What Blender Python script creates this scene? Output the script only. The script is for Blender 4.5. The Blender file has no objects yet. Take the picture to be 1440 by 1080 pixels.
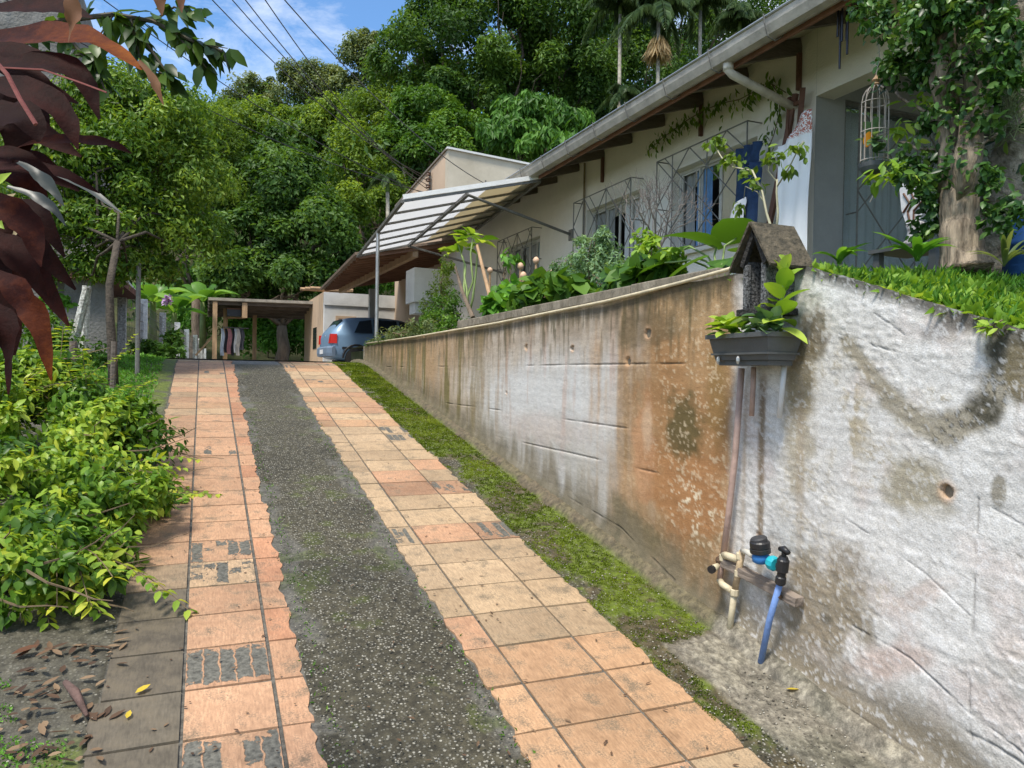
import bpy, math, random
import numpy as np
from math import sin, cos, tan, pi, radians as R, sqrt
from mathutils import Vector, Matrix
random.seed(7); RNG = np.random.default_rng(11)
SC = bpy.context.scene; COL = SC.collection

# ------------------------------------------------------------ camera
FPX = 1050.0; EYE = np.array([0, 0, 1.55]); YAW = R(22.5); PITCH = R(-0.7); ROLL = R(1.0)
fw = np.array([sin(YAW)*cos(PITCH), cos(YAW)*cos(PITCH), sin(PITCH)])
r0 = np.array([cos(YAW), -sin(YAW), 0]); u0 = np.cross(r0, fw)
rt = cos(ROLL)*r0 + sin(ROLL)*u0; up = -sin(ROLL)*r0 + cos(ROLL)*u0
cam = bpy.data.cameras.new('camera'); camo = bpy.data.objects.new('camera', cam); COL.objects.link(camo)
cam.sensor_width = 36; cam.lens = 36*FPX/1440; cam.clip_start = 0.05; cam.clip_end = 2000
camo.matrix_world = Matrix(((rt[0], up[0], -fw[0], EYE[0]), (rt[1], up[1], -fw[1], EYE[1]), (rt[2], up[2], -fw[2], EYE[2]), (0, 0, 0, 1)))
SC.camera = camo
# ------------------------------------------------------------ world, sun, exposure
SUN_EL = R(62); SUN_AZ = R(-128)      # azimuth from +Y towards +X: the sun stands high, behind and left of the camera
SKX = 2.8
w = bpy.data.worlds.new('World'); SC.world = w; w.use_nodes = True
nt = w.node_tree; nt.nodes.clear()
N = nt.nodes.new; L = nt.links.new
sky = N('ShaderNodeTexSky'); sky.sky_type = 'NISHITA'; sky.sun_disc = False
sky.sun_elevation = SUN_EL; sky.sun_rotation = SUN_AZ; sky.air_density = 1.15; sky.dust_density = 0.25; sky.ozone_density = 3.0
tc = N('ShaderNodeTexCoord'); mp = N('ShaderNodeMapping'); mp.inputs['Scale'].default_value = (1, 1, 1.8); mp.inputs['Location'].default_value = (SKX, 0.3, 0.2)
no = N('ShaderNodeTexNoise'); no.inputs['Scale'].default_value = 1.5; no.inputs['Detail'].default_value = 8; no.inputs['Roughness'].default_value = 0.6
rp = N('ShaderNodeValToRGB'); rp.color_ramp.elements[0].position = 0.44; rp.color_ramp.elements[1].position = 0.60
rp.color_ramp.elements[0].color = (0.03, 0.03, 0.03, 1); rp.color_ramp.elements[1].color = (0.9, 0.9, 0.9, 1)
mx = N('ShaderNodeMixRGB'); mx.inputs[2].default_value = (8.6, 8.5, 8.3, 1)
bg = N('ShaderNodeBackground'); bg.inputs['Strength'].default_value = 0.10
out = N('ShaderNodeOutputWorld')
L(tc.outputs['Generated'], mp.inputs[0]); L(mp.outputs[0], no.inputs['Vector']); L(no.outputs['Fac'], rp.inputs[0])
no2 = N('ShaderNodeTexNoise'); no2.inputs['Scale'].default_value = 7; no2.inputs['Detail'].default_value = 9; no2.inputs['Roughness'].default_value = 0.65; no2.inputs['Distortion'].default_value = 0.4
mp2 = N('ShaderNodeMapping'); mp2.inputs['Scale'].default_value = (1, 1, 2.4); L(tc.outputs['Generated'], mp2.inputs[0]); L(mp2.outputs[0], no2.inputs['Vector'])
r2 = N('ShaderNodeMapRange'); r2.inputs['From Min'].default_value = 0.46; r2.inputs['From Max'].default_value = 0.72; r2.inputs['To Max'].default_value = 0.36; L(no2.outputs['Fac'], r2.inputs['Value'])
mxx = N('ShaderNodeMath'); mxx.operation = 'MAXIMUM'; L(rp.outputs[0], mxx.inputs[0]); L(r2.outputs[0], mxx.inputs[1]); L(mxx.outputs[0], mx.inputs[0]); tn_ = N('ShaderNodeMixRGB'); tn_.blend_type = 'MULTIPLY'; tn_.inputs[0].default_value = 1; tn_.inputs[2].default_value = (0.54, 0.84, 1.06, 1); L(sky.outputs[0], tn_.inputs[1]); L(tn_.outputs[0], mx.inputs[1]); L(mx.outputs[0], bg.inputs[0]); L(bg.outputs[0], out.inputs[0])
sl = bpy.data.lights.new('sun', 'SUN'); sl.energy = 2.5; sl.angle = R(12); sl.color = (1, 0.94, 0.84)
so = bpy.data.objects.new('sun', sl); COL.objects.link(so)
sd = Vector((sin(SUN_AZ)*cos(SUN_EL), cos(SUN_AZ)*cos(SUN_EL), sin(SUN_EL)))
so.rotation_euler = sd.to_track_quat('Z', 'Y').to_euler(); so.location = (0, 0, 40)
SC.view_settings.view_transform = 'Standard'; SC.view_settings.look = 'None'
SC.view_settings.exposure = 1.02; SC.view_settings.gamma = 1; SC.view_settings.use_curve_mapping = False

# ------------------------------------------------------------ survey helpers: sight lines met with real planes
def ray(x, y): return fw + (x-720)/FPX*rt - (y-540)/FPX*up
def XP(x, y, k):
    d = ray(x, y); return EYE + d*((k-EYE[0])/d[0])
def YP(x, y, k):
    d = ray(x, y); return EYE + d*((k-EYE[1])/d[1])
def DP(x, y, D): return EYE + ray(x, y)*D
TS = tan(R(9))
def hy(y):            # driveway profile
    y = np.asarray(y, float); a = TS*np.minimum(y, 10.2); k = np.clip((y-10.2)/1.2, 0, 1)
    return a + TS*1.2*(k - k*k/2)*0.75
def GP(x, y):
    d = ray(x, y); n = np.array([0, -TS, 1]); t = (-n@EYE)/(n@d); return EYE + d*t

# ------------------------------------------------------------ noise
def _h(ix, iy, s):
    n = (ix.astype(np.int64)*374761393 + iy.astype(np.int64)*668265263 + s*1442695041) & 0xffffffff
    n = ((n ^ (n >> 13))*1274126177) & 0xffffffff
    return ((n ^ (n >> 16)) & 0xffff)/65535.0
def vn(x, y, s=0):
    ix = np.floor(x); iy = np.floor(y); fx = x-ix; fy = y-iy; fx = fx*fx*(3-2*fx); fy = fy*fy*(3-2*fy)
    a = _h(ix, iy, s); b = _h(ix+1, iy, s); c = _h(ix, iy+1, s); d = _h(ix+1, iy+1, s)
    return (a*(1-fx)+b*fx)*(1-fy) + (c*(1-fx)+d*fx)*fy
def fbm(x, y, s=0, o=5, g=0.55):
    x = np.asarray(x, float); y = np.asarray(y, float); t = 0; a = 1; n = 0
    for i in range(o):
        t = t + a*vn(x*2**i+i*7.3, y*2**i-i*3.1, s+i*17); n += a; a *= g
    return t/n
def sst(a, b, x):
    t = np.clip((x-a)/(b-a), 0, 1); return t*t*(3-2*t)

# ------------------------------------------------------------ materials
MATS = {}
def newmat(name):
    m = bpy.data.materials.new(name); m.use_nodes = True; m.node_tree.nodes.clear()
    MATS[name] = m; return m, m.node_tree.nodes.new, m.node_tree.links.new
def c4(c): return (c[0], c[1], c[2], 1)
def plain(name, col, rough=0.6, var=0.25, scale=6, bump=0.15, bscale=40, metal=0, spec=0.4, stretch=None, col2=None, det=6):
    if name in MATS: return MATS[name]
    m, N, L = newmat(name)
    o = N('ShaderNodeOutputMaterial'); p = N('ShaderNodeBsdfPrincipled'); tc = N('ShaderNodeTexCoord')
    mp = N('ShaderNodeMapping'); n1 = N('ShaderNodeTexNoise'); r = N('ShaderNodeValToRGB')
    if stretch: mp.inputs['Scale'].default_value = stretch
    L(tc.outputs['Object'], mp.inputs[0]); L(mp.outputs[0], n1.inputs['Vector'])
    n1.inputs['Scale'].default_value = scale; n1.inputs['Detail'].default_value = det; n1.inputs['Roughness'].default_value = 0.65
    L(n1.outputs['Fac'], r.inputs[0])
    d = col2 or tuple(x*(1-var) for x in col); b = col if col2 else tuple(min(1, x*(1+var*0.5)) for x in col)
    r.color_ramp.elements[0].position = 0.32; r.color_ramp.elements[1].position = 0.68
    r.color_ramp.elements[0].color = c4(d); r.color_ramp.elements[1].color = c4(b)
    L(r.outputs[0], p.inputs['Base Color'])
    p.inputs['Roughness'].default_value = rough; p.inputs['Metallic'].default_value = metal; p.inputs['Specular IOR Level'].default_value = spec
    if bump:
        n2 = N('ShaderNodeTexNoise'); n2.inputs['Scale'].default_value = bscale; n2.inputs['Detail'].default_value = 6
        L(mp.outputs[0], n2.inputs['Vector']); bm = N('ShaderNodeBump'); bm.inputs['Strength'].default_value = bump; bm.inputs['Distance'].default_value = 0.02
        L(n2.outputs['Fac'], bm.inputs['Height']); L(bm.outputs[0], p.inputs['Normal'])
    L(p.outputs[0], o.inputs[0]); return m
def leafmat(name, cols, trans=0.35, rough=0.5, spec=0.28, tcol=None, blot=0):
    """cols: dark to light stops over the per leaf tint"""
    m, N, L = newmat(name)
    o = N('ShaderNodeOutputMaterial'); p = N('ShaderNodeBsdfPrincipled'); a = N('ShaderNodeAttribute'); a.attribute_name = 'tint'
    r = N('ShaderNodeValToRGB'); L(a.outputs['Fac'], r.inputs[0])
    while len(r.color_ramp.elements) < len(cols): r.color_ramp.elements.new(0.5)
    for i, c in enumerate(cols):
        r.color_ramp.elements[i].position = i/(len(cols)-1); r.color_ramp.elements[i].color = c4(c)
    if blot:
        tc = N('ShaderNodeTexCoord'); n1 = N('ShaderNodeTexNoise'); n1.inputs['Scale'].default_value = 22; n1.inputs['Detail'].default_value = 8; n1.inputs['Roughness'].default_value = .7; L(tc.outputs['Object'], n1.inputs['Vector'])
        md = N('ShaderNodeMath'); md.operation = 'MULTIPLY_ADD'; L(n1.outputs['Fac'], md.inputs[0]); md.inputs[1].default_value = blot; md.inputs[2].default_value = -blot*.5
        ma = N('ShaderNodeMath'); ma.operation = 'ADD'; L(a.outputs['Fac'], ma.inputs[0]); L(md.outputs[0], ma.inputs[1]); L(ma.outputs[0], r.inputs[0])
        bp_ = N('ShaderNodeBump'); bp_.inputs['Strength'].default_value = .5; bp_.inputs['Distance'].default_value = .01; L(n1.outputs['Fac'], bp_.inputs['Height']); L(bp_.outputs[0], p.inputs['Normal'])
    L(r.outputs[0], p.inputs['Base Color']); p.inputs['Roughness'].default_value = rough; p.inputs['Specular IOR Level'].default_value = spec
    t = N('ShaderNodeBsdfTranslucent'); g = N('ShaderNodeMixRGB'); g.blend_type = 'MULTIPLY'; g.inputs[0].default_value = 1
    L(r.outputs[0], g.inputs[1]); g.inputs[2].default_value = c4(tcol or (1.5, 1.35, 0.6)); L(g.outputs[0], t.inputs[0])
    ms = N('ShaderNodeMixShader'); ms.inputs[0].default_value = trans
    L(p.outputs[0], ms.inputs[1]); L(t.outputs[0], ms.inputs[2]); L(ms.outputs[0], o.inputs[0]); return m
def vcolmat(name, rough=0.8, bump=0.4, bscale=90, spec=0.3, fine=0.25, fscale=120, bdist=0.01):
    m, N, L = newmat(name)
    o = N('ShaderNodeOutputMaterial'); p = N('ShaderNodeBsdfPrincipled'); a = N('ShaderNodeAttribute'); a.attribute_name = 'paint'
    tc = N('ShaderNodeTexCoord'); n = N('ShaderNodeTexNoise'); n.inputs['Scale'].default_value = fscale; n.inputs['Detail'].default_value = 5
    L(tc.outputs['Object'], n.inputs['Vector'])
    mr = N('ShaderNodeMapRange'); mr.inputs['From Min'].default_value = 0.3; mr.inputs['From Max'].default_value = 0.7
    mr.inputs['To Min'].default_value = 1-fine; mr.inputs['To Max'].default_value = 1+fine*0.6
    L(n.outputs['Fac'], mr.inputs['Value']); mu = N('ShaderNodeVectorMath'); mu.operation = 'SCALE'
    L(a.outputs['Color'], mu.inputs[0]); L(mr.outputs[0], mu.inputs['Scale']); L(mu.outputs[0], p.inputs['Base Color'])
    p.inputs['Roughness'].default_value = rough; p.inputs['Specular IOR Level'].default_value = spec
    n2 = N('ShaderNodeTexNoise'); n2.inputs['Scale'].default_value = bscale; n2.inputs['Detail'].default_value = 8
    L(tc.outputs['Object'], n2.inputs['Vector']); b = N('ShaderNodeBump'); b.inputs['Strength'].default_value = bump; b.inputs['Distance'].default_value = bdist
    L(n2.outputs['Fac'], b.inputs['Height']); L(b.outputs[0], p.inputs['Normal']); L(p.outputs[0], o.inputs[0]); return m
def glassy(name, col, rough=0.08, alpha=1.0):
    m, N, L = newmat(name)
    o = N('ShaderNodeOutputMaterial'); p = N('ShaderNodeBsdfPrincipled'); p.inputs['Base Color'].default_value = c4(col)
    p.inputs['Roughness'].default_value = rough; p.inputs['Specular IOR Level'].default_value = 0.6; p.inputs['Alpha'].default_value = alpha
    L(p.outputs[0], o.inputs[0]); return m

# ------------------------------------------------------------ object helpers
def worg(o):
    v = Vector((0, 0, 0))
    while o: v = v + o.location; o = o.parent
    return v
def link(name, me, mat, parent=None, label=None, cat=None, group=None, kind=None, smooth=False):
    o = bpy.data.objects.new(name, me); COL.objects.link(o)
    if mat and not me.materials: me.materials.append(mat)
    if smooth: me.polygons.foreach_set('use_smooth', [True]*len(me.polygons))
    if parent: o.parent = parent; o.location = -worg(parent)
    if label: o['label'] = label
    if cat: o['category'] = cat
    if group: o['group'] = group
    if kind: o['kind'] = kind
    return o
def thing(name, label, cat, loc=(0, 0, 0), group=None):
    o = bpy.data.objects.new(name, None); COL.objects.link(o); o.location = Vector([float(q) for q in loc]); o.empty_display_size = 0.1
    o['label'] = label; o['category'] = cat
    if group: o['group'] = group
    return o
def A(p): return Vector((float(p[0]), float(p[1]), float(p[2])))
class MB:
    def __init__(s): s.v = []; s.f = []
    def add(s, vs, fs):
        n = len(s.v); s.v += [tuple(map(float, q)) for q in vs]; s.f += [tuple(i+n for i in q) for q in fs]; return s
    def box(s, lo, hi, bev=0):
        x0, y0, z0 = lo; x1, y1, z1 = hi
        return s.add([(x0,y0,z0),(x1,y0,z0),(x1,y1,z0),(x0,y1,z0),(x0,y0,z1),(x1,y0,z1),(x1,y1,z1),(x0,y1,z1)],
                     [(0,3,2,1),(4,5,6,7),(0,1,5,4),(1,2,6,5),(2,3,7,6),(3,0,4,7)])
    def beam(s, a, b, w, h, upv=(0, 0, 1)):
        a = A(a); b = A(b); d = (b-a).normalized(); u = Vector(upv); r = d.cross(u)
        if r.length < 1e-4: r = d.cross(Vector((1, 0, 0)))
        r.normalize(); u = r.cross(d); r = r*w/2; u = u*h/2
        vs = [a-r-u, a+r-u, a+r+u, a-r+u, b-r-u, b+r-u, b+r+u, b-r+u]
        return s.add(vs, [(0,1,2,3),(4,7,6,5),(0,4,5,1),(1,5,6,2),(2,6,7,3),(3,7,4,0)])
    def tube(s, pts, rad, n=8, cap=True):
        pts = [A(p) for p in pts]; k = len(pts)
        if not hasattr(rad, '__len__'): rad = [rad]*k
        vs = []; pr = None
        for i, p in enumerate(pts):
            d = (pts[min(i+1, k-1)]-pts[max(i-1, 0)]);
            if d.length < 1e-9: d = Vector((0, 0, 1))
            d.normalize()
            if pr is None: pr = d.orthogonal().normalized()
            pr = (pr - d*pr.dot(d));
            if pr.length < 1e-6: pr = d.orthogonal()
            pr.normalize(); q = d.cross(pr)
            for j in range(n):
                a = 2*pi*j/n; vs.append(p + (pr*cos(a)+q*sin(a))*rad[i])
        fs = [(i*n+j, i*n+(j+1) % n, (i+1)*n+(j+1) % n, (i+1)*n+j) for i in range(k-1) for j in range(n)]
        if cap: fs += [tuple(range(n-1, -1, -1)), tuple((k-1)*n+j for j in range(n))]
        return s.add(vs, fs)
    def lathe(s, c, prof, n=16, axis=(0, 0, 1)):
        """prof: (radius, height) along axis"""
        c = A(c); ax = Vector(axis).normalized(); return s._ring(c, ax, prof, n)
    def _ring(s, c, ax, prof, n):
        p = ax.orthogonal().normalized(); q = ax.cross(p); vs = []
        for r, h in prof:
            for j in range(n):
                a = 2*pi*j/n; vs.append(c+ax*h+(p*cos(a)+q*sin(a))*max(r, 1e-4))
        k = len(prof); fs = [(i*n+j, i*n+(j+1) % n, (i+1)*n+(j+1) % n, (i+1)*n+j) for i in range(k-1) for j in range(n)]
        fs += [tuple(range(n-1, -1, -1)), tuple((k-1)*n+j for j in range(n))]
        return s.add(vs, fs)
    def strip(s, cen, wid, nrm, fold=0.2, cup=None):
        """blade: centre line, half widths, face normals"""
        k = len(cen); vs = []
        for i in range(k):
            c = A(cen[i]); d = (A(cen[min(i+1, k-1)])-A(cen[max(i-1, 0)])).normalized(); n = Vector(nrm[i]) if hasattr(nrm[0], '__len__') else Vector(nrm)
            r = d.cross(n).normalized(); n = r.cross(d).normalized(); wv = wid[i]
            vs += [c-r*wv+n*wv*fold, c-r*wv*0.5+n*wv*fold*0.35, c, c+r*wv*0.5+n*wv*fold*0.35, c+r*wv+n*wv*fold]
        fs = [(i*5+j, i*5+j+1, (i+1)*5+j+1, (i+1)*5+j) for i in range(k-1) for j in range(4)]
        return s.add(vs, fs)
    def prism(s, poly, a, b):
        """poly of 3d points lists a->b: two loops"""
        n = len(a); return s.add(list(a)+list(b), [tuple(range(n-1, -1, -1)), tuple(range(n, 2*n))]+[(i, (i+1) % n, n+(i+1) % n, n+i) for i in range(n)])
    def build(s, name, mat, parent=None, smooth=False, bevel=0, **k):
        me = bpy.data.meshes.new(name); me.from_pydata(s.v, [], s.f); me.update()
        o = link(name, me, mat, parent, smooth=smooth, **k)
        if bevel:
            b = o.modifiers.new('bevel', 'BEVEL'); b.width = bevel; b.segments = 2; b.limit_method = 'ANGLE'
        return o
def npmesh(name, V, F, tint=None, col=None):
    """V (n,3), F (m,k) with constant k"""
    me = bpy.data.meshes.new(name); n = len(V); m, k = F.shape
    me.vertices.add(n); me.vertices.foreach_set('co', np.ascontiguousarray(V, np.float32).ravel())
    me.loops.add(m*k); me.loops.foreach_set('vertex_index', np.ascontiguousarray(F, np.int32).ravel())
    me.polygons.add(m); me.polygons.foreach_set('loop_start', np.arange(0, m*k, k, dtype=np.int32))
    if tint is not None:
        at = me.attributes.new('tint', 'FLOAT', 'FACE'); at.data.foreach_set('value', np.ascontiguousarray(tint, np.float32))
    if col is not None:
        at = me.attributes.new('paint', 'FLOAT_COLOR', 'POINT')
        at.data.foreach_set('color', np.ascontiguousarray(np.hstack([np.clip(col, 0, 1), np.ones((n, 1))]), np.float32).ravel())
    me.update(calc_edges=True); return me
def nrmz(a): return a/np.maximum(np.linalg.norm(a, axis=1, keepdims=True), 1e-9)
def leaves(P, D, Nn, Ln, W, tint, mode=0, droop=0.15, fold=0.15):
    """P base points, D directions, Nn face normals"""
    D = nrmz(D); S = nrmz(np.cross(D, Nn)); Nn = np.cross(S, D); n = len(P)
    Ln = np.broadcast_to(Ln, n)[:, None]; W = np.broadcast_to(W, n)[:, None]
    if mode == 0:
        V = np.stack([P, P+D*Ln*0.5-S*W/2+Nn*W*fold, P+D*Ln-Nn*Ln*droop, P+D*Ln*0.5+S*W/2+Nn*W*fold], 1).reshape(-1, 3)
        base = (np.arange(n)*4)[:, None]; F = np.concatenate([base+np.array([0, 1, 2]), base+np.array([0, 2, 3])], 1).reshape(-1, 3)
        return V, F, np.repeat(tint, 2)
    rows = [(0.0, 0, 0)]; V = [P]
    for t, wd in ((0.3, 0.42), (0.65, 0.40)):
        c = P+D*Ln*t-Nn*Ln*droop*t*t
        V += [c-S*W*wd+Nn*W*fold*wd*2, c, c+S*W*wd+Nn*W*fold*wd*2]
    V.append(P+D*Ln-Nn*Ln*droop)
    V = np.stack(V, 1).reshape(-1, 3); base = (np.arange(n)*8)[:, None]
    T = [(0,1,2),(0,2,3),(1,4,5),(1,5,2),(2,5,6),(2,6,3),(4,7,5),(5,7,6)]
    F = np.concatenate([base+np.array(t) for t in T], 1).reshape(-1, 3)
    return V, F, np.repeat(tint, 8)
def rdir(n): return nrmz(RNG.normal(size=(n, 3)))
def crown_pts(blobs, n, clump=0.32, ncl=None, shell=0.5, down=0.35):
    """leaf places in clumps spread over blobs -> P, outward N, tint"""
    vol = np.array([b[3]*b[4]*b[5] for b in blobs])**(2/3.); vol = vol/vol.sum()
    Ps = []; Ns = []; Ts = []
    for b, f in zip(blobs, vol):
        c = np.array(b[:3]); r = np.array(b[3:6]); m = max(20, int(n*f)); k = ncl or max(10, int(34*min(1, f*3)))
        cd = rdir(k); cd[:, 2] = np.where(cd[:, 2] < -down, -cd[:, 2], cd[:, 2]); rr = (shell+(1-shell)*RNG.random(k)**0.6)[:, None]
        cc = c+cd*r*rr; cs = clump*(0.6+0.8*RNG.random(k)); ct = RNG.random(k)
        idx = RNG.integers(0, k, m); ld0 = rdir(m); pd = nrmz(ld0+cd[idx]*0.25+np.array([0, 0, 0.12])); ld = nrmz(ld0+cd[idx]*0.6+np.array([0, 0, 0.35])); q = (0.25+0.85*RNG.random(m)**0.6)
        rmean = r.mean(); P = cc[idx]+pd*(cs[idx]*q)[:, None]*np.array([rmean, rmean, rmean*0.95])
        Ps.append(P); Ns.append(ld); Ts.append(np.clip(ct[idx]*0.62+RNG.random(m)*0.45-.03, 0, 1))
    return np.vstack(Ps), np.vstack(Ns), np.concatenate(Ts)
def foliage_mesh(name, blobs, n, size, aspect=0.5, clump=0.32, ncl=None, shell=0.5, mode=0, hang=0.2, flat=0.7, down=0.35):
    P, O, t = crown_pts(blobs, n, clump, ncl, shell, down); m = len(P)
    nn = nrmz(O*0.6+rdir(m)*flat+np.array([0, 0, 0.5])); dd = nrmz(np.cross(nn, rdir(m))+np.array([0, 0, -hang]))
    s = size*(0.6+0.8*RNG.random(m)); V, F, T = leaves(P, dd, nn, s, s*aspect, t, mode)
    return npmesh(name, V, F, T)
def limb(a, b, sag=0.0, n=6, wob=0.05):
    a = np.array(a, float); b = np.array(b, float); L0 = np.linalg.norm(b-a); o = []
    for i in range(n):
        t = i/(n-1); p = a*(1-t)+b*t; p = p+np.array([0, 0, -sag*sin(pi*t)*L0])
        if 0 < i < n-1: p = p+RNG.normal(size=3)*wob*L0
        o.append(p)
    return o

BARK = plain('bark', (0.16, 0.12, 0.085), 0.9, 0.5, 9, 0.9, 30, stretch=(1, 1, 0.25))
BARKD = plain('dark_bark', (0.075, 0.06, 0.045), 0.95, 0.5, 20, 0.8, 40)
PALEBARK = plain('pale_bark', (0.36, 0.33, 0.27), 0.85, 0.5, 7, 0.5, 30)
G_DARK = leafmat('leaf_dark', [(0.022, 0.060, 0.012), (0.058, 0.13, 0.022), (0.14, 0.25, 0.045)], 0.4)
G_MID = leafmat('leaf_mid', [(0.03, 0.085, 0.010), (0.070, 0.165, 0.018), (0.16, 0.29, 0.04)], 0.35)
G_YEL = leafmat('leaf_yellowish', [(0.06, 0.11, 0.015), (0.12, 0.21, 0.025), (0.27, 0.38, 0.06)], 0.45)
G_BRI = leafmat('leaf_bright', [(0.04, 0.12, 0.012), (0.10, 0.26, 0.03), (0.20, 0.42, 0.06)], 0.35)
G_LIME = leafmat('leaf_lime', [(0.07, 0.16, 0.015), (0.20, 0.36, 0.035), (0.42, 0.56, 0.09)], 0.4)
G_SAGE = leafmat('leaf_sage', [(0.05, 0.12, 0.05), (0.14, 0.25, 0.12), (0.28, 0.42, 0.22)], 0.35)
G_CIT = leafmat('leaf_citrus', [(0.03, 0.08, 0.012), (0.10, 0.20, 0.022), (0.32, 0.44, 0.07)], 0.42, 0.42)
G_PILE = leafmat('leaf_cuttings', [(0.03, 0.085, 0.012), (0.12, 0.24, 0.022), (0.30, 0.42, 0.045), (0.50, 0.50, 0.05)], 0.35, 0.4)
G_ASH = leafmat('leaf_pale', [(0.06, 0.10, 0.03), (0.14, 0.19, 0.07), (0.26, 0.31, 0.14)], 0.35)
G_MOSS = leafmat('moss_tufts', [(0.035, 0.055, 0.006), (0.10, 0.145, 0.010), (0.24, 0.29, 0.03)], 0.3, 0.8, 0.1)
TWIG = plain('twig', (0.17, 0.12, 0.07), 0.8, 0.3, 20, 0.2)
KD, KS = 1.9, 0.78
def tree(name, label, base, blobs, n, size, mat, rtr=0.15, bark=None, aspect=0.5, cat='tree', group=None, clump=0.32, ncl=None, shell=0.5, limbs=5, mode=0, hang=0.2, fork=0.35, trunkpath=None, down=0.35):
    base = np.array(base, float); t = thing(name, label, cat, base, group)
    c = np.mean([b[:3] for b in blobs], axis=0); f = base*(1-fork)+np.array([c[0], c[1], c[2]])*fork
    m = MB(); tp = trunkpath or limb(base, f, 0, 5, 0.03); m.tube(tp, list(np.linspace(rtr, rtr*0.65, len(tp))), 8); f = tp[-1]
    for b in blobs:
        e = np.array(b[:3]); m.tube(limb(f, e, 0.05, 6, 0.05), list(np.linspace(rtr*0.36, rtr*0.14, 6)), 6)
        for j in range(limbs):
            q = e+rdir(1)[0]*np.array(b[3:6])*0.75; m.tube(limb(e*0.7+f*0.3, q, 0.06, 5, 0.06), list(np.linspace(rtr*0.16, rtr*0.04, 5)), 5)
    m.build('trunk', bark or BARK, t, smooth=True)
    link('crown', foliage_mesh('crown', blobs, int(n*KD), size*KS, aspect, clump*1.25, ncl, shell, mode, hang, down=down), mat, t)
    return t
def blob(px, py, D, rx, ry, rd=None):
    c = DP(px, py, D); k = D/FPX; return (c[0], c[1], c[2], rx*k, (rd or (rx+ry)/2)*k, ry*k)

# ============================================================ GROUND
WX = 2.17; ZT = 2.0
def terrain(x, y):
    """height of the open ground"""
    x = np.asarray(x, float); y = np.asarray(y, float)
    base = hy(np.clip(y, -6, 14))-0.03
    r = np.sqrt(np.maximum(0, y-36+0.35*np.maximum(0, x-3)+0.0*x)**2 + 1e-6)*(y-36+0.35*np.maximum(0, x-3) > 0)
    hill = 0.45*r; hill = np.where(hill > 12, 12+(hill-12)*0.35, hill); hill = np.minimum(hill, 26)
    hill = hill*(0.9+0.2*fbm(x/14, y/14, 3)) * sst(-75, -8, x-0.25*y+10)
    left = 0.10*sst(-0.9, -2.5, x)*(1+fbm(x*1.5, y*1.5, 9)) + 0.0
    return base + hill*(1+0.7*sst(0, 30, x)) + left
M, N, L = newmat('ground_soil')
plain('soil', (0.10, 0.09, 0.045), 0.95, 0.5, 1.5, 0.8, 8, col2=(0.03, 0.055, 0.012))
def grid(x, y, zf):
    X, Y = np.meshgrid(x, y, indexing='ij'); Z = zf(X, Y); V = np.stack([X, Y, Z], -1).reshape(-1, 3)
    a, b = X.shape; i = (np.arange(a-1)[:, None]*b+np.arange(b-1)[None, :]).reshape(-1, 1)
    return V, np.hstack([i, i+b, i+b+1, i+1]), X, Y, Z
xs = np.concatenate([np.linspace(-600, -60, 12), np.linspace(-50, 60, 90), np.linspace(70, 600, 12)])
ys = np.concatenate([np.linspace(-300, -12, 8), np.linspace(-6, 100, 120), np.linspace(110, 900, 16)])
V, F, *_ = grid(xs, ys, lambda x, y: terrain(x, y)-0.06)
link('ground', npmesh('ground', V, F), MATS['soil'], kind='structure', smooth=True)

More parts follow.
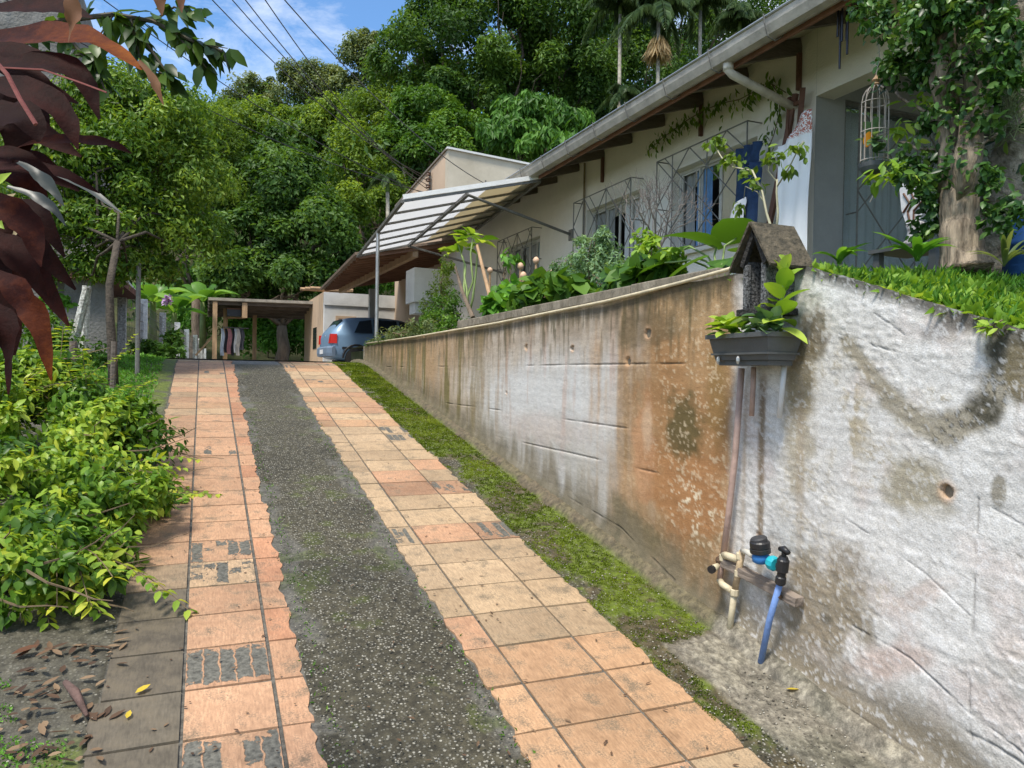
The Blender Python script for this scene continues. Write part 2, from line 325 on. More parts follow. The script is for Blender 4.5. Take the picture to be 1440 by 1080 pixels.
# ---- driveway slab, fine grid with its wear written per vertex
def drive_mat():
    m, N, L = newmat('driveway_concrete')
    o = N('ShaderNodeOutputMaterial'); p = N('ShaderNodeBsdfPrincipled'); a = N('ShaderNodeAttribute'); a.attribute_name = 'paint'
    g = N('ShaderNodeAttribute'); g.attribute_name = 'agg'; tc = N('ShaderNodeTexCoord')
    v = N('ShaderNodeTexVoronoi'); v.inputs['Scale'].default_value = 70; L(tc.outputs['Object'], v.inputs['Vector'])
    nz = N('ShaderNodeTexNoise'); nz.inputs['Scale'].default_value = 25; nz.inputs['Detail'].default_value = 5; L(tc.outputs['Object'], nz.inputs['Vector'])
    # pebble where the cell distance is small and the cell's own random is high
    sp = N('ShaderNodeSeparateColor'); L(v.outputs['Color'], sp.inputs[0])
    mr = N('ShaderNodeMapRange'); mr.inputs['From Min'].default_value = 0.42; mr.inputs['From Max'].default_value = 0.28; L(v.outputs['Distance'], mr.inputs['Value'])
    m2 = N('ShaderNodeMapRange'); m2.inputs['From Min'].default_value = 0.25; m2.inputs['From Max'].default_value = 0.5; L(sp.outputs[0], m2.inputs['Value'])
    m3 = N('ShaderNodeMath'); m3.operation = 'MULTIPLY'; L(mr.outputs[0], m3.inputs[0]); L(m2.outputs[0], m3.inputs[1])
    m4 = N('ShaderNodeMath'); m4.operation = 'MULTIPLY'; L(m3.outputs[0], m4.inputs[0]); L(g.outputs['Fac'], m4.inputs[1])
    rp = N('ShaderNodeValToRGB'); rp.color_ramp.elements[0].color = (0.13, 0.125, 0.10, 1); rp.color_ramp.elements[1].color = (0.34, 0.32, 0.26, 1); L(sp.outputs[1], rp.inputs[0])
    mr5 = N('ShaderNodeMapRange'); mr5.inputs['From Min'].default_value = 0.3; mr5.inputs['From Max'].default_value = 0.7; mr5.inputs['To Min'].default_value = 0.6; mr5.inputs['To Max'].default_value = 1.35; nf = N('ShaderNodeTexNoise'); nf.inputs['Scale'].default_value = 170; nf.inputs['Detail'].default_value = 4; L(tc.outputs['Object'], nf.inputs['Vector']); ad0 = N('ShaderNodeMath'); ad0.operation = 'MULTIPLY_ADD'; L(nf.outputs['Fac'], ad0.inputs[0]); ad0.inputs[1].default_value = .8; ad0.inputs[2].default_value = -.4; ad1 = N('ShaderNodeMath'); ad1.operation = 'ADD'; L(nz.outputs['Fac'], ad1.inputs[0]); L(ad0.outputs[0], ad1.inputs[1])
    L(ad1.outputs[0], mr5.inputs['Value']); sc = N('ShaderNodeVectorMath'); sc.operation = 'SCALE'; L(a.outputs['Color'], sc.inputs[0]); L(mr5.outputs[0], sc.inputs['Scale'])
    mx = N('ShaderNodeMixRGB'); L(m4.outputs[0], mx.inputs[0]); L(sc.outputs[0], mx.inputs[1]); L(rp.outputs[0], mx.inputs[2]); L(mx.outputs[0], p.inputs['Base Color'])
    ad = N('ShaderNodeMath'); ad.operation = 'MULTIPLY_ADD'; L(nz.outputs['Fac'], ad.inputs[0]); ad.inputs[1].default_value = 0.6; L(m4.outputs[0], ad.inputs[2])
    b = N('ShaderNodeBump'); b.inputs['Strength'].default_value = 0.7; b.inputs['Distance'].default_value = 0.006; L(ad.outputs[0], b.inputs['Height']); L(b.outputs[0], p.inputs['Normal'])
    p.inputs['Roughness'].default_value = 0.7; p.inputs['Specular IOR Level'].default_value = 0.35; L(p.outputs[0], o.inputs[0]); return m
ny = 760; u = np.linspace(0, 1, ny); ys = 0.7*np.exp(u*math.log(11.6/0.7))
xs = np.concatenate([np.linspace(-3.2, -1.6, 60, endpoint=False), np.linspace(-1.6, -0.3, 130, endpoint=False), np.linspace(-0.3, 0.3, 12, endpoint=False), np.linspace(0.3, 1.02, 120, endpoint=False), np.linspace(1.02, 1.6, 12, endpoint=False), np.linspace(1.6, 2.16, 120)])
V, F, X, Y, Z = grid(xs, ys, lambda x, y: hy(y))
n1 = fbm(X*9, Y*9, 1, 5); n2 = fbm(X*2.2, Y*2.2, 2, 5); n3 = fbm(X*35, Y*35, 4, 4); n4 = fbm(X*80, Y*80, 6, 3)
aggc = np.array([0.050, 0.044, 0.027]); cem = np.array([0.115, 0.108, 0.09]); dark = np.array([0.06, 0.055, 0.04]); mossc = np.array([0.11, 0.15, 0.012])
light = np.array([0.30, 0.275, 0.215]); brown = np.array([0.10, 0.075, 0.04])
agg = np.ones_like(X); colr = np.ones(X.shape+(3,))*aggc*(0.6+0.9*n2[..., None])
def mixc(mask, c): 
    global colr; colr = colr*(1-mask[..., None])+np.array(c)*mask[..., None]
wob = (fbm(Y*3, X*0+3, 5)-0.5)*0.22
cm = 0.85*np.maximum(sst(0.10, 0.04, X-0.36+wob)*sst(0.0, 0.02, X-0.3), sst(0.11, 0.04, 0.98-X+wob)*sst(0.9, 0.85, X-0.1))*(X < 1.0)*(X > 0.2)*sst(0.47, 0.55, n2+0.3*(n1-0.5))
cm = np.maximum(cm, ((X > -0.31) & (X < 0.36)) | ((X > 0.97) & (X < 1.69)))
mixc(cm, cem*0.9); agg = agg*(1-cm)
edge = sst(1.66, 1.72, X+0.05*(n1-0.5)); mo = edge*sst(0.40, 0.56, n1*0.5+n2*0.5+0.12*sst(1.7, 1.85, X))*np.maximum(sst(2.15, 2.7, Y+0.8*(n1-0.5)), sst(1.84, 1.80, X)*sst(1.95, 2.3, Y+.6*(n1-.5)))
mixc(mo, mossc*0.8); mixc(edge*sst(0.5, 0.64, fbm(X*5, Y*5, 61)), [0.075, 0.06, 0.03]); agg = agg*(1-0.75*mo)
sm = sst(1.80, 1.83, X+0.10*(n2-0.5)+0.02*(n3-.5))*sst(2.72, 2.64, Y+0.25*(n2-0.5)); mixc(sm, [0.17, 0.15, 0.115]); agg = agg*(1-sm)
mixc(sm*sst(0.52, 0.62, n1*.7+n3*.3)*0.45, [0.30, 0.27, 0.20]); mixc(sm*sst(.5, .35, n2), dark*2.0); mixc(sm*sst(.60, .70, n4)*.35, light*.9); mixc(sm*sst(.44, .30, n4)*.35, dark*1.8)
mixc(edge*(1-sm)*(1-mo)*sst(0.5, 0.7, n3)*0.6, brown)
fil = sst(2.07, 2.11, X+.03*(n1-.5)); mixc(fil*(1-sm)*0.9, np.array([0.12, 0.095, 0.06])); agg *= (1-fil)
lf = sst(-0.30, -0.34, X+0.04*(n1-0.5)); mixc(lf, dark*1.2); agg = agg*(1-lf*0.7)
ml = lf*np.maximum(sst(0.40, 0.55, n2+0.1*(n1-.5)), sst(7.2, 8.2, Y)*sst(0.3, .5, n1))*np.maximum(sst(3.0, 2.3, Y), sst(7, 8, Y)); mixc(ml*0.85, mossc*0.8)
mc = sst(0.60, 0.68, n2*0.5+n1*0.5)*(X > 0.3)*(X < 1.0); mixc(mc*0.45, mossc*0.55)
mixc(sst(10.2, 10.5, Y)*(X > 0.36)*(X < 0.95), [0.13, 0.13, 0.125])
disp = (n3-0.5)*0.004*(1-cm)+(n1-0.5)*0.006*(1-cm)+mo*0.014*(0.3+n3)-0.002
disp += fil*0.05*sst(2.05, 2.16, X)+sm*(0.012+.004*(n4-.5)); colr *= (1+.9*(n4-.5))[..., None]
V[:, 2] += disp.ravel()
me = npmesh('driveway', V, F, col=colr.reshape(-1, 3)); at = me.attributes.new('agg', 'FLOAT', 'POINT'); at.data.foreach_set('value', agg.ravel().astype(np.float32))
drive = link('driveway', me, drive_mat(), kind='structure', smooth=True)

# plateau in front of the carport
MB().add([(-3.5, 11.3, 1.70), (12, 11.3, 1.70), (14, 29, 1.60), (-3.5, 29, 1.60)], [(0, 1, 2, 3)]).build('yard', plain('yard_concrete', (0.22, 0.21, 0.19), 0.85, 0.3, 2, 0.3), kind='structure')

# ---- tiles
def tile_mat():
    m, N, L = newmat('clay_tile')
    o = N('ShaderNodeOutputMaterial'); p = N('ShaderNodeBsdfPrincipled'); oi = N('ShaderNodeObjectInfo'); tc = N('ShaderNodeTexCoord')
    def math_(op, a, b=None, c=None):
        n = N('ShaderNodeMath'); n.operation = op
        for i, q in enumerate((a, b, c)):
            if q is None: continue
            if isinstance(q, (int, float)): n.inputs[i].default_value = q
            else: L(q, n.inputs[i])
        return n.outputs[0]
    def mrange(v, a, b, c=0, d=1):
        n = N('ShaderNodeMapRange'); n.inputs['From Min'].default_value = a; n.inputs['From Max'].default_value = b; n.inputs['To Min'].default_value = c; n.inputs['To Max'].default_value = d; L(v, n.inputs['Value']); return n.outputs[0]
    def noise(vec, s, d=5, ro=0.6):
        n = N('ShaderNodeTexNoise'); n.inputs['Scale'].default_value = s; n.inputs['Detail'].default_value = d; n.inputs['Roughness'].default_value = ro; L(vec, n.inputs['Vector']); return n.outputs['Fac']
    obj = tc.outputs['Object']
    st = N('ShaderNodeMapping'); st.inputs['Scale'].default_value = (1, 0.12, 1); L(obj, st.inputs[0])
    streak = noise(st.outputs[0], 130, 4); blot = noise(obj, 11, 6); big = noise(obj, 2.3, 4); speck = noise(obj, 170, 3)
    k = math_('MULTIPLY', mrange(streak, 0.3, 0.7, 0.74, 1.15), mrange(blot, 0.3, 0.7, 0.70, 1.2)); k = math_('MULTIPLY', k, mrange(big, 0.3, 0.7, 0.82, 1.14))
    sc = N('ShaderNodeVectorMath'); sc.operation = 'SCALE'; L(oi.outputs['Color'], sc.inputs[0]); L(k, sc.inputs['Scale'])
    # grime
    gm = mrange(math_('ADD', blot, math_('MULTIPLY', speck, 0.55)), 0.76, 0.98, 0, 0.85)
    mg = N('ShaderNodeMixRGB'); L(gm, mg.inputs[0]); L(sc.outputs[0], mg.inputs[1]); mg.inputs[2].default_value = (0.13, 0.105, 0.07, 1)
    # flaked fingers
    ge = N('ShaderNodeSeparateXYZ'); L(tc.outputs['Generated'], ge.inputs[0]); gx, gy = ge.outputs[0], ge.outputs[1]
    wv = math_('ADD', gx, math_('MULTIPLY', math_('SUBTRACT', noise(obj, 26, 5), 0.5), 0.11))
    fx = math_('ABSOLUTE', math_('SUBTRACT', math_('FRACT', math_('MULTIPLY', wv, 5)), 0.5))
    fin = mrange(fx, 0.46, 0.42); yin = mrange(math_('ABSOLUTE', math_('SUBTRACT', math_('ADD', gy, math_('MULTIPLY', math_('SUBTRACT', noise(obj, 22, 5), 0.5), 0.7)), 0.5)), 0.43, 0.40)
    cb = N('ShaderNodeCombineXYZ'); L(math_('ADD', math_('FLOOR', math_('MULTIPLY', wv, 5)), math_('MULTIPLY', oi.outputs['Random'], 57.0)), cb.inputs[0]); L(math_('MULTIPLY', gy, 0.35), cb.inputs[1])
    wn = math_('ADD', noise(cb.outputs[0], 1.7, 2), math_('MULTIPLY', math_('SUBTRACT', noise(obj, 45, 5), 0.5), 0.22))
    th = math_('SUBTRACT', 1.0, oi.outputs['Alpha']); ch = math_('MULTIPLY', math_('MULTIPLY', fin, yin), mrange(math_('SUBTRACT', wn, th), 0.0, 0.015))
    mc = N('ShaderNodeMixRGB'); L(ch, mc.inputs[0]); L(mg.outputs[0], mc.inputs[1]); chn = N('ShaderNodeVectorMath'); chn.operation = 'SCALE'; chn.inputs[0].default_value = (0.105, 0.10, 0.082); L(mrange(noise(obj, 60, 6), .3, .7, .45, 1.7), chn.inputs['Scale']); L(chn.outputs[0], mc.inputs[2]); L(mc.outputs[0], p.inputs['Base Color'])
    hgt = math_('ADD', math_('MULTIPLY', streak, 0.3), math_('SUBTRACT', math_('MULTIPLY', blot, 0.4), math_('MULTIPLY', ch, 1.4)))
    b = N('ShaderNodeBump'); b.inputs['Strength'].default_value = 0.6; b.inputs['Distance'].default_value = 0.004; L(hgt, b.inputs['Height']); L(b.outputs[0], p.inputs['Normal'])
    p.inputs['Roughness'].default_value = 0.62; p.inputs['Specular IOR Level'].default_value = 0.3; L(p.outputs[0], o.inputs[0]); return m
TM = tile_mat()
SAL = (0.50, 0.285, 0.165); BEI = (0.49, 0.345, 0.205); ORG = (0.50, 0.30, 0.165); RED = (0.47, 0.235, 0.13); DRK = (0.085, 0.078, 0.058); SAND = (0.48, 0.34, 0.205)
strips = [('tile_strip', [(-0.30, -0.056, -1), (-0.044, 0.238, 0), (0.252, 0.355, 1)], 0), ('tile_strip', [(0.975, 1.106, -1), (1.118, 1.450, 0), (1.462, 1.68, 1)], 1)]
for nm, cols, si in strips:
    root = MB().box((cols[0][0]+0.03, 1.2, -0.3), (cols[2][1]-0.03, 1.3, -0.2)).build('tile_strip', MATS['clay_tile'], kind='structure')
    row = 0; y = 1.12 if si == 0 else 1.16
    while y < 10.62:
        d = 0.277*(0.98+0.04*random.random()); y1 = y+d-0.011
        rowc = random.random()
        for (a, b, e) in cols:
            jl = random.uniform(-0.003, 0.003); pts = []
            sk = random.uniform(-0.004, 0.004)
            def edge_pts(xe, s, y0, yb, rag):
                kk = 11 if rag else 2
                yy_ = np.linspace(y0, yb, kk); off = s*(0.030*(fbm(yy_*2.3, yy_*0+si*9+s, 90, 2)-.5)+0.045*(fbm(yy_*14, yy_*0+si*5+s, 91, 4)-.5)+random.uniform(-.008, .008)) if rag else yy_*0
                return [(xe+float(o_), float(q_)) for o_, q_ in zip(off, yy_)]
            rt_ = edge_pts(b, 1, y+sk, y1+sk, e == 1); lf_ = edge_pts(a, -1, y, y1, e == -1 and not si == 0 or (e == -1 and random.random() < 0.5))[::-1]
            if e == 0: rt_ = [(b, y+sk), (b, y1+sk)]
            poly = rt_+lf_; dz = random.uniform(0.004, 0.0075); tl = random.uniform(-0.004, 0.004)
            if y < 1.12: continue
            mb = MB(); top = [Vector((px_, py_, float(hy(py_))+dz+tl*(px_-a))) for px_, py_ in poly]; bot = [q-Vector((0, 0, 0.03)) for q in top]
            mb.prism(None, bot, top)
            t = mb.build('tile', TM, root)
            if si == 0:
                c = SAL if rowc < 0.6 else (BEI if rowc < 0.85 else ORG); c = tuple(c[i]*.7+(.5, .31, .185)[i]*.3 for i in range(3))
                if e == 1: c = RED if random.random() < 0.5 else SAL
                chip = random.choice([0.2, 0.25, 0.3, 0.3, 0.34, 0.42]) if e == 0 else 0.2
                if e == -1:
                    f = float(sst(3.9, 3.3, y)); f = 0.93*f if f > .5 else max(f, 0.3*random.random()); g_ = 1.0+0.5*random.random(); c = tuple(c[i]*(1-f)+DRK[i]*f*g_ for i in range(3))
                if e == 0 and 3.45 < y < 3.9: chip = 0.53
                if e == 0 and 2.70 < y < 3.02: chip = 0.64; c = SAL
                if e == 0 and 2.05 < y < 2.30: chip = 0.52
                if e == 0 and 3.1 < y < 3.25: c = BEI; chip = 0.1
            else:
                c = SAND if rowc < 0.42 else (ORG if rowc < 0.72 else BEI); chip = 0.2
                if random.random() < 0.10: c = SAL
                if random.random() < 0.22: c = tuple(q*0.8 for q in c)
                if random.random() < 0.07: chip = 0.5
            k_ = random.uniform(0.86, 1.08); t.color = (c[0]*k_, c[1]*k_, c[2]*k_, chip)
        y += d; row += 1
# moss tufts on the strip by the wall, and in the joints
def scatter(n, x0, x1, y0, y1, cond=None, s=0):
    u_ = RNG.random(n*3); yy = y0*np.exp(u_*math.log(y1/y0)); xx = x0+(x1-x0)*RNG.random(n*3)
    if cond is not None: k = cond(xx, yy); xx = xx[k]; yy = yy[k]
    return xx[:n], yy[:n]
def mosscond(x, y):
    a = fbm(x*9, y*9, 1, 5); b = fbm(x*2.2, y*2.2, 2, 5)
    return (x > 1.66+0.03*a) & ((a*0.5+b*0.5+0.12*sst(1.7, 1.85, x)) +0.10*(fbm(x*16, y*16, 77)-.5)*2 > 0.49) & (y+0.8*(a-.5)+.4*(b-.5) > np.where(x < 1.81, 2.15, 2.5))
xx, yy = scatter(75000, 1.60, 2.10, 2.0, 10.8, mosscond)
P = np.stack([xx, yy, hy(yy)+0.006], 1); n = len(P); D = nrmz(rdir(n)*0.7+[0, 0, 0.8]); Nn = nrmz(rdir(n)+[0, 0, 0.6]); sc_ = (0.003+0.0013*yy)*(0.5+RNG.random(n))
tt = np.clip(fbm(xx*5, yy*5, 30)*1.3-0.3+0.4*RNG.random(n), 0, 1)
V, F, T = leaves(P, D, Nn, sc_, sc_*0.6, tt); link('moss', npmesh('moss', V, F, T), G_MOSS, kind='stuff', label='green moss growing on the strip between tiles and retaining wall', cat='moss')

# ============================================================ RETAINING WALL
def wtop(y):
    y = np.asarray(y, float)
    return np.where(y < 2.24, np.maximum(1.99-0.345*(2.24-y), 1.2), np.interp(y, [2.24, 2.7, 6.6, 10.8], [1.99, 2.015, 1.975, 1.93]))
ny, nz = 820, 330
uu = np.linspace(0, 1, ny); yw = 0.55*np.exp(uu*math.log(10.85/0.55)); vv = np.linspace(0, 1, nz)
Yw = np.repeat(yw[:, None], nz, 1); zb = hy(yw)-0.05; zt_ = wtop(yw)+(fbm(yw*14, yw*0, 8)-0.5)*0.012
Zw = zb[:, None]+(zt_-zb)[:, None]*vv[None, :]
f1 = fbm(Yw*3, Zw*3, 21, 6); f2 = fbm(Yw*14, Zw*14, 22, 6); f3 = fbm(Yw*60, Zw*60, 23, 4); fv = fbm(Yw*11, Zw*1.1, 24, 5); fv2 = fbm(Yw*30, Zw*2.5, 25, 4); f4 = fbm(Yw*1.1, Zw*1.4, 26, 4); fh = fbm(Yw*2.0, Zw*45, 29, 3)
hb = Zw-hy(yw)[:, None]; ht = wtop(yw)[:, None]-Zw
def yz(px, py): q = XP(px, py, WX); return q[1], q[2]
def bl(px, py, ry, rz, ang=0, soft=0.5, nz_=0.5):
    """a stain with a ragged rim at a surveyed spot of the wall; radii in metres"""
    y0, z0 = yz(px, py); dy = Yw-y0; dz = Zw-z0; a = R(ang); q = dy*cos(a)+dz*sin(a); r = -dy*sin(a)+dz*cos(a)
    d = np.sqrt((q/ry)**2+(r/rz)**2)+(f2-0.5)*2*nz_+(f1-0.5)*nz_
    return sst(1+soft, 1-soft*0.6, d)
W_ = np.ones(Yw.shape+(3,))*np.array([0.50, 0.475, 0.425])
def wm(mask, c, k=1.0):
    global W_; mk = np.clip(mask*k, 0, 1)[..., None]; W_ = W_*(1-mk)+np.array(c)*mk
near = sst(2.72, 2.60, Yw+0.06*(f2-0.5))
# left section base tone
wm((1-near)*sst(0.42, 0.68, f4), [0.38, 0.33, 0.265], 0.7)
wm((1-near)*sst(0.35, 0.62, fv), [0.47, 0.45, 0.42], 0.7)
for (px, py, a, b) in [(850, 560, .42, .30), (770, 540, .5, .26), (720, 560, .6, .18), (640, 540, .7, .12), (930, 520, .15, .2)]: wm(bl(px, py, a, b, 0, 0.5, 0.7), [0.60, 0.60, 0.585], 0.85)
wm((1-near)*sst(0.5, 0.7, f2)*sst(3.3, 4, Yw), [0.52, 0.51, 0.49], 0.4)
wm(bl(760, 600, .55, .10, 0, .5, .7), [0.55, 0.44, 0.38], 0.35)
# pinkish streaks
wm((1-near)*sst(0.58, 0.72, fv)*sst(3.2, 3.8, Yw)*sst(1.2, 0.4, ht), [0.45, 0.27, 0.19], 0.5)
# brown tone of the upper and right part
wm((1-near)*sst(4.2, 3.0, Yw+0.5*(fv-.5)+.5*(f1-.5)), [0.40, 0.28, 0.165], .7); wm((1-near)*sst(0.5, 0.15, ht+0.5*(fv-.5)), [0.40, 0.29, 0.19], .5)
# rust zone left of the pipes: runs from the top edge to the foot and fades along the wall
rz = sst(3.95, 3.35, Yw+0.9*(fv-.5)+.5*(f1-.5))*sst(.02, .1, hb)
wm((1-near)*rz, [0.43, 0.255, 0.125], .88); wm((1-near)*rz*sst(.5, .62, fv2*.5+f2*.5), [0.46, 0.30, 0.17], .6); wm((1-near)*rz*sst(.52, .64, f1), [0.22, 0.15, 0.075], .6)
wm((1-near)*rz*sst(0.60, 0.68, f3), [0.55, 0.42, 0.28], .35)
for (px, py, a, b, c, k) in [(960, 560, .34, .50, [0.36, 0.20, 0.09], .95), (1000, 470, .26, .26, [0.42, 0.26, 0.13], .9), (960, 690, .30, .22, [0.40, 0.20, 0.085], .9), (905, 640, .09, .3, [0.50, 0.27, 0.14], .7), (990, 430, .35, .14, [0.44, 0.30, 0.16], .7)]: wm(bl(px, py, a, b, 0, .45, .55), c, k)
wm(bl(960, 600, .14, .15, 0, .6, .8), [0.10, 0.085, 0.035], .85); wm(bl(1010, 540, .08, .2, 0, .6, .8), [0.24, 0.15, 0.05], .6)
wm(bl(900, 755, .30, .10, 20, .6, .8), [0.15, 0.13, 0.07], .75); wm(bl(910, 600, .05, .10, 0, .5, .5), [0.60, 0.44, 0.30], .6)
speck = sst(0.56, 0.62, f3)*sst(0.4, .55, f2); wm(bl(975, 720, .22, .16, 0, .6, .6)*speck, [0.68, 0.58, 0.42], .95)
wm(bl(975, 560, .3, .5, 0, .6, .6)*sst(0.62, 0.68, f3), [0.62, 0.5, 0.34], .6)
# far left end: ochre with green streaks
fl = sst(5.2, 7.4, Yw+1.8*(fv-0.5)); wm(fl, [0.38, 0.245, 0.12], .85); wm(fl*sst(0.5, 0.62, fv), [0.12, 0.115, 0.035], .8); wm(fl*sst(0.56, 0.7, fv2), [0.42, 0.36, 0.27], .7)
# dark grime hanging from the top
tg = sst(0.42, 0.05, ht+0.55*(fv-0.5)); wm((1-near)*tg*sst(.42, .6, fv), [0.19, 0.135, 0.07], .75)
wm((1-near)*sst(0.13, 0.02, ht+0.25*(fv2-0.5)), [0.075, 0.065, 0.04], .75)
wm((1-near)*sst(0.5, 0.1, ht)*sst(0.58, 0.66, fv2), [0.07, 0.065, 0.03], .7)
wm(bl(700, 440, .3, .1, 0, .5, .6), [0.12, .10, .06], .5); wm(bl(905, 465, .3, .09, 0, .5, .6), [0.13, .10, .055], .6)
# foot of the wall
wm(sst(0.34, 0.06, hb+0.40*(fv-0.5)+0.15*(f1-0.5)), [0.20, 0.165, 0.11], .85); wm(sst(0.16, 0.02, hb+0.12*(f2-0.5)), [0.12, 0.105, 0.065], .8)
# near section: blue white render, rough
wm(near, [0.66, 0.645, 0.62]); wm(near*sst(0.4, 0.7, f1), [0.54, 0.52, 0.485], .7)
wm(near*sst(0.55, 0.68, f2)*sst(0.45, .6, f4), [0.37, 0.34, 0.27], .6)
wm(near*sst(0.5, 0.75, fbm(Yw*5, Zw*5, 41)), [0.60, 0.50, 0.46], .45)
wm(bl(1130, 520, .07, .16, 0, .5, .6), [0.16, 0.125, 0.06], .85); wm(bl(1120, 600, .07, .22, 0, .6, .7), [0.36, 0.30, 0.19], .7); wm(bl(1150, 470, .05, .1, 20, .5, .6), [0.13, 0.10, 0.05], .8)
wm(bl(1190, 590, .10, .16, 0, .7, .8)*sst(.42, .6, f2), [0.38, 0.31, 0.19], .8); wm(bl(1285, 680, .10, .08, 0, .6, .7), [0.30, 0.25, 0.14], .7)
arc = [(1188, 478, .02), (1195, 490, 0.035), (1215, 510, 0.035), (1232, 535, .035), (1250, 560, .04), (1270, 580, .045), (1295, 597, .045), (1320, 605, .05), (1345, 602, .045), (1368, 590, .045), (1388, 575, .045), (1400, 555, .04), (1405, 530, .03), (1403, 505, .03), (1396, 485, .025)]
am = 0*Yw
arc = [(a[0]*(1-k)+b[0]*k, a[1]*(1-k)+b[1]*k, a[2]) for a, b in zip(arc[:-1], arc[1:]) for k in (0, .33, .66)]
for px, py, r in arc: am = np.maximum(am, bl(px, py, r*.95, r*.95, 0, .6, .6))
wm(am, [0.24, 0.20, 0.12], .75); wm(am*sst(0.5, 0.62, f3)*sst(1.75, 1.68, Yw), [0.035, 0.033, 0.02], .9)
wm(bl(1405, 490, .03, .06, 0, .6, .7), [0.035, .035, .025], .9); wm(bl(1385, 575, .05, .035, 20, .6, .7), [0.03, .03, .018], .8); wm(bl(1435, 520, .04, .10, 0, .3, .2), [0.17, 0.14, 0.08], .95)
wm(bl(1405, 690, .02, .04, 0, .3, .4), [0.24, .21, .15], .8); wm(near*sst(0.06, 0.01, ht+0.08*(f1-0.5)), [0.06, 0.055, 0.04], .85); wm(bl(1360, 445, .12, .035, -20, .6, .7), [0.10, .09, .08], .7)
for (px, w0, k) in [(1072, .018, .85), (1048, .012, .5), (1125, .02, .45)]:
    y0, z0 = yz(px, 640); dd = np.abs(Yw-y0+0.03*(fv-0.5)+0.01*(f2-.5)); wm(sst(w0*1.8, w0*0.4, dd)*sst(1.62, 1.5, Zw)*sst(0.55, 0.85, Zw), [0.20, 0.14, 0.075] if k > .8 else [.36, .28, .19], k)
wm(bl(1150, 850, .22, .22, 0, .6, .7), [0.24, 0.19, 0.115], .85); wm(near*sst(0.30, 0.10, hb+0.2*(f1-0.5)), [0.19, 0.155, 0.10], .9)
wm(bl(1250, 930, .16, .05, -25, .6, .5), [0.50, 0.36, 0.30], .6); wm(bl(1290, 840, .12, .03, -35, .6, .5), [0.52, 0.40, 0.34], .5); wm(bl(1160, 870, .03, .03, 0, .5, .7), [0.10, .09, .07], .7)
pe = sst(.50, .58, f2*.6+f1*.4)*sst(.45, .6, f3); 
for (px, py, a_, b_) in [(1170, 560, .12, .22), (1215, 640, .16, .14), (1130, 700, .14, .2), (1270, 700, .16, .12), (1200, 800, .2, .12), (1340, 560, .12, .1)]: wm(bl(px, py, a_, b_, 0, .8, .8)*pe, [0.33, 0.275, 0.18], .8)
wm(near*sst(.60, .66, f3)*.8, [0.72, 0.72, 0.72], .5); wm(near*sst(.38, .32, f3)*.5, [0.42, 0.40, 0.36], .5)
# relief: boards, cracks, stucco
relief = (f1-0.5)*0.005+(f2-0.5)*0.0025+(f3-0.5)*(0.003+0.005*near*sst(0.40, .6, f1))+(fh-0.5)*0.003*near
def crack(pts, w0=0.0024, depth=0.0028, dark=0.38):
    global relief
    q = [yz(*p) for p in pts]; m = 0*Yw
    for (a, b), (c, d) in zip(q[:-1], q[1:]):
        vy, vz = c-a, d-b; l2 = vy*vy+vz*vz; t = np.clip(((Yw-a)*vy+(Zw-b)*vz)/l2, 0, 1)
        e = np.hypot(Yw-a-t*vy, Zw-b-t*vz+0.010*(fbm(Yw*12, Zw*0, 31)-0.5)); m = np.maximum(m, sst(w0*1.6, w0*0.5, e)*sst(0.38, 0.58, fbm(Yw*7, Zw*7, 35)))
    relief = relief-depth*m; wm(m, [0.06, 0.05, 0.04], dark)
def board(z, ya, yb, **k):
    yy_ = np.linspace(yb, ya, 6); global relief
    e = np.abs(Zw-z-0.012*(fbm(Yw*0.8, Zw*0, int(z*10))-0.5)); on = sst(ya, ya+0.1, Yw)*sst(yb, yb-0.1, Yw)*sst(0.50, 0.60, fbm(Yw*1.6, Zw*0+z*9, 37, 3))
    relief = relief-0.006*sst(0.006, 0.002, e)*on+0.004*sst(0, 0.02, z-Zw)*sst(0.12, 0.0, z-Zw)*on*0.5; wm(sst(0.004, 0.001, e)*on, [0.12, 0.095, 0.07], .6)
board(1.06, 3.2, 6.5); board(1.27, 2.9, 9.0); board(1.62, 3.0, 9.5)
crack([(1165, 715), (1230, 755), (1300, 805), (1365, 866)]); crack([(1180, 470), (1250, 492), (1325, 522), (1400, 545)], .0025, .005, .5)
crack([(1200, 880), (1280, 925), (1360, 1000), (1440, 1060)], .003, .006, .45); crack([(1376, 700), (1370, 800), (1366, 900), (1362, 1000), (1366, 1040)], .003, .006, .4); crack([(1395, 715), (1440, 740)], .003)
crack([(1360, 1030), (1400, 1050), (1440, 1075)], .004, .006, .5); crack([(1230, 440), (1270, 470)], .002, .004, .3)
crack([(800, 700), (870, 740), (1000, 860), (1075, 915), (1180, 985), (1300, 1065)], .004, .005, .5)
# lower plinth flares out
pl = sst(0.16, 0.0, hb); Xw = WX-relief-0.035*pl*pl
# grain of the shuttering boards: level on the long part, running downhill on the near part
gn = fbm(Yw*2.2, (Zw-.31*Yw)*48, 51, 4); gl = fbm(Yw*1.6, Zw*42, 52, 4); bo = np.floor((Zw-.31*Yw)/.155); bo2 = np.floor(Zw/.19)
relief = relief+near*(gn-.5)*.006+(1-near)*(gl-.5)*.0045+near*(_h(bo, bo*0, 3)-.5)*.004+(1-near)*(_h(bo2, bo2*0, 4)-.5)*.003
W_ *= (1+.30*near*(gn-.5)+.26*(1-near)*(gl-.5)+.10*near*(_h(bo, bo*0, 5)-.5))[..., None]
fr_ = np.abs(((Zw-.31*Yw)/.155+.02*(f1-.5)) % 1-.5); wm(near*sst(.488, .497, fr_)*sst(.5, .62, fbm(Yw*4, bo, 53, 3)), [.2, .17, .13], .45)
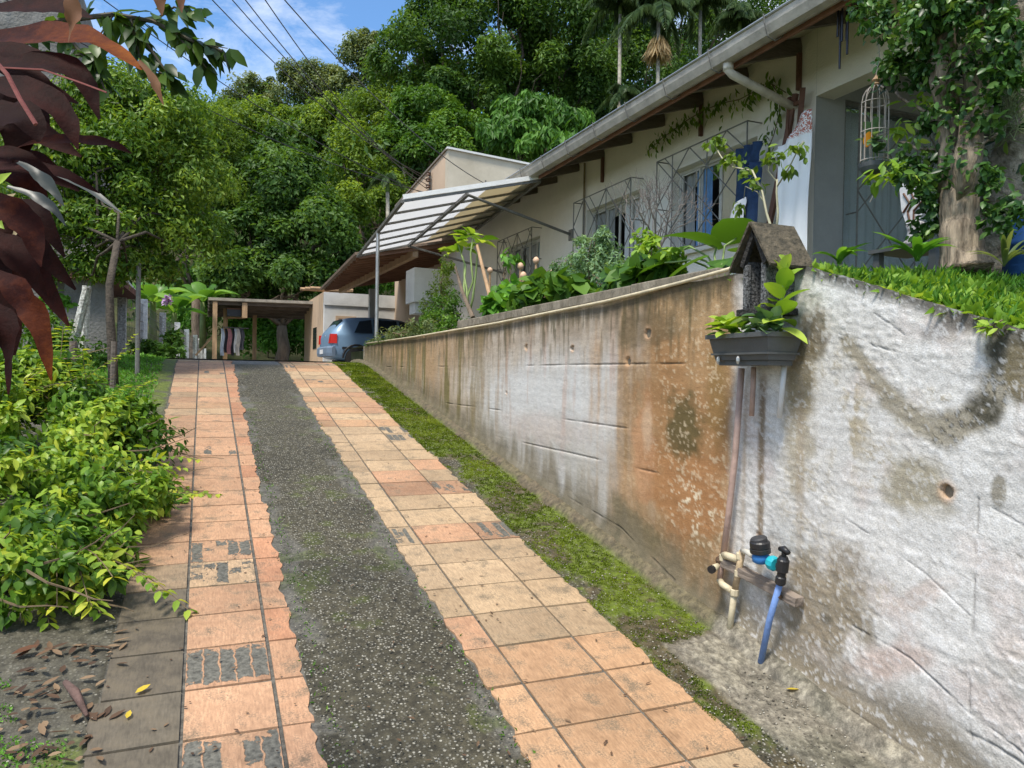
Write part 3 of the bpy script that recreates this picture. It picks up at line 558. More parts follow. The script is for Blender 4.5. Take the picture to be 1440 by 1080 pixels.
# weep holes
for px, py, r in [(911, 469, .022), (805, 490, .016), (1331, 691, .020), (1067, 753, .012), (740, 488, .02), (883, 508, .025), (596, 470, .02), (712, 552, .012)]:
    y0, z0 = yz(px, py); d = np.hypot((Yw-y0), (Zw-z0)*0.9); m_ = sst(r*1.1, r*0.7, d+0.006*(f2-.5)); Xw = Xw+0.05*m_*(1 if px in (911, 1331, 805) else .3); wm(sst(r*2.2, r, d+0.02*(f2-.5)), [0.52, 0.33, 0.20], .6)
    wm(m_, [0.03, .02, .015] if px in (911, 805) else [0.42, 0.25, 0.12], .9)
W_ *= (0.90+0.22*(f3-0.5)+0.25*(f2-0.5)+0.03)[..., None]
V = np.stack([Xw, Yw, Zw], -1).reshape(-1, 3); i = (np.arange(ny-1)[:, None]*nz+np.arange(nz-1)[None, :]).reshape(-1, 1)
F = np.hstack([i, i+1, i+nz+1, i+nz])
wall = thing('retaining_wall', 'long stained white and rust concrete retaining wall beside the tiled driveway', 'wall', (WX, 0.5, 0))
vcolmat('wall_paint', 0.85, 0.35, 170, 0.2, 0.22, 190, 0.006)
link('wall_face', npmesh('wall_face', V, F, col=W_.reshape(-1, 3)), MATS['wall_paint'], wall, smooth=True)
CONC = plain('old_concrete', (0.30, 0.26, 0.20), 0.9, 0.5, 5, 0.6, 40, col2=(0.09, 0.075, 0.05), stretch=(1, 1, 0.5))
mb = MB(); seg = list(np.linspace(0.55, 10.85, 60))
for a, b in zip(seg[:-1], seg[1:]):
    za, zb2 = float(wtop(a))-0.004, float(wtop(b))-0.004
    mb.prism(None, [Vector((WX+0.004, a, za)), Vector((WX+0.12, a, za)), Vector((WX+0.12, a, -0.5)), Vector((WX+0.06, a, -0.5))], [Vector((WX+0.004, b, zb2)), Vector((WX+0.12, b, zb2)), Vector((WX+0.12, b, -0.5)), Vector((WX+0.06, b, -0.5))])
mb.build('wall_core', CONC, wall)
MB().add([(WX-0.02, 10.86, 1.0), (WX+0.12, 10.86, 1.0), (WX+0.12, 10.86, 1.93), (WX-0.02, 10.86, 1.93)], [(0, 1, 2, 3)]).build('wall_end', CONC, wall)
# coping kerb of the planting bed, five cast lengths
for k, (a, b) in enumerate(zip(np.linspace(2.85, 6.7, 6)[:-1], np.linspace(2.85, 6.7, 6)[1:])):
    MB().box((WX+0.035, a+0.004, 1.90), (WX+0.115, b-0.004, 2.065-0.004*k+random.uniform(-.004, .004))).build('coping', CONC, wall, bevel=0.006)

# ---- raised terrace soil behind the wall
def tz(x, y): return np.minimum(np.where(y < 2.24, wtop(y)-0.03, 1.955)+0.12*sst(2.3, 3.2, x)*sst(2.6, 1.4, y)*1.0+0.06*(fbm(x*3, y*3, 50)-0.5), 2.06)
V, F, *_ = grid(np.linspace(2.28, 14, 60), np.linspace(-3, 13.2, 90), tz)
link('terrace', npmesh('terrace', V, F), MATS['soil'], kind='structure', smooth=True)
MB().box((2.4, 10.5, 0.5), (14, 13.2, 1.90)).build('terrace_bank', MATS['soil'], kind='structure')

# ============================================================ HOUSE
HX = 4.8
STUC = plain('house_render', (0.76, 0.72, 0.64), 0.85, 0.12, 1.2, 0.35, 60)
STUG = plain('grey_render', (0.30, 0.31, 0.30), 0.85, 0.15, 2, 0.3, 60)
WOODD = plain('weathered_wood', (0.13, 0.105, 0.085), 0.85, 0.4, 14, 0.4, 60, stretch=(0.2, 1, 1))
WOODR = plain('red_brown_wood', (0.13, 0.06, 0.038), 0.7, 0.3, 12, 0.3, 50)
WOODL = plain('light_wood', (0.42, 0.27, 0.15), 0.75, 0.35, 10, 0.3, 60, stretch=(1, 1, 0.2))
GALV = plain('galvanised', (0.50, 0.50, 0.49), 0.38, 0.25, 6, 0.1, 40, metal=0.75)
GUTT = plain('gutter_paint', (0.50, 0.46, 0.40), 0.45, 0.3, 5, 0.15, 40, metal=0.2)
IRON = plain('grille_iron', (0.16, 0.155, 0.14), 0.6, 0.3, 30, 0.1, 60)
SOFF = plain('soffit_sheet', (0.52, 0.47, 0.40), 0.85, 0.35, 4, 0.2, 30, stretch=(1, 0.3, 1))
PVC = plain('aged_pvc', (0.58, 0.54, 0.46), 0.5, 0.25, 9, 0.1, 40)
GLASS = glassy('window_glass', (0.03, 0.035, 0.04), 0.05)
house = thing('house', 'long single storey white house with iron window grilles above the retaining wall', 'house', (HX, 5, ZT))
def wz(py_, y, px): return YP(px, py_, y)[2]
wins = []
for (xl, xr, yt, zb_) in [(947, 1065, 232, 2.92), (827, 902, 0, 2.95), (717, 762, 0, 2.90)]:
    ya = XP(xr, 200, HX)[1]; yb = XP(xl, 200, HX)[1]; wins.append((ya, yb, zb_, 3.84 if xl > 900 else (3.80 if xl > 800 else 3.72)))
END_NEAR, END_FAR = 4.93, 15.6
def wall_with_holes(name, holes, y0, y1, z0, z1, x, th, mat, parent):
    ys = sorted({y0, y1, *[h[0] for h in holes], *[h[1] for h in holes]}); zs = sorted({z0, z1, *[h[2] for h in holes], *[h[3] for h in holes]}); m = MB()
    for a, b in zip(ys[:-1], ys[1:]):
        for c, d in zip(zs[:-1], zs[1:]):
            if any(h[0] <= a and b <= h[1] and h[2] <= c and d <= h[3] for h in holes): continue
            m.add([(x, a, c), (x, b, c), (x, b, d), (x, a, d)], [(0, 3, 2, 1)])
    for a, b, c, d in holes:
        m.add([(x, a, c), (x, b, c), (x, b, d), (x, a, d), (x+th, a, c), (x+th, b, c), (x+th, b, d), (x+th, a, d)], [(0, 1, 5, 4), (1, 2, 6, 5), (2, 3, 7, 6), (3, 0, 4, 7)])
    return m.build(name, mat, parent)
wall_with_holes('wall', wins, END_NEAR, END_FAR, 1.6, 4.55, HX, 0.16, STUC, house)
# beam over the porch opening, side wall with grille window, back and ceiling
MB().box((HX, 0.2, 3.97), (HX+0.2, END_NEAR-0.002, 4.62)).build('porch_beam', STUC, house)
MB().box((HX+0.002, END_NEAR, 1.6), (HX+0.33, END_NEAR+0.15, 4.55)).build('pillar', STUG, house)
MB().box((HX+2.6, END_NEAR+0.01, 1.6), (HX+4.2, END_NEAR+0.15, 4.55)).build('wall', STUG, house)
MB().box((HX+0.33, END_NEAR+0.01, 4.0), (HX+2.6, END_NEAR+0.15, 4.55)).build('wall', STUG, house)
MB().box((HX+0.33, END_NEAR+0.01, 1.6), (HX+2.6, END_NEAR+0.15, 2.05)).build('wall', STUG, house)
MB().box((HX+4.2, 0, 1.6), (HX+4.4, END_NEAR+0.15, 4.55)).build('wall', plain('porch_wall', (0.42, 0.42, 0.40), 0.9, 0.1, 2, 0.2), house)
MB().box((HX+0.2, 0, 4.30), (HX+4.2, END_NEAR, 4.34)).build('ceiling', plain('porch_ceiling', (0.50, 0.49, 0.46), 0.85, 0.12, 3, 0.1), house)
MB().box((HX, -2, 1.9), (HX+4.4, END_NEAR+.1, 2.02)).build('porch_floor', CONC, house)
MB().box((HX, -0.1, 2.0), (HX+0.3, 0.2, 4.62)).build('pillar', STUG, house)
MB().box((HX+4.0, 5.1, 1.6), (HX+4.2, END_FAR, 4.55)).build('back_wall', STUC, house)
MB().box((HX+0.0, END_FAR, 1.6), (HX+4.0, END_FAR+0.15, 4.55)).build('gable_wall', STUC, house)
# dark interior partition so rooms read as rooms
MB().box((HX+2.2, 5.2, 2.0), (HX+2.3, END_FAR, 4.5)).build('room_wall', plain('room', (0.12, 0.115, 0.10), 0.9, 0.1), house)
# roof: sheet from gutter to ridge
RS = tan(R(17)); EX = 4.10; EZ = 4.285
def roofz(x): return EZ+(x-EX)*RS
for a, b in zip(np.arange(0.2, 16, 1.1), np.arange(0.2, 16, 1.1)+1.094):
    b = min(b, 15.9); mb = MB(); nw = 24
    top = []; bot = []
    for x in (EX-0.06, 9.4):
        for i in range(nw+1):
            yy_ = a+(b-a)*i/nw; top.append((x, yy_, roofz(x)+0.075+0.018*sin(i*pi/2)))
    fs = [(i, i+nw+1, i+nw+2, i+1) for i in range(nw)]
    mb.add(top, fs); o = mb.build('roof_sheet', plain('fibre_sheet', (0.24, 0.22, 0.20), 0.9, 0.5, 3, 0.5, 30), house); s_ = o.modifiers.new('solid', 'SOLIDIFY'); s_.thickness = 0.012
for a, b in zip(np.linspace(0.2, 15.9, 9)[:-1], np.linspace(0.2, 15.9, 9)[1:]):
    x0, x1 = EX+0.02, HX+0.06
    MB().add([(x0, a+.003, roofz(x0)+0.045), (x1, a+.003, roofz(x1)+0.045), (x1, b-.003, roofz(x1)+0.045), (x0, b-.003, roofz(x0)+0.045)], [(0, 1, 2, 3)]).build('soffit_panel', SOFF, house)
for y in [0.9, 1.6, 2.3, 3.0, 3.73, 4.43, 5.13, 5.82, 6.52, 7.22, 7.92, 8.6, 9.3, 10.0, 10.7, 11.4, 12.1, 12.8]:
    MB().beam((EX+0.06, y, roofz(EX+0.06)-0.03), (HX-0.002, y, roofz(HX)-0.03), 0.055, 0.13).build('rafter', WOODD, house)
for y in (5.13, 6.52, 8.6, 3.73):
    MB().beam((HX-0.025, y-0.02, roofz(HX)-0.10), (HX-0.025, y-0.02, roofz(HX)-0.42), 0.04, 0.03, (0, 1, 0)).build('strut', WOODR, house)
MB().beam((EX+0.045, 0.2, EZ-0.03), (EX+0.045, 13.2, EZ-0.03), 0.025, 0.13).build('fascia', plain('fascia', (0.28, 0.14, 0.10), 0.8, 0.3, 8, 0.2), house)
# gutter: open trough with a bead, brackets, joints
GK = 1.0
gp = [(0.02, 0.05), (0.02, -0.065), (-0.035, -0.085), (-0.10, -0.075), (-0.125, -0.01), (-0.135, 0.055), (-0.122, 0.062), (-0.113, 0.052), (-0.095, -0.06), (-0.035, -0.07), (0.008, -0.055), (0.008, 0.05)]
mb = MB(); mb.prism(None, [Vector((EX+a*GK, 0.2, EZ+c*GK)) for a, c in gp], [Vector((EX+a*GK, 9.95, EZ+c*GK)) for a, c in gp]); gut = mb.build('gutter', GUTT, house)
MB().tube([(EX-0.136, 0.2, EZ+0.052), (EX-0.136, 9.95, EZ+0.052)], 0.012, 8).build('bead', GALV, gut)
for y in np.arange(1.2, 9.9, 0.68):
    MB().tube([(EX+0.03, y, EZ+0.05), (EX+0.03, y, EZ-0.07), (EX-0.045, y, EZ-0.118), (EX-0.115, y, EZ-0.098), (EX-0.152, y, EZ+0.0), (EX-0.163, y, EZ+0.065)], 0.006, 5).build('bracket', IRON, gut)
# slanting drain pipe from the gutter to the wall and its elbow
q0 = np.array([EX-0.04, XP(1030, 72, EX)[1], EZ-0.08]); q1 = XP(1118, 152, HX-0.06)
mb = MB(); mb.tube([q0, q0+np.array([0.0, 0, -0.055]), q0+np.array([0.035, -0.01, -0.09]), q1], 0.036, 14); dp = mb.build('drain_pipe', PVC, house, smooth=True)
MB().tube([q0+np.array([0, 0, 0.0]), q0+np.array([0, 0, -0.06])], 0.043, 14).build('collar', PVC, dp, smooth=True)
MB().tube([q1, q1+np.array([0.02, 0, -0.1]), (q1[0]+0.02, q1[1], 2.1)], 0.03, 10).build('drain_pipe', PVC, house, smooth=True)
# electrical conduit by the second window
q = XP(822, 235, HX-0.03); MB().tube([(q[0], q[1], 4.45), (q[0], q[1], 2.4)], 0.014, 8).build('conduit', plain('conduit', (0.20, 0.15, 0.08), .7), house)

FRAMEM = plain('window_frame_paint', (0.55, 0.54, 0.50), 0.5, 0.15, 6, 0.1)
CURT = {'beige': plain('curtain_beige', (0.55, 0.48, 0.34), 0.9, 0.15, 5, 0.2), 'blue': plain('curtain_blue', (0.13, 0.27, 0.50), 0.8, 0.2, 5, 0.2), 'grey': plain('curtain_grey', (0.30, 0.31, 0.31), 0.85, 0.2, 5, 0.2), 'white': plain('curtain_white', (0.62, 0.62, 0.60), 0.85, 0.1, 5, 0.2), 'pale': plain('curtain_pale', (0.60, 0.68, 0.70), 0.8, 0.1, 5, 0.2)}
def curtain(parent, x, ya, yb, z0, z1, mat, amp=0.018, per=0.11):
    n = max(8, int((yb-ya)/0.02)); m = MB(); vs = []
    for z, k in ((z1, 0.5), ((z0+z1)/2, 1), (z0, 1.2)):
        for i in range(n+1):
            y = ya+(yb-ya)*i/n; vs.append((x+amp*k*sin(2*pi*i/n*(yb-ya)/per+z), y, z))
    m.add(vs, [(r*(n+1)+i, r*(n+1)+i+1, (r+1)*(n+1)+i+1, (r+1)*(n+1)+i) for r in range(2) for i in range(n)])
    return m.build('curtain', mat, parent, smooth=True)
def curtain_x(parent, y, xa, xb, z0, z1, mat, amp=0.015, per=0.10):
    n = max(8, int((xb-xa)/0.02)); m = MB(); vs = []
    for z in (z1, z0):
        for i in range(n+1): vs.append((xa+(xb-xa)*i/n, y+amp*sin(2*pi*i/n*(xb-xa)/per), z))
    m.add(vs, [(i, i+1, n+2+i, n+1+i) for i in range(n)]); return m.build('curtain', mat, parent, smooth=True)
def grille(parent, y0, y1, z0, z1, x, cell=0.30, depth=0.17, axis='y'):
    """welded geometric lattice proud of the wall: outer frame, uprights, diagonals"""
    m = MB(); T = (lambda y, z: (x, y, z)) if axis == 'y' else (lambda y, z: (y, x, z)); r = 0.0065
    for a, b in [((y0, z0), (y1, z0)), ((y1, z0), (y1, z1)), ((y1, z1), (y0, z1)), ((y0, z1), (y0, z0))]: m.tube([T(*a), T(*b)], r*1.2, 5)
    n = max(2, round((y1-y0)/cell)); c = (y1-y0)/n; k = max(2, round((z1-z0)/c)); d = (z1-z0)/k
    for i in range(1, n):
        if i % 2 == 0: m.tube([T(y0+i*c, z0), T(y0+i*c, z1)], r, 5)
    for i in range(n):
        for j in range(k):
            a, b, e, f = y0+i*c, z0+j*d, y0+(i+1)*c, z0+(j+1)*d
            if (i+j) % 2: m.tube([T(a, b), T(e, f)], r, 5)
            else: m.tube([T(a, f), T(e, b)], r, 5)
            if (i*2+j) % 3 == 0: m.tube([T((a+e)/2, b), T(e, (b+f)/2)], r*.9, 5)
            if (i+j*2) % 3 == 1: m.tube([T(a, (b+f)/2), T((a+e)/2, f)], r*.9, 5)
    for yy_ in (y0, y1):
        for zz in (z0, (z0+z1)/2, z1):
            m.tube([T(yy_, zz), (x+depth, yy_, zz) if axis == 'y' else (yy_, x+depth, zz)], r, 5)
    return m.build('grille', IRON, parent)
def window(y0, y1, z0, z1, layout, gr):
    x = HX+0.09
    m = MB(); t = 0.035
    m.box((x, y0+.001, z0+.001), (x+0.05, y1-.001, z0+t)); m.box((x, y0+.001, z1-t), (x+0.05, y1-.001, z1-.001)); m.box((x, y0+.001, z0+t), (x+0.05, y0+t, z1-t)); m.box((x, y1-t, z0+t), (x+0.05, y1-.001, z1-t))
    wn = m.build('window', FRAMEM, house)
    n = 4; c = (y1-y0-2*t)/n
    for i in range(n):
        a = y0+t+i*c; xo = x+0.012+0.018*(i in (1, 2))
        f = MB(); f.box((xo, a, z0+t), (xo+0.015, a+0.02, z1-t)); f.box((xo, a+c-0.02, z0+t), (xo+0.015, a+c, z1-t)); f.box((xo, a+.02, z0+t), (xo+0.015, a+c-.02, z0+t+.02)); f.box((xo, a+.02, z1-t-.02), (xo+.015, a+c-.02, z1-t)); f.build('sash', FRAMEM, wn)
        kind = layout[i]
        if kind != 'open':
            pass
    for (a, b, cm_) in gr: curtain(wn, x+0.06, y0+(y1-y0)*a, y0+(y1-y0)*b, z0+0.01, z1-0.01, CURT[cm_])
    MB().box((HX-0.04, y0-0.05, z0-0.045), (HX+0.10, y1+0.05, z0-0.001)).build('sill', STUC, wn)
    grille(wn, y0-0.06, y1+0.06, z0-0.03, z1+0.10, HX-0.17)
    return wn
w1 = window(*wins[0][:4], 'abcd', [(0, .30, 'pale'), (.30, .54, 'beige'), (.62, .83, 'blue'), (.84, .99, 'grey')])
w2 = window(*wins[1][:4], 'abcd', [(0, .42, 'white'), (.62, 1, 'grey')])
w3 = window(*wins[2][:4], 'abcd', [(0, .30, 'pale'), (.30, .65, 'grey'), (.75, 1, 'grey')])
# glazed porch window on the side wall behind its grille
sw = MB(); X0, X1 = HX+0.33, HX+2.6
for a, b in [((X0, 2.05), (X0+0.04, 4.0)), ((X1-0.04, 2.05), (X1, 4.0)), ((X0+.04, 3.96), (X1-.04, 4.0)), ((X0+.04, 2.05), (X1-.04, 2.09))]: sw.box((a[0], END_NEAR+0.03, a[1]), (b[0], END_NEAR+0.08, b[1]))
sw = sw.build('window', IRON, house)
for i in range(4):
    a = X0+0.04+i*(X1-X0-.08)/4; b = a+(X1-X0-.08)/4-0.01; MB().box((a, END_NEAR+0.045+0.006*(i % 2), 2.09), (b, END_NEAR+0.05+0.006*(i % 2), 3.96)).build('pane', glassy('porch_glass', (0.22, 0.28, 0.28), 0.25, 0.25), sw)
curtain_x(sw, END_NEAR+0.12, X0, X1, 2.1, 3.95, CURT['pale'])
grille(sw, X0+0.06, X1-0.1, 2.08, 3.93, END_NEAR-0.10, 0.36, 0.12, 'x')

# ============================================================ CANOPY AT THE FAR END
POLY = leafmat('canopy_sheet', [(0.88, 0.88, 0.88)]*2, 0.6, 0.5, 0.3, (1, 1, 1)); POLY2 = leafmat('canopy_sheet_old', [(0.72, 0.68, 0.57)]*2, 0.5, 0.5, 0.3, (1, 0.95, 0.85))
STEEL = plain('steel_tube', (0.17, 0.165, 0.15), 0.5, 0.3, 20, 0.1, metal=0.3)
cA = np.array([2.36, 9.5, 3.77]); cB = np.array([3.24, 9.5, 3.95]); cD = np.array([4.16, 9.2, 4.17]); fA = np.array([2.72, 14.42, 3.77]); fB = np.array([3.55, 13.76, 3.95]); fD = np.array([4.62, 13.0, 4.22])
can = thing('canopy', 'white translucent lean-to canopy on dark steel frame at the far end of the eave', 'canopy', (2.5, 12, 1.9))
up_ = np.array([0, 0, 0.035])
def quad_sheet(a, b, c, d, mat, nm='roof_sheet'):
    o = MB().add([a+up_, b+up_, c+up_, d+up_], [(0, 1, 2, 3)]).build(nm, mat, can); s_ = o.modifiers.new('s', 'SOLIDIFY'); s_.thickness = 0.006; return o
mC = cB*0.72+cD*0.28; mF = fB*0.72+fD*0.28
quad_sheet(cA, cB, fB, fA, POLY); quad_sheet(cB, mC, mF, fB, POLY); quad_sheet(mC, cD, fD, mF, POLY2)
for a, b in ((cA, fA), (cB, fB), (cD, fD)): MB().beam(a, b, 0.045, 0.045).build('beam', STEEL, can)
for k in range(7):
    t = k/6; MB().beam(cA*(1-t)+fA*t, cD*(1-t)+fD*t, 0.03, 0.03).build('purlin', STEEL, can)
MB().beam(cA+[0, -.02, .05], cD+[0, -.02, .05], 0.02, 0.06).build('front_trim', plain('white_trim', (0.7, 0.7, 0.68), .6, .1), can)
pp = cA*0.55+fA*0.45; MB().tube([(pp[0], pp[1], 1.6), (pp[0], pp[1], 3.77)], 0.03, 10).build('post', GALV, can)
MB().tube([cB, XP(803, 330, HX)], 0.02, 8).build('brace', STEEL, can); MB().box((HX-0.02, 9.44, 3.47), (HX-.002, 9.54, 3.62)).build('wall_plate', STEEL, can)
MB().tube([fB*0.98+fA*0.02, XP(712, 385, HX)], 0.02, 8).build('brace', STEEL, can)

# ============================================================ CARPORT, OUTBUILDING, SHED
PURLW = plain('reddish_timber', (0.26, 0.13, 0.075), 0.8, 0.35, 10, 0.3, 50, stretch=(.3, 1, 1)); TILEU = plain('old_roof_underside', (0.24, 0.17, 0.12), 0.9, 0.4, 5, 0.4)
WHITE = plain('white_wall_paint', (0.62, 0.62, 0.60), 0.85, 0.15, 2.5, 0.2); TAN = plain('tan_render', (0.50, 0.36, 0.24), 0.9, 0.12, 3, 0.2)
cp = thing('carport', 'open carport with reddish timber rafters under a tiled lean-to roof', 'carport', (4.5, 20, 1.65))
oa = np.array([2.78, 14.6, 3.80]); ob = np.array([3.3, 22.6, 3.98]); ia = np.array([6.2, 14.6, 4.55]); ib = np.array([7.2, 22.6, 4.75])
n = 17
for k in range(n):
    t = k/(n-1); a = oa*(1-t)+ob*t; b = ia*(1-t)+ib*t; MB().beam(a, b, 0.06, 0.09).build('rafter', PURLW, cp)
o = MB().add([oa+[-.1, -.1, .06], ia+[0, -.1, .06], ib+[0, .3, .06], ob+[-.1, .3, .06]], [(0, 1, 2, 3)]).build('roof', TILEU, cp); o.modifiers.new('s', 'SOLIDIFY').thickness = 0.05
q = 0.33; MB().beam(oa*(1-q)+ia*q-[0, 0, .1], ob*(1-.12)+ib*.12-[0, 0, .1], 0.11, 0.14).build('plate', WOODL, cp)
cc_ = YP(523, 440, 21.9); MB().box((cc_[0]-.09, 21.8, 1.6), (cc_[0]+.09, 21.98, 4.0)).build('column', WHITE, cp)
cc_ = YP(612, 470, 13.4); MB().box((cc_[0]-.1, 13.3, 1.6), (cc_[0]+.12, 13.5, 3.2)).build('column', WHITE, cp)
q0 = YP(583, 372, 13.0); q1 = YP(650, 420, 13.0); o = MB().box((q0[0], 13.0, q1[2]-0.1), (q0[0]+.52, 13.6, q0[2]-.05)).build('lintel_block', WHITE, cp)
MB().box((q0[0]+0.05, 13.1, q1[2]-0.3), (q0[0]+.52, 13.5, q1[2]-.102)).build('lintel_beam', WHITE, cp)
MB().box((6.3, 15.8, 1.6), (6.5, 22.8, 4.6)).build('side_wall', STUC, cp)
ob_ = thing('outbuilding', 'low white outbuilding with tan side at the end of the drive', 'outbuilding', (4.5, 24, 1.65))
m = MB(); m.box((3.42, 23.4, 1.6), (7.6, 23.6, 3.98)); m.build('front_wall', WHITE, ob_)
MB().box((3.42, 23.602, 1.6), (3.6, 28.2, 4.02)).build('side_wall', TAN, ob_)
MB().box((3.40, 23.36, 3.60), (6.4, 23.398, 3.99)).build('ledge', WHITE, ob_)
q0 = YP(472, 444, 23.38); q1 = YP(501, 444, 23.38); MB().box((q0[0], 23.35, 1.65), (q1[0], 23.398, q0[2])).build('door_frame', TAN, ob_); MB().box((q0[0]+.08, 23.34, 1.65), (q1[0]-.08, 23.348, q0[2]-.08)).build('door', plain('old_door', (0.22, 0.16, 0.12), .8), ob_)
q0 = YP(447, 462, 24.5); MB().box((3.405, 25.0, 2.3), (3.418, 25.8, 3.0)).build('side_window', GLASS, ob_)
for k in range(3): MB().tube([(3.0-.1*k, 23.5+.4*k, 4.10+.02*k), (4.3, 23.5+.4*k, 4.10+.02*k)], 0.05, 8).build('roof_log', WOODL, ob_)
# cream building with monopitch parapet
gb = thing('gable_building', 'tall cream and tan box shaped building rising behind the canopy', 'building', (7, 20, 1.65))
c0 = YP(630, 210, 18.0); c1 = YP(560, 300, 18.0)
xg = c0[0]; zg = c0[2]
far_z = YP(553, 291, xg/tan(YAW-math.atan((720-553)/FPX)))[2]; far_y = xg/tan(YAW-math.atan((720-553)/FPX))
e2 = YP(760, 236, 18.0)
MB().prism(None, [Vector((xg, 18.2, 1.6)), Vector((xg, far_y, 1.6)), Vector((xg, far_y, far_z)), Vector((xg, 18.2, zg))], [Vector((xg+0.2, 18.2, 1.6)), Vector((xg+0.2, far_y, 1.6)), Vector((xg+0.2, far_y, far_z)), Vector((xg+0.2, 18.2, zg))]).build('side_wall', plain('tan_wall', (0.54, 0.40, 0.28), 0.85, 0.12, 0.8, 0.1), gb)
xe = xg+4.5; ze = zg+(e2[2]-zg)/(e2[0]-xg)*(xe-xg)
MB().prism(None, [Vector((xg, 18.0, 1.6)), Vector((xe, 18.0, 1.6)), Vector((xe, 18.0, ze)), Vector((xg, 18.0, zg))], [Vector((xg, 18.198, 1.6)), Vector((xe, 18.198, 1.6)), Vector((xe, 18.198, ze)), Vector((xg, 18.198, zg))]).build('front_wall', plain('cream_wall', (0.58, 0.52, 0.41), 0.85, 0.25, 0.9, 0.2, 12, col2=(0.42, 0.37, 0.28)), gb)
MB().beam((xg-.04, 18.0, zg+.03), (xe, 18.0, ze+.03), .12, .05).build('coping', WHITE, gb); MB().beam((xg, 18.0, zg+.03), (xg, far_y, far_z+.03), .08, .05).build('coping', plain('dark_coping', (0.2, .17, .14), .8), gb)
bx = YP(600, 245, 19.6); insm = MB()
xx_ = xg-0.06; yb_ = xx_/tan(YAW-math.atan((720-600)/FPX)); 
za = YP(600, 240, yb_)[2]; zb3 = YP(600, 275, yb_)[2]
MB().tube([(xx_, yb_, za), (xx_, yb_, zb3)], 0.03, 6).build('wire_bracket', IRON, gb)
for k in range(4): MB().lathe((xx_-.05, yb_, za+(zb3-za)*(.12+.25*k)), [(0.03, -.05), (0.07, -.03), (0.05, 0), (0.07, .03), (0.03, .05)], 10).build('insulator', plain('insulator', (0.12, 0.07, 0.05), .4), gb)
MB().tube([(xg+1.0, 17.95, 5.9), (xg+1.0, 17.95, 6.5)], .02, 6).build('antenna_mast', IRON, gb)
# shed
sh = thing('open_shed', 'low open timber shed with flat sheet roof left of the outbuilding', 'shed', (1.9, 27, 1.6))
def SY(px, py, y=26.0): return YP(px, py, y)
a = SY(293, 418); b = SY(452, 424); 
MB().prism(None, [Vector((a[0], 26.0, a[2])), Vector((b[0]+.3, 26.0, b[2])), Vector((b[0]+.3, 29.5, b[2]-.25)), Vector((a[0], 29.5, a[2]-.25))], [Vector((a[0], 26.0, a[2]-.09)), Vector((b[0]+.3, 26.0, b[2]-.09)), Vector((b[0]+.3, 29.5, b[2]-.34)), Vector((a[0], 29.5, a[2]-.34))]).build('roof', plain('shed_sheet', (0.34, 0.30, 0.24), .85, .4, 4, .3), sh)
for k in range(5): MB().beam((a[0], 26.2+.75*k, a[2]-.16-.05*k), (b[0]+.2, 26.2+.75*k, b[2]-.16-.05*k), .07, .1).build('rafter', WOODD, sh)
for px, y in ((302, 26.1), (317, 27.2), (358, 29.2)):
    q = YP(px, 460, y); MB().box((q[0]-.07, y-.07, 1.5), (q[0]+.07, y+.07, a[2]-.12)).build('post', WOODL, sh)
q = SY(344, 440, 26.1); MB().box((q[0]-.08, 26.05, YP(344, 447, 26.1)[2]), (q[0]+.08, 26.15, a[2]-.11)).build('hanging_board', WOODL, sh)
MB().beam(SY(319, 447, 27.2), SY(345, 447, 27.2), .5, .04).build('shelf', WOODL, sh)
MB().beam(SY(275, 500, 26.3), SY(302, 470, 26.3), .06, .06).build('brace', WOODL, sh)

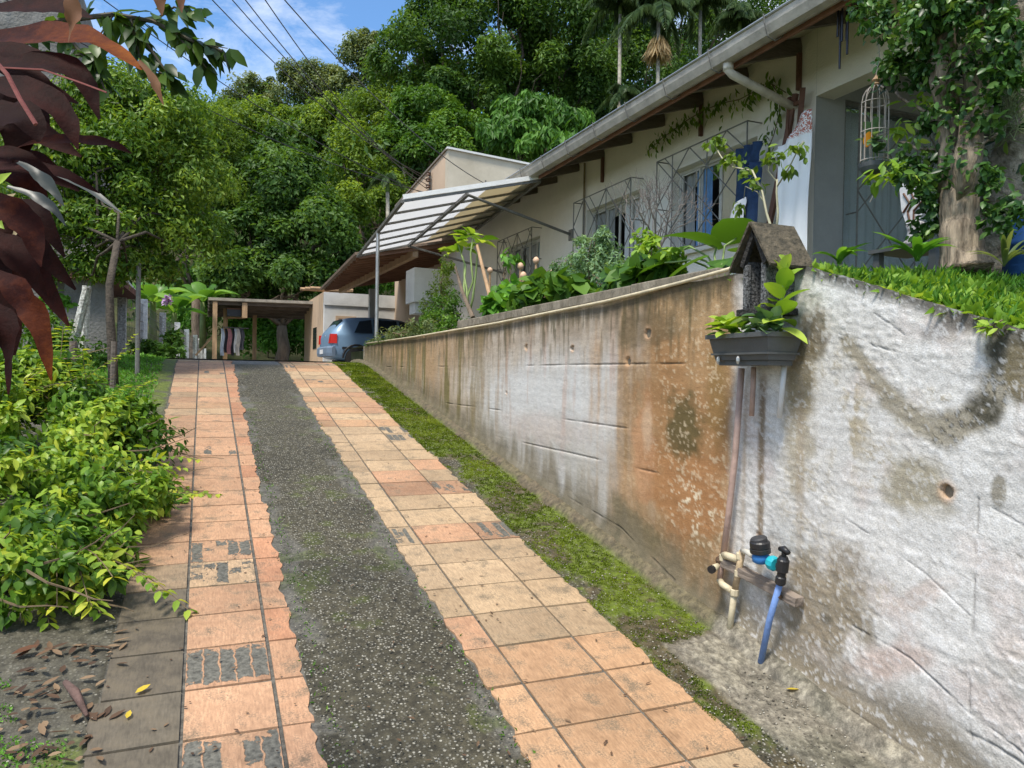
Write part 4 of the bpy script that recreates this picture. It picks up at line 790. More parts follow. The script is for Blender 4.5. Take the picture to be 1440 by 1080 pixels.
# ============================================================ CAR
def make_car(loc, rz):
    car = thing('car', 'light blue five door hatchback parked under the carport', 'car', loc); car.rotation_euler = (0, 0, rz)
    PA = plain('car_paint', (0.20, 0.32, 0.47), 0.25, 0.06, 3, 0, spec=0.6, metal=0.15); BLK = plain('black_plastic', (0.02, 0.021, 0.024), 0.55, 0.2, 10, 0.1)
    CG = glassy('car_glass', (0.02, 0.035, 0.05), 0.04); TY = plain('tyre', (0.02, 0.02, 0.02), 0.85); RIM = plain('rim', (0.5, 0.5, 0.52), 0.35, 0.1, metal=0.6)
    # side profile stations from the tail (x=0) to the nose: x, sill z, belt z, roof z, half width at belt, half width at roof
    S = [(0.00, 0.48, 0.80, 0.84, 0.66, 0.60), (0.04, 0.34, 0.90, 0.96, 0.74, 0.62), (0.12, 0.26, 0.93, 1.08, 0.78, 0.62), (0.42, 0.22, 0.94, 1.36, 0.81, 0.56), (0.60, 0.22, 0.94, 1.41, 0.82, 0.56),
         (1.2, 0.20, 0.93, 1.44, 0.82, 0.57), (1.9, 0.20, 0.92, 1.43, 0.82, 0.56), (2.4, 0.20, 0.91, 1.30, 0.82, 0.57), (2.85, 0.22, 0.90, 0.98, 0.81, 0.66), (3.3, 0.24, 0.84, 0.90, 0.78, 0.66), (3.72, 0.30, 0.68, 0.76, 0.72, 0.60), (3.84, 0.36, 0.56, 0.60, 0.62, 0.5)]
    def yat(x, z):
        xs_ = [s[0] for s in S]; s = [float(np.interp(x, xs_, [q[k] for q in S])) for k in range(6)]
        if z <= s[2]: return s[4]*(0.94+0.06*min(1, (z-s[1])/(0.4)))
        return s[4]+(s[5]-s[4])*(z-s[2])/max(0.02, s[3]-s[2])
    m = MB(); ring = []
    for x, z0, zb_, zr, wb, wr in S:
        zr = max(zr, zb_+.03)
        half = [(wb*0.80, z0), (wb*0.95, z0+0.05), (wb*1.0, (z0+zb_)/2), (wb*0.985, zb_-.04), (wb*0.95, zb_), (wr+0.02, zr-0.08), (wr-0.04, zr-0.015), (wr*0.5, zr+0.015)]
        ring.append([(x, y, z) for y, z in half]+[(x, -y, z) for y, z in half[::-1]])
    n = len(ring[0]); vs = [v for r in ring for v in r]
    m.add(vs, [(i*n+j, (i+1)*n+j, (i+1)*n+(j+1) % n, i*n+(j+1) % n) for i in range(len(S)-1) for j in range(n)]+[tuple(range(n)), tuple((len(S)-1)*n+j for j in range(n-1, -1, -1))])
    me = bpy.data.meshes.new('body'); me.from_pydata(m.v, [], m.f); me.update(); body = bpy.data.objects.new('body', me); COL.objects.link(body); me.materials.append(PA); body.parent = car
    me.polygons.foreach_set('use_smooth', [True]*len(me.polygons)); b = body.modifiers.new('s', 'SUBSURF'); b.levels = 1; b.render_levels = 2
    def part(mb, name, mat, par=None):
        me = bpy.data.meshes.new(name); me.from_pydata(mb.v, [], mb.f); me.update(); me.materials.append(mat); o = bpy.data.objects.new(name, me); COL.objects.link(o); o.parent = par or car; return o
    for s in (-1, 1):
        for poly in ([(0.62, .98), (0.80, 1.30), (1.12, 1.35), (1.12, .97)], [(1.19, .97), (1.19, 1.355), (1.84, 1.35), (1.84, .96)], [(1.92, .96), (1.92, 1.34), (2.10, 1.32), (2.62, .96)]):
            fr = [Vector((x, s*(yat(x, z)+0.012), z)) for x, z in poly]; part(MB().prism(None, fr, [v-Vector((0, s*.02, 0)) for v in fr]), 'side_window', CG)
        for x in (1.155, 1.88, 2.78): part(MB().beam((x, s*(yat(x, .6)+.004), .30), (x, s*(yat(x, .9)+.004), .93), .008, .008), 'door_seam', BLK)
        part(MB().beam((0.3, s*(yat(.3, .55)+.015), .56), (3.5, s*(yat(3.5, .55)+.015), .56), .02, .06), 'rub_strip', BLK)
        for x in (1.30, 2.02): part(MB().box((x, s*.815-.02, .82), (x+.16, s*.815+.02, .86)), 'door_handle', BLK)
        for x in (0.68, 3.10):
            arch = MB(); pts = [(x+0.36*cos(a), s*.815, .29+.36*sin(a)) for a in np.linspace(0, pi, 12)]; arch.tube(pts, .028, 6); part(arch, 'wheel_arch', BLK)
            w_ = part(MB().lathe((x, s*.74, .29), [(0.18, -.1), (0.275, -.09), (0.29, -.05), (0.29, .05), (0.275, .09), (0.18, .1)], 22, (0, 1, 0)), 'wheel', TY)
            part(MB().lathe((x, s*.80, .29), [(0.05, -.05), (0.19, -.04), (0.20, .03), (0.185, .032), (.17, 0.0), (0.05, .02), (.02, .03)] if s > 0 else [(.02, -.03), (.05, -.02), (.17, 0), (.185, -.032), (.2, -.03), (.19, .04), (.05, .05)], 18, (0, 1, 0)), 'rim', RIM, w_)
        t = part(MB().prism(None, [Vector((-0.005, s*.50, .68)), Vector((-0.005, s*.735, .68)), Vector((.0, s*.72, .93)), Vector((0.02, s*.54, .93))], [Vector((0.16, s*.50, .68)), Vector((0.16, s*.80, .68)), Vector((.16, s*.80, .93)), Vector((0.16, s*.54, .93))]), 'tail_light', plain('tail_red', (0.55, 0.02, 0.012), .2, .05, spec=.6))
        part(MB().box((2.45, s*.84-.03, .95), (2.60, s*.84+.13*s if s > 0 else s*.84+.03, 1.07)) if s > 0 else MB().box((2.45, -.97, .95), (2.60, -.81, 1.07)), 'mirror', BLK)
        part(MB().box((3.70, s*.60-.12, .58), (3.80, s*.60+.06, .72)), 'headlight', plain('lamp_clear', (.6, .6, .6), .15))
    part(MB().prism(None, [Vector((0.115, -.54, .97)), Vector((0.115, .54, .97)), Vector((.385, .47, 1.325)), Vector((.385, -.47, 1.325))], [Vector((0.08, -.54, .985)), Vector((0.08, .54, .985)), Vector((.352, .47, 1.345)), Vector((.352, -.47, 1.345))]), 'rear_window', CG)
    part(MB().prism(None, [Vector((2.36, -.5, 1.33)), Vector((2.36, .5, 1.33)), Vector((2.86, .62, .95)), Vector((2.86, -.62, .95))], [Vector((2.40, -.5, 1.35)), Vector((2.40, .5, 1.35)), Vector((2.90, .62, .97)), Vector((2.90, -.62, .97))]), 'windscreen', CG)
    bm_ = MB(); pr = [(-.06, .34), (-.075, .42), (-.07, .56), (-.03, .60), (.02, .60), (.02, .32)]
    for ya, yb, xo in ((-.8, -.6, .08), (-.6, .6, 0), (.6, .8, 0)):
        a = .10 if ya < -.6-.01 else 0; c_ = .10 if yb > .61 else 0
        bm_.prism(None, [Vector((x+a, ya, z)) for x, z in pr], [Vector((x+c_, yb, z)) for x, z in pr])
    part(bm_, 'rear_bumper', plain('bumper_paint', (0.15, 0.20, 0.27), .5, .1))
    part(MB().box((-.082, -.2, .40), (-.078, .2, .52)), 'number_plate', plain('plate', (.7, .7, .7), .5, .03))
    lg = MB(); lg.tube([(0.02+.0, .055*cos(a), .86+.055*sin(a)) for a in np.linspace(0, 2*pi, 17)], .008, 5)
    lg.tube([(0.02, -.03, .90), (0.02, -.012, .825), (0.02, 0, .86), (0.02, .012, .825), (0.02, .03, .90)], .006, 4); part(lg, 'round_badge', RIM)
    return car
cq = YP(456, 500, 20.2); make_car((cq[0]+0.1, 20.9, 1.63), R(4))

# ============================================================ THINGS ON THE RETAINING WALL
# shrine
BLKW = plain('charred_wood', (0.055, 0.05, 0.045), 0.9, 0.3, 60, 0.8, 90, col2=(0.012, 0.012, 0.012)); SHR = plain('mossy_board', (0.13, 0.105, 0.07), 0.95, 0.4, 22, 0.8, 60, col2=(0.035, 0.032, 0.022))
SPK = plain('speckled_black', (0.20, 0.20, 0.20), 0.9, 0.2, 90, 0.5, 90, col2=(0.012, 0.012, 0.012), det=2)
sy, sz = 2.385, 1.81
shr = thing('wall_shrine', 'small black gabled wooden shrine box on top corner of the retaining wall', 'shrine', (2.15, sy, sz))
x0, x1 = 2.03, 2.20; hw = 0.064
MB().box((x0-.02, sy-hw-.025, sz-.005), (x1, sy+hw+.025, sz+.022)).build('floor_board', BLKW, shr, bevel=.003)
MB().box((x1-.012, sy-hw, sz+.022), (x1, sy+hw, sz+.24)).build('back_board', SPK, shr)
for s in (-1, 1):
    MB().box((x0, sy+s*hw-(.014 if s > 0 else 0), sz+.022), (x1-.013, sy+s*hw+(0 if s > 0 else .014), sz+.215)).build('side_board', SPK, shr)
    MB().box((x0-.008, sy+s*(hw-.012)-.013, sz+.023), (x0+.012, sy+s*(hw-.012)+.013, sz+.20)).build('post', SPK, shr, bevel=.003)
    MB().beam((x0-.006, sy+s*(hw+.004), sz+.195), (x0-.006, sy, sz+.335), .018, .022).build('barge_board', BLKW, shr)
    a = Vector((x0-.035, sy, sz+.355)); m = MB(); b_ = Vector((x0-.035, sy+s*(hw+.055), sz+.175)); o_ = Vector((x1-x0+.05, 0, 0)); u_ = Vector((0, s*.006, .009))
    m.prism(None, [a, b_, b_+u_, a+u_], [a+o_, b_+o_, b_+o_+u_, a+o_+u_]); m.build('roof_board', SHR, shr)
MB().prism(None, [Vector((x1-.012, sy-hw, sz+.24)), Vector((x1-.012, sy+hw, sz+.24)), Vector((x1-.012, sy, sz+.34))], [Vector((x1, sy-hw, sz+.24)), Vector((x1, sy+hw, sz+.24)), Vector((x1, sy, sz+.34))]).build('gable_board', BLKW, shr)
# planter
FB = plain('grey_plastic', (0.085, 0.088, 0.088), 0.45, 0.15, 8, 0.1, 30)
pa = XP(1004, 478, 2.0); pb = XP(1087, 478, 2.0); y1_, y0_ = pa[1], pb[1]; zt2 = 1.728; zb2 = 1.625
pl_ = thing('window_box', 'dark grey plastic planter box hung on the wall below the shrine', 'planter', (2.08, (y0_+y1_)/2, zb2))
m = MB(); xo0, xo1 = 1.975, 2.145
def frus(m, a, b, inset, za, zb_):
    m.add([(a[0]+inset, b[0]+inset, za), (a[1]-inset, b[0]+inset, za), (a[1]-inset, b[1]-inset, za), (a[0]+inset, b[1]-inset, za), (a[0], b[0], zb_), (a[1], b[0], zb_), (a[1], b[1], zb_), (a[0], b[1], zb_)],
          [(0, 3, 2, 1), (0, 1, 5, 4), (1, 2, 6, 5), (2, 3, 7, 6), (3, 0, 4, 7)])
frus(m, (xo0, xo1), (y0_, y1_), 0.02, zb2, zt2-.012); m.build('box', FB, pl_)
MB().box((xo0+.006, y0_+.006, zb2+.022), (xo1-.006, y1_-.006, zb2+.030)).build('moulded_line', FB, pl_)
m = MB()
for a, b in [((xo0-.012, y0_-.012), (xo1+.004, y0_+.004)), ((xo0-.012, y1_-.004), (xo1+.004, y1_+.012)), ((xo0-.012, y0_+.004), (xo0+.004, y1_-.004)), ((xo1-.004, y0_+.004), (xo1+.004, y1_-.004))]: m.box((a[0], a[1], zt2-.014), (b[0], b[1], zt2+.004))
m.build('rim', FB, pl_)
MB().box((xo0+.006, y0_+.006, zt2-.03), (xo1-.006, y1_-.006, zt2-.016)).build('potting_soil', MATS['soil'], pl_)
MB().box((xo0+.03, y0_+.03, zb2-.02), (xo1-.02, y1_-.03, zb2-.001)).build('tray', FB, pl_)
for t in (.15, .5): MB().lathe((xo0+.008, y1_-(y1_-y0_)*t, zb2-.004), [(.004, -.012), (.008, 0), (.008, .012), (.003, .02)], 8).build('hook', GALV, pl_)
def rosette(m_list, c, dirs, ln, wd): pass
def potted(name, label, stem_pts, lv, mat, stemr=0.006, stemmat=None):
    """lv: list of (pos, dir, len, width)"""
    t = thing(name, label, 'plant', stem_pts[0][0]); 
    for s in stem_pts: MB().tube(s, list(np.linspace(stemr, stemr*.55, len(s))), 6).build('stem', stemmat or plain('green_stem', (0.22, 0.30, 0.10), .6, .2), t, smooth=True)
    for k, (p, d, ln, wd, tn) in enumerate(lv):
        d = nrmz(np.array([d], float)); nn = nrmz(np.cross(np.cross(d, [[0, 0, 1.0]]), d)+rdir(1)*.25); mb = MB(); nseg = 6
        P0 = np.array(p, float); cen = []; wds = []; S_ = np.cross(d, nn)[0]
        for i in range(nseg+1):
            u_ = i/nseg; cen.append(P0+d[0]*ln*u_-np.array([0, 0, .25*ln*u_*u_])); wds.append(max(.0008, wd/2*sin(pi*min(1, u_**.75*.98+.02))**.7))
        mb.strip(cen, wds, tuple(nn[0]), .3); me = bpy.data.meshes.new('leaf'); me.from_pydata(mb.v, [], mb.f); me.update()
        at = me.attributes.new('tint', 'FLOAT', 'FACE'); at.data.foreach_set('value', [float(tn)]*len(me.polygons)); o = link('leaf', me, mat, t, smooth=True)
    return t
cx, cz = 2.06, zt2-.01
yb_ = XP(1098, 460, 2.06)[1]; base = np.array([2.06, yb_, cz]); tipz = 2.02
stem = [base, base+[0, .0, .09], base+[-.005, -.01, .18], base+[-.005, -.015, .25]]
lv = []
for k, (h, az, el, ln, tn) in enumerate([(.05, 200, 10, .115, .9), (.06, 20, 5, .10, .5), (.08, 250, 35, .12, .3), (.10, 100, 20, .11, .75), (.12, 300, 40, .12, .45), (.14, 180, 45, .11, .6), (.16, 60, 45, .11, .35), (.18, 240, 55, .11, .5), (.2, 330, 50, .10, .6), (.22, 150, 65, .10, .8), (.24, 270, 70, .09, .9), (.25, 90, 75, .08, .8), (.03, 280, -15, .11, 1.0), (.13, 85, 15, .10, .4)]):
    ln *= 1.15; lv.append((base+[-.003, -.012*h*4, h], (cos(R(az))*cos(R(el)), sin(R(az))*cos(R(el)), sin(R(el))), ln, ln*.55, tn))
potted('potted_succulent', 'tall broad leaved light green plant at the right end of the planter box', [stem], lv, G_LIME, .008)
for kx, (pxx, lab) in enumerate([(1075, 'fleshy jade green rosette hanging over the middle of the planter box'), (1030, 'low fresh green leafy plant at the left end of the planter box')]):
    b0 = np.array([2.03, XP(pxx, 462, 2.03)[1], cz]); lv = []
    for k in range(34):
        az = random.uniform(0, 360); el = random.uniform(-15, 70); r_ = .05*random.random(); ln = random.uniform(.05, .085)
        lv.append((b0+[r_*cos(R(az))*.6-.01, r_*sin(R(az))*1.5, .015+.06*random.random()], (cos(R(az))*cos(R(el))-.3, sin(R(az))*cos(R(el)), sin(R(el))), ln, ln*.75, random.random()))
    potted('potted_succulent', lab, [[b0, b0+[0, 0, .04]]], lv, G_LIME if kx else G_SAGE, .006)
# pipes from under the box
PK = plain('pink_brown_pipe', (0.42, 0.29, 0.24), 0.6, 0.25, 12, 0.2); CRM = plain('cream_pipe', (0.58, 0.50, 0.34), 0.55, 0.25, 12, 0.2); BLU = plain('blue_pipe', (0.16, 0.27, 0.55), 0.5, 0.2, 14, 0.15); BLKP = plain('black_fitting', (0.02, 0.02, 0.022), 0.4, 0.3, 10, 0.1)
PX_ = 2.125
wp = thing('wall_plumbing', 'old pink and cream water pipes with tap stub running down the retaining wall', 'pipes', XP(1030, 890, PX_))
def W(px, py, x=PX_): return XP(px, py, x)
MB().tube([W(1043, 518), W(1034, 640), W(1025, 720), W(1017, 782)], .0135, 12).build('long_pipe', PK, wp, smooth=True)
MB().tube([W(1060, 516), W(1059, 545), W(1057, 585)], .011, 10).build('short_pipe', PK, wp, smooth=True)
MB().tube([W(1103, 514), W(1100, 545), W(1096, 588)], .011, 10).build('white_pipe', plain('white_pipe', (.62, .62, .62), .5, .1), wp, smooth=True)
MB().tube([W(1018, 780), W(1027, 783, 2.11), W(1038, 787)], .016, 12).build('tee', CRM, wp, smooth=True)
MB().tube([W(1017, 782), W(1014, 800), W(1012, 816)], .013, 12).build('drop_pipe', PK, wp, smooth=True)
MB().tube([W(1012, 816), W(1016, 822, 2.11), W(1030, 831)], .0145, 12).build('elbow', CRM, wp, smooth=True)
MB().tube([W(1044, 775), W(1039, 800), W(1033, 832)], .014, 12).build('riser', plain('rusty_cream', (.48, .36, .22), .7, .4, 20, .3), wp, smooth=True)
MB().tube([W(1033, 832), W(1029, 862), W(1025, 893)], .0135, 12).build('lower_pipe', CRM, wp, smooth=True)
for p, r in ((W(1033, 833), .019), (W(1041, 782), .018), (W(1038, 806), .017), (W(1017, 784), .018)): MB().lathe(p, [(r*.8, -.016), (r, -.012), (r, .012), (r*.8, .016)], 8).build('coupling', CRM, wp)
m = MB(); a = W(1012, 794); b = W(1002, 800, 2.07); m.tube([a, (a+b)/2, b], [.010, .014, .017], 10); m.build('tap_stub', CRM, wp, smooth=True)
MB().tube([b, b+(b-a)*.25], .018, 10).build('tap_cap', BLKP, wp)
MB().lathe(W(1013, 788), [(.012, -.02), (.02, -.01), (.02, .01), (.012, .02)], 8, (0, 1, 0)).build('valve', plain('rust', (.12, .07, .04), .9, .4), wp)
wb = thing('mounting_board', 'grey weathered wooden batten fixed slantwise behind the water meter', 'board', W(1070, 830))
MB().beam(W(1018, 790, 2.135), W(1124, 847, 2.135), .045, .038, (0, 0, 1)).build('batten', plain('grey_batten', (.26, .21, .17), .9, .45, 12, .6, 50, stretch=(1, .2, 1)), wb, bevel=.003)
mt = thing('water_meter', 'black capped water meter with blue body and turquoise nut on the retaining wall', 'water meter', W(1068, 775))
mp_ = W(1070, 785, 2.085); MB().lathe(mp_, [(.022, -.02), (.034, -.012), (.036, .006), (.03, .02)], 18, (-.1, 0, 1)).build('meter_body', plain('meter_blue', (.03, .16, .42), .4, .1), mt, smooth=True)
MB().lathe(mp_+[-.002, 0, .02], [(.032, 0), (.041, .004), (.041, .02), (.038, .022), (.040, .026), (.040, .046), (.034, .052)], 22, (-.12, 0, 1)).build('meter_head', BLKP, mt)
MB().lathe(mp_+[-.008, .002, .066], [(.030, 0), (.034, .003), (.034, .014), (.028, .020)], 20, (-.25, .1, 1)).build('lid', plain('meter_lid', (.035, .035, .038), .6, .2), mt)
c_ = W(1087, 792, 2.085); e_ = W(1097, 797, 2.085); ax = (e_-c_)/np.linalg.norm(e_-c_)
MB().lathe(c_, [(.016, -.022), (.026, -.016), (.030, -.004), (.030, .010), (.024, .016)], 10, ax).build('union_nut', plain('turquoise_nut', (.02, .38, .45), .4, .1), mt)
MB().tube([W(1044, 775), W(1050, 776, 2.1), W(1058, 781, 2.09)], .012, 10).build('inlet', plain('inlet_white', (.5, .48, .42), .5), mt, smooth=True)
MB().tube([W(1094, 795, 2.085), W(1101, 797, 2.09)], .017, 10).build('outlet', BLKP, mt)
bp = thing('blue_pipe', 'blue plastic pipe with black shut off valve entering the ground', 'pipe', W(1070, 921))
t0, t1 = W(1097, 820, 2.09), W(1070, 921, 2.10); MB().tube([t0, t0*.5+t1*.5+[0, .004, 0], t1-[0, 0, .03]], .0125, 12).build('pipe', BLU, bp, smooth=True)
v0, v1 = W(1097, 822, 2.09), W(1102, 784, 2.09); d_ = (v1-v0)/np.linalg.norm(v1-v0)
MB().lathe(v0, [(.016, 0), (.021, .006), (.021, .03), (.017, .034), (.017, .05), (.024, .055), (.024, .10), (.02, .105), (.016, .115)], 14, d_).build('valve_body', BLKP, bp)
h0 = v0+d_*.118; MB().tube([h0-[0, 0, .01], h0+[0, 0, .012], h0+[0, -.004, .016]], [.01, .010, .016], 10).build('valve_neck', BLKP, bp)
MB().tube([h0+[0, .022, .022], h0+[0, 0, .025], h0+[0, -.026, .016]], [.010, .014, .009], 10).build('valve_handle', BLKP, bp, smooth=True)
MB().lathe(W(1094, 838, 2.10), [(.016, -.006), (.017, 0), (.016, .006)], 12, (.26, 0, 1)).build('pipe_clip', plain('rust', (.12, .07, .04)), bp)
# white pipe run along the top of the wall
tp = thing('surface_pipe', 'thin cream pipe running along the top edge of the retaining wall', 'pipe', (2.15, 6, 1.96))
pp = [(1047, 371, 2.165), (1020, 380, 2.16), (955, 398, 2.16), (900, 412, 2.155), (850, 424, 2.15), (780, 438, 2.155), (700, 454, 2.15), (640, 464, 2.15), (580, 474, 2.15), (515, 483, 2.16)]
MB().tube([XP(a, b, c) for a, b, c in pp], .009, 8).build('pipe', CRM, tp, smooth=True)

# ============================================================ PORCH THINGS
def cloth(name, y0, y1, z0, z1, x, mat, parent, topfn=None, amp=.012, per=.13, nx=26, nz_=24):
    V_ = []; 
    for j in range(nz_+1):
        for i in range(nx+1):
            u_ = i/nx; v_ = j/nz_; y = y0+(y1-y0)*u_; zt = z1+(topfn(u_) if topfn else 0); z = z0+(zt-z0)*v_
            V_.append((x+amp*sin(2*pi*u_*(y1-y0)/per+2*v_)*(0.4+v_)+.006*sin(9*v_+5*u_), y+.01*sin(6*v_), z))
    m = MB().add(V_, [(j*(nx+1)+i, j*(nx+1)+i+1, (j+1)*(nx+1)+i+1, (j+1)*(nx+1)+i) for j in range(nz_) for i in range(nx)]); o = m.build(name, mat, parent, smooth=True); o.modifiers.new('s', 'SOLIDIFY').thickness = .004; return o
twm, N, L = newmat('towel_cloth'); o_ = N('ShaderNodeOutputMaterial'); p_ = N('ShaderNodeBsdfPrincipled'); tc_ = N('ShaderNodeTexCoord'); sx_ = N('ShaderNodeSeparateXYZ'); L(tc_.outputs['Generated'], sx_.inputs[0])
mr_ = N('ShaderNodeMapRange'); mr_.inputs['From Min'].default_value = .86; mr_.inputs['From Max'].default_value = .875; L(sx_.outputs[2], mr_.inputs['Value']); nz3 = N('ShaderNodeTexNoise'); nz3.inputs['Scale'].default_value = 80; nz3.inputs['Detail'].default_value = 2; L(tc_.outputs['Object'], nz3.inputs['Vector'])
m5 = N('ShaderNodeMapRange'); m5.inputs['From Min'].default_value = .46; m5.inputs['From Max'].default_value = .52; L(nz3.outputs['Fac'], m5.inputs['Value']); mm = N('ShaderNodeMath'); mm.operation = 'MULTIPLY'; L(mr_.outputs[0], mm.inputs[0]); L(m5.outputs[0], mm.inputs[1])
mx_ = N('ShaderNodeMixRGB'); L(mm.outputs[0], mx_.inputs[0]); mx_.inputs[1].default_value = (.88, .88, .88, 1); mx_.inputs[2].default_value = (.50, .17, .12, 1); L(mx_.outputs[0], p_.inputs['Base Color']); p_.inputs['Roughness'].default_value = .95
b_ = N('ShaderNodeBump'); b_.inputs['Strength'].default_value = .4; b_.inputs['Distance'].default_value = .004; n6 = N('ShaderNodeTexNoise'); n6.inputs['Scale'].default_value = 250; L(tc_.outputs['Object'], n6.inputs['Vector']); L(n6.outputs['Fac'], b_.inputs['Height']); L(b_.outputs[0], p_.inputs['Normal']); L(p_.outputs[0], o_.inputs[0])
tw = thing('towel', 'long white towel with red patterned top hanging beside the porch corner', 'towel', (4.62, 5.1, 3.2))
ta, tb = XP(1091, 355, 4.62), XP(1135, 355, 4.62)
cloth('cloth', tb[1], ta[1], 2.35, 3.80, 4.62, twm, tw, lambda u: -.24*u+.03*sin(7*u), .010, .16)
cloth('drape_end', ta[1]-.02, ta[1]+.10, 3.50, 3.57, 4.62, twm, tw, lambda u: -.05*u, .006, .12, 8, 4)
rk = thing('wooden_rack', 'dark reddish timber frame standing against the wall behind the towel', 'rack', (4.7, 5.3, 2.0))
for (a, b), nm in (((XP(1119, 132, 4.72), XP(1075, 350, 4.66)), 'rail'), ((XP(1129, 124, 4.70), XP(1123, 190, 4.68)), 'rail'), ((XP(1112, 137, 4.72), XP(1108, 200, 4.7)), 'rail')): MB().beam(a, b, .035, .045).build(nm, WOODR, rk)
MB().beam(XP(1112, 150, 4.71), XP(1127, 142, 4.70), .03, .03).build('rung', WOODR, rk)
jn = thing('jeans', 'dark blue jeans hanging from the grille of the large window', 'jeans', (4.5, 5.7, 3.2)); DEN = plain('denim', (0.018, 0.045, 0.11), 0.9, 0.35, 18, 0.3, 200)
ja, jb = XP(1037, 200, 4.56), XP(1068, 200, 4.56); ztp = XP(1055, 203, 4.56)[2]; zbt = XP(1055, 318, 4.56)[2]; wj = ja[1]-jb[1]
cloth('waist', jb[1], ja[1], ztp-.18, ztp, 4.56, DEN, jn, None, .02, .12, 12, 6)
for k in (0, 1): cloth('leg', jb[1]+wj*(.0+.52*k), jb[1]+wj*(.46+.52*k), zbt-.12*k, ztp-.181, 4.555-.01*k, DEN, jn, None, .025, .16, 10, 12)
wc = XP(1020, 290, 4.6); wt = thing('white_cloth', 'white cloth bundled at the foot of the jeans by the window', 'cloth', wc)
cloth('cloth', XP(1046, 300, 4.5)[1], XP(1026, 300, 4.5)[1], XP(1020, 322, 4.5)[2], XP(1020, 285, 4.5)[2], 4.5, plain('white_cloth', (.7, .71, .74), .9, .1), wt, lambda u: -.09*u, .012, .2, 14, 10)
# wind chime
q = XP(1186, 12, 4.25); wcm = thing('wind_chime', 'wind chime of dark metal tubes under the eave', 'wind chime', q)
MB().lathe(q, [(.035, 0), (.05, .008), (.05, .03), (.02, .045)], 14).build('top_disc', WOODL, wcm); MB().tube([q+[0, 0, .04], (q[0], q[1], 4.32)], .002, 4).build('cord', TWIG, wcm)
for k in range(5):
    a = 2*pi*k/5; ln = [.22, .42, .20, .25, .34][k]; MB().tube([q+[.035*cos(a), .035*sin(a), 0], q+[.035*cos(a), .035*sin(a), -ln]], .008, 8).build('tube', plain('chime_metal', (.05, .05, .06), .35, .1, metal=.6), wcm)
# bird cage planter
cg = XP(1229, 232, 3.0); bc = thing('birdcage_planter', 'cream wire birdcage with green plant and orange leaf hanging in front of the porch', 'birdcage', cg)
WIRE = plain('cage_wire', (.40, .35, .30), .5, .2, 20); rr = .062; z0 = cg[2]+.02; zr = z0+.28
MB().lathe((cg[0], cg[1], cg[2]-.015), [(.030, -.03), (.055, -.02), (.066, .0), (.070, .02), (.064, .022), (.05, .01)], 20).build('tray', plain('cage_tray', (.10, .105, .11), .6), bc)
for k in range(12):
    a = 2*pi*k/12; pts = [(cg[0]+rr*cos(a), cg[1]+rr*sin(a), z0), (cg[0]+rr*cos(a), cg[1]+rr*sin(a), zr)]+[(cg[0]+rr*cos(a)*cos(t), cg[1]+rr*sin(a)*cos(t), zr+.085*sin(t)) for t in (0.4, .8, 1.2, 1.5)]; MB().tube(pts, .0022, 4).build('wire', WIRE, bc)
for z in (z0, z0+.14, zr): MB().tube([(cg[0]+rr*cos(a), cg[1]+rr*sin(a), z) for a in np.linspace(0, 2*pi, 25)], .0026, 4).build('ring', WIRE, bc)
MB().lathe((cg[0], cg[1], zr+.08), [(.006, 0), (.018, .01), (.010, .02), (.020, .03), (.008, .045), (.003, .055)], 10).build('finial', WOODL, bc)
MB().tube([(cg[0], cg[1], zr+.13), (cg[0]+.02, cg[1], zr+.22), (cg[0]+.01, cg[1]+.01, zr+.42), (cg[0]+.2, cg[1]+.1, 4.2)], .002, 4).build('cord', WIRE, bc)
MB().tube([(cg[0], cg[1], cg[2]-.04), (cg[0]+.01, cg[1]-.01, cg[2]-.12), (cg[0]-.01, cg[1]+.01, cg[2]-.18)], .0025, 4).build('tail_cord', WIRE, bc)
cf = lambda a, b, c: np.array([cg[0]+a, cg[1]+b, z0+c])
lv = [(cf(-.01, .0, .10), (-.3, .2, .9), .13, .075, .3), (cf(0, -.01, .08), (-.4, .7, .5), .12, .07, .25), (cf(0, 0, .12), (0, -.2, 1), .12, .08, .35)]
for k in range(16): lv.append((cf(-.03, -.03-.02*random.random(), .02+.10*random.random()), (random.uniform(-1, .3), random.uniform(-1.4, .1), random.uniform(-.5, .9)), .07, .045, random.random()*.8))
po = potted('cage_plant', 'green leafy plant growing inside the hanging birdcage and spilling out', [[cf(0, 0, 0), cf(-.01, 0, .1)]], lv, G_SAGE, .004)
OR_ = leafmat('leaf_orange', [(.75, .30, .02)]*2, .4, .5)
potted('fallen_leaf', 'orange yellow withered leaf caught in the hanging birdcage', [[cf(-.045, -.005, .075), cf(-.045, -.006, .08)]], [(cf(-.05, .0, .06), (-.1, -.25, 1), .095, .045, .5)], OR_, .002)
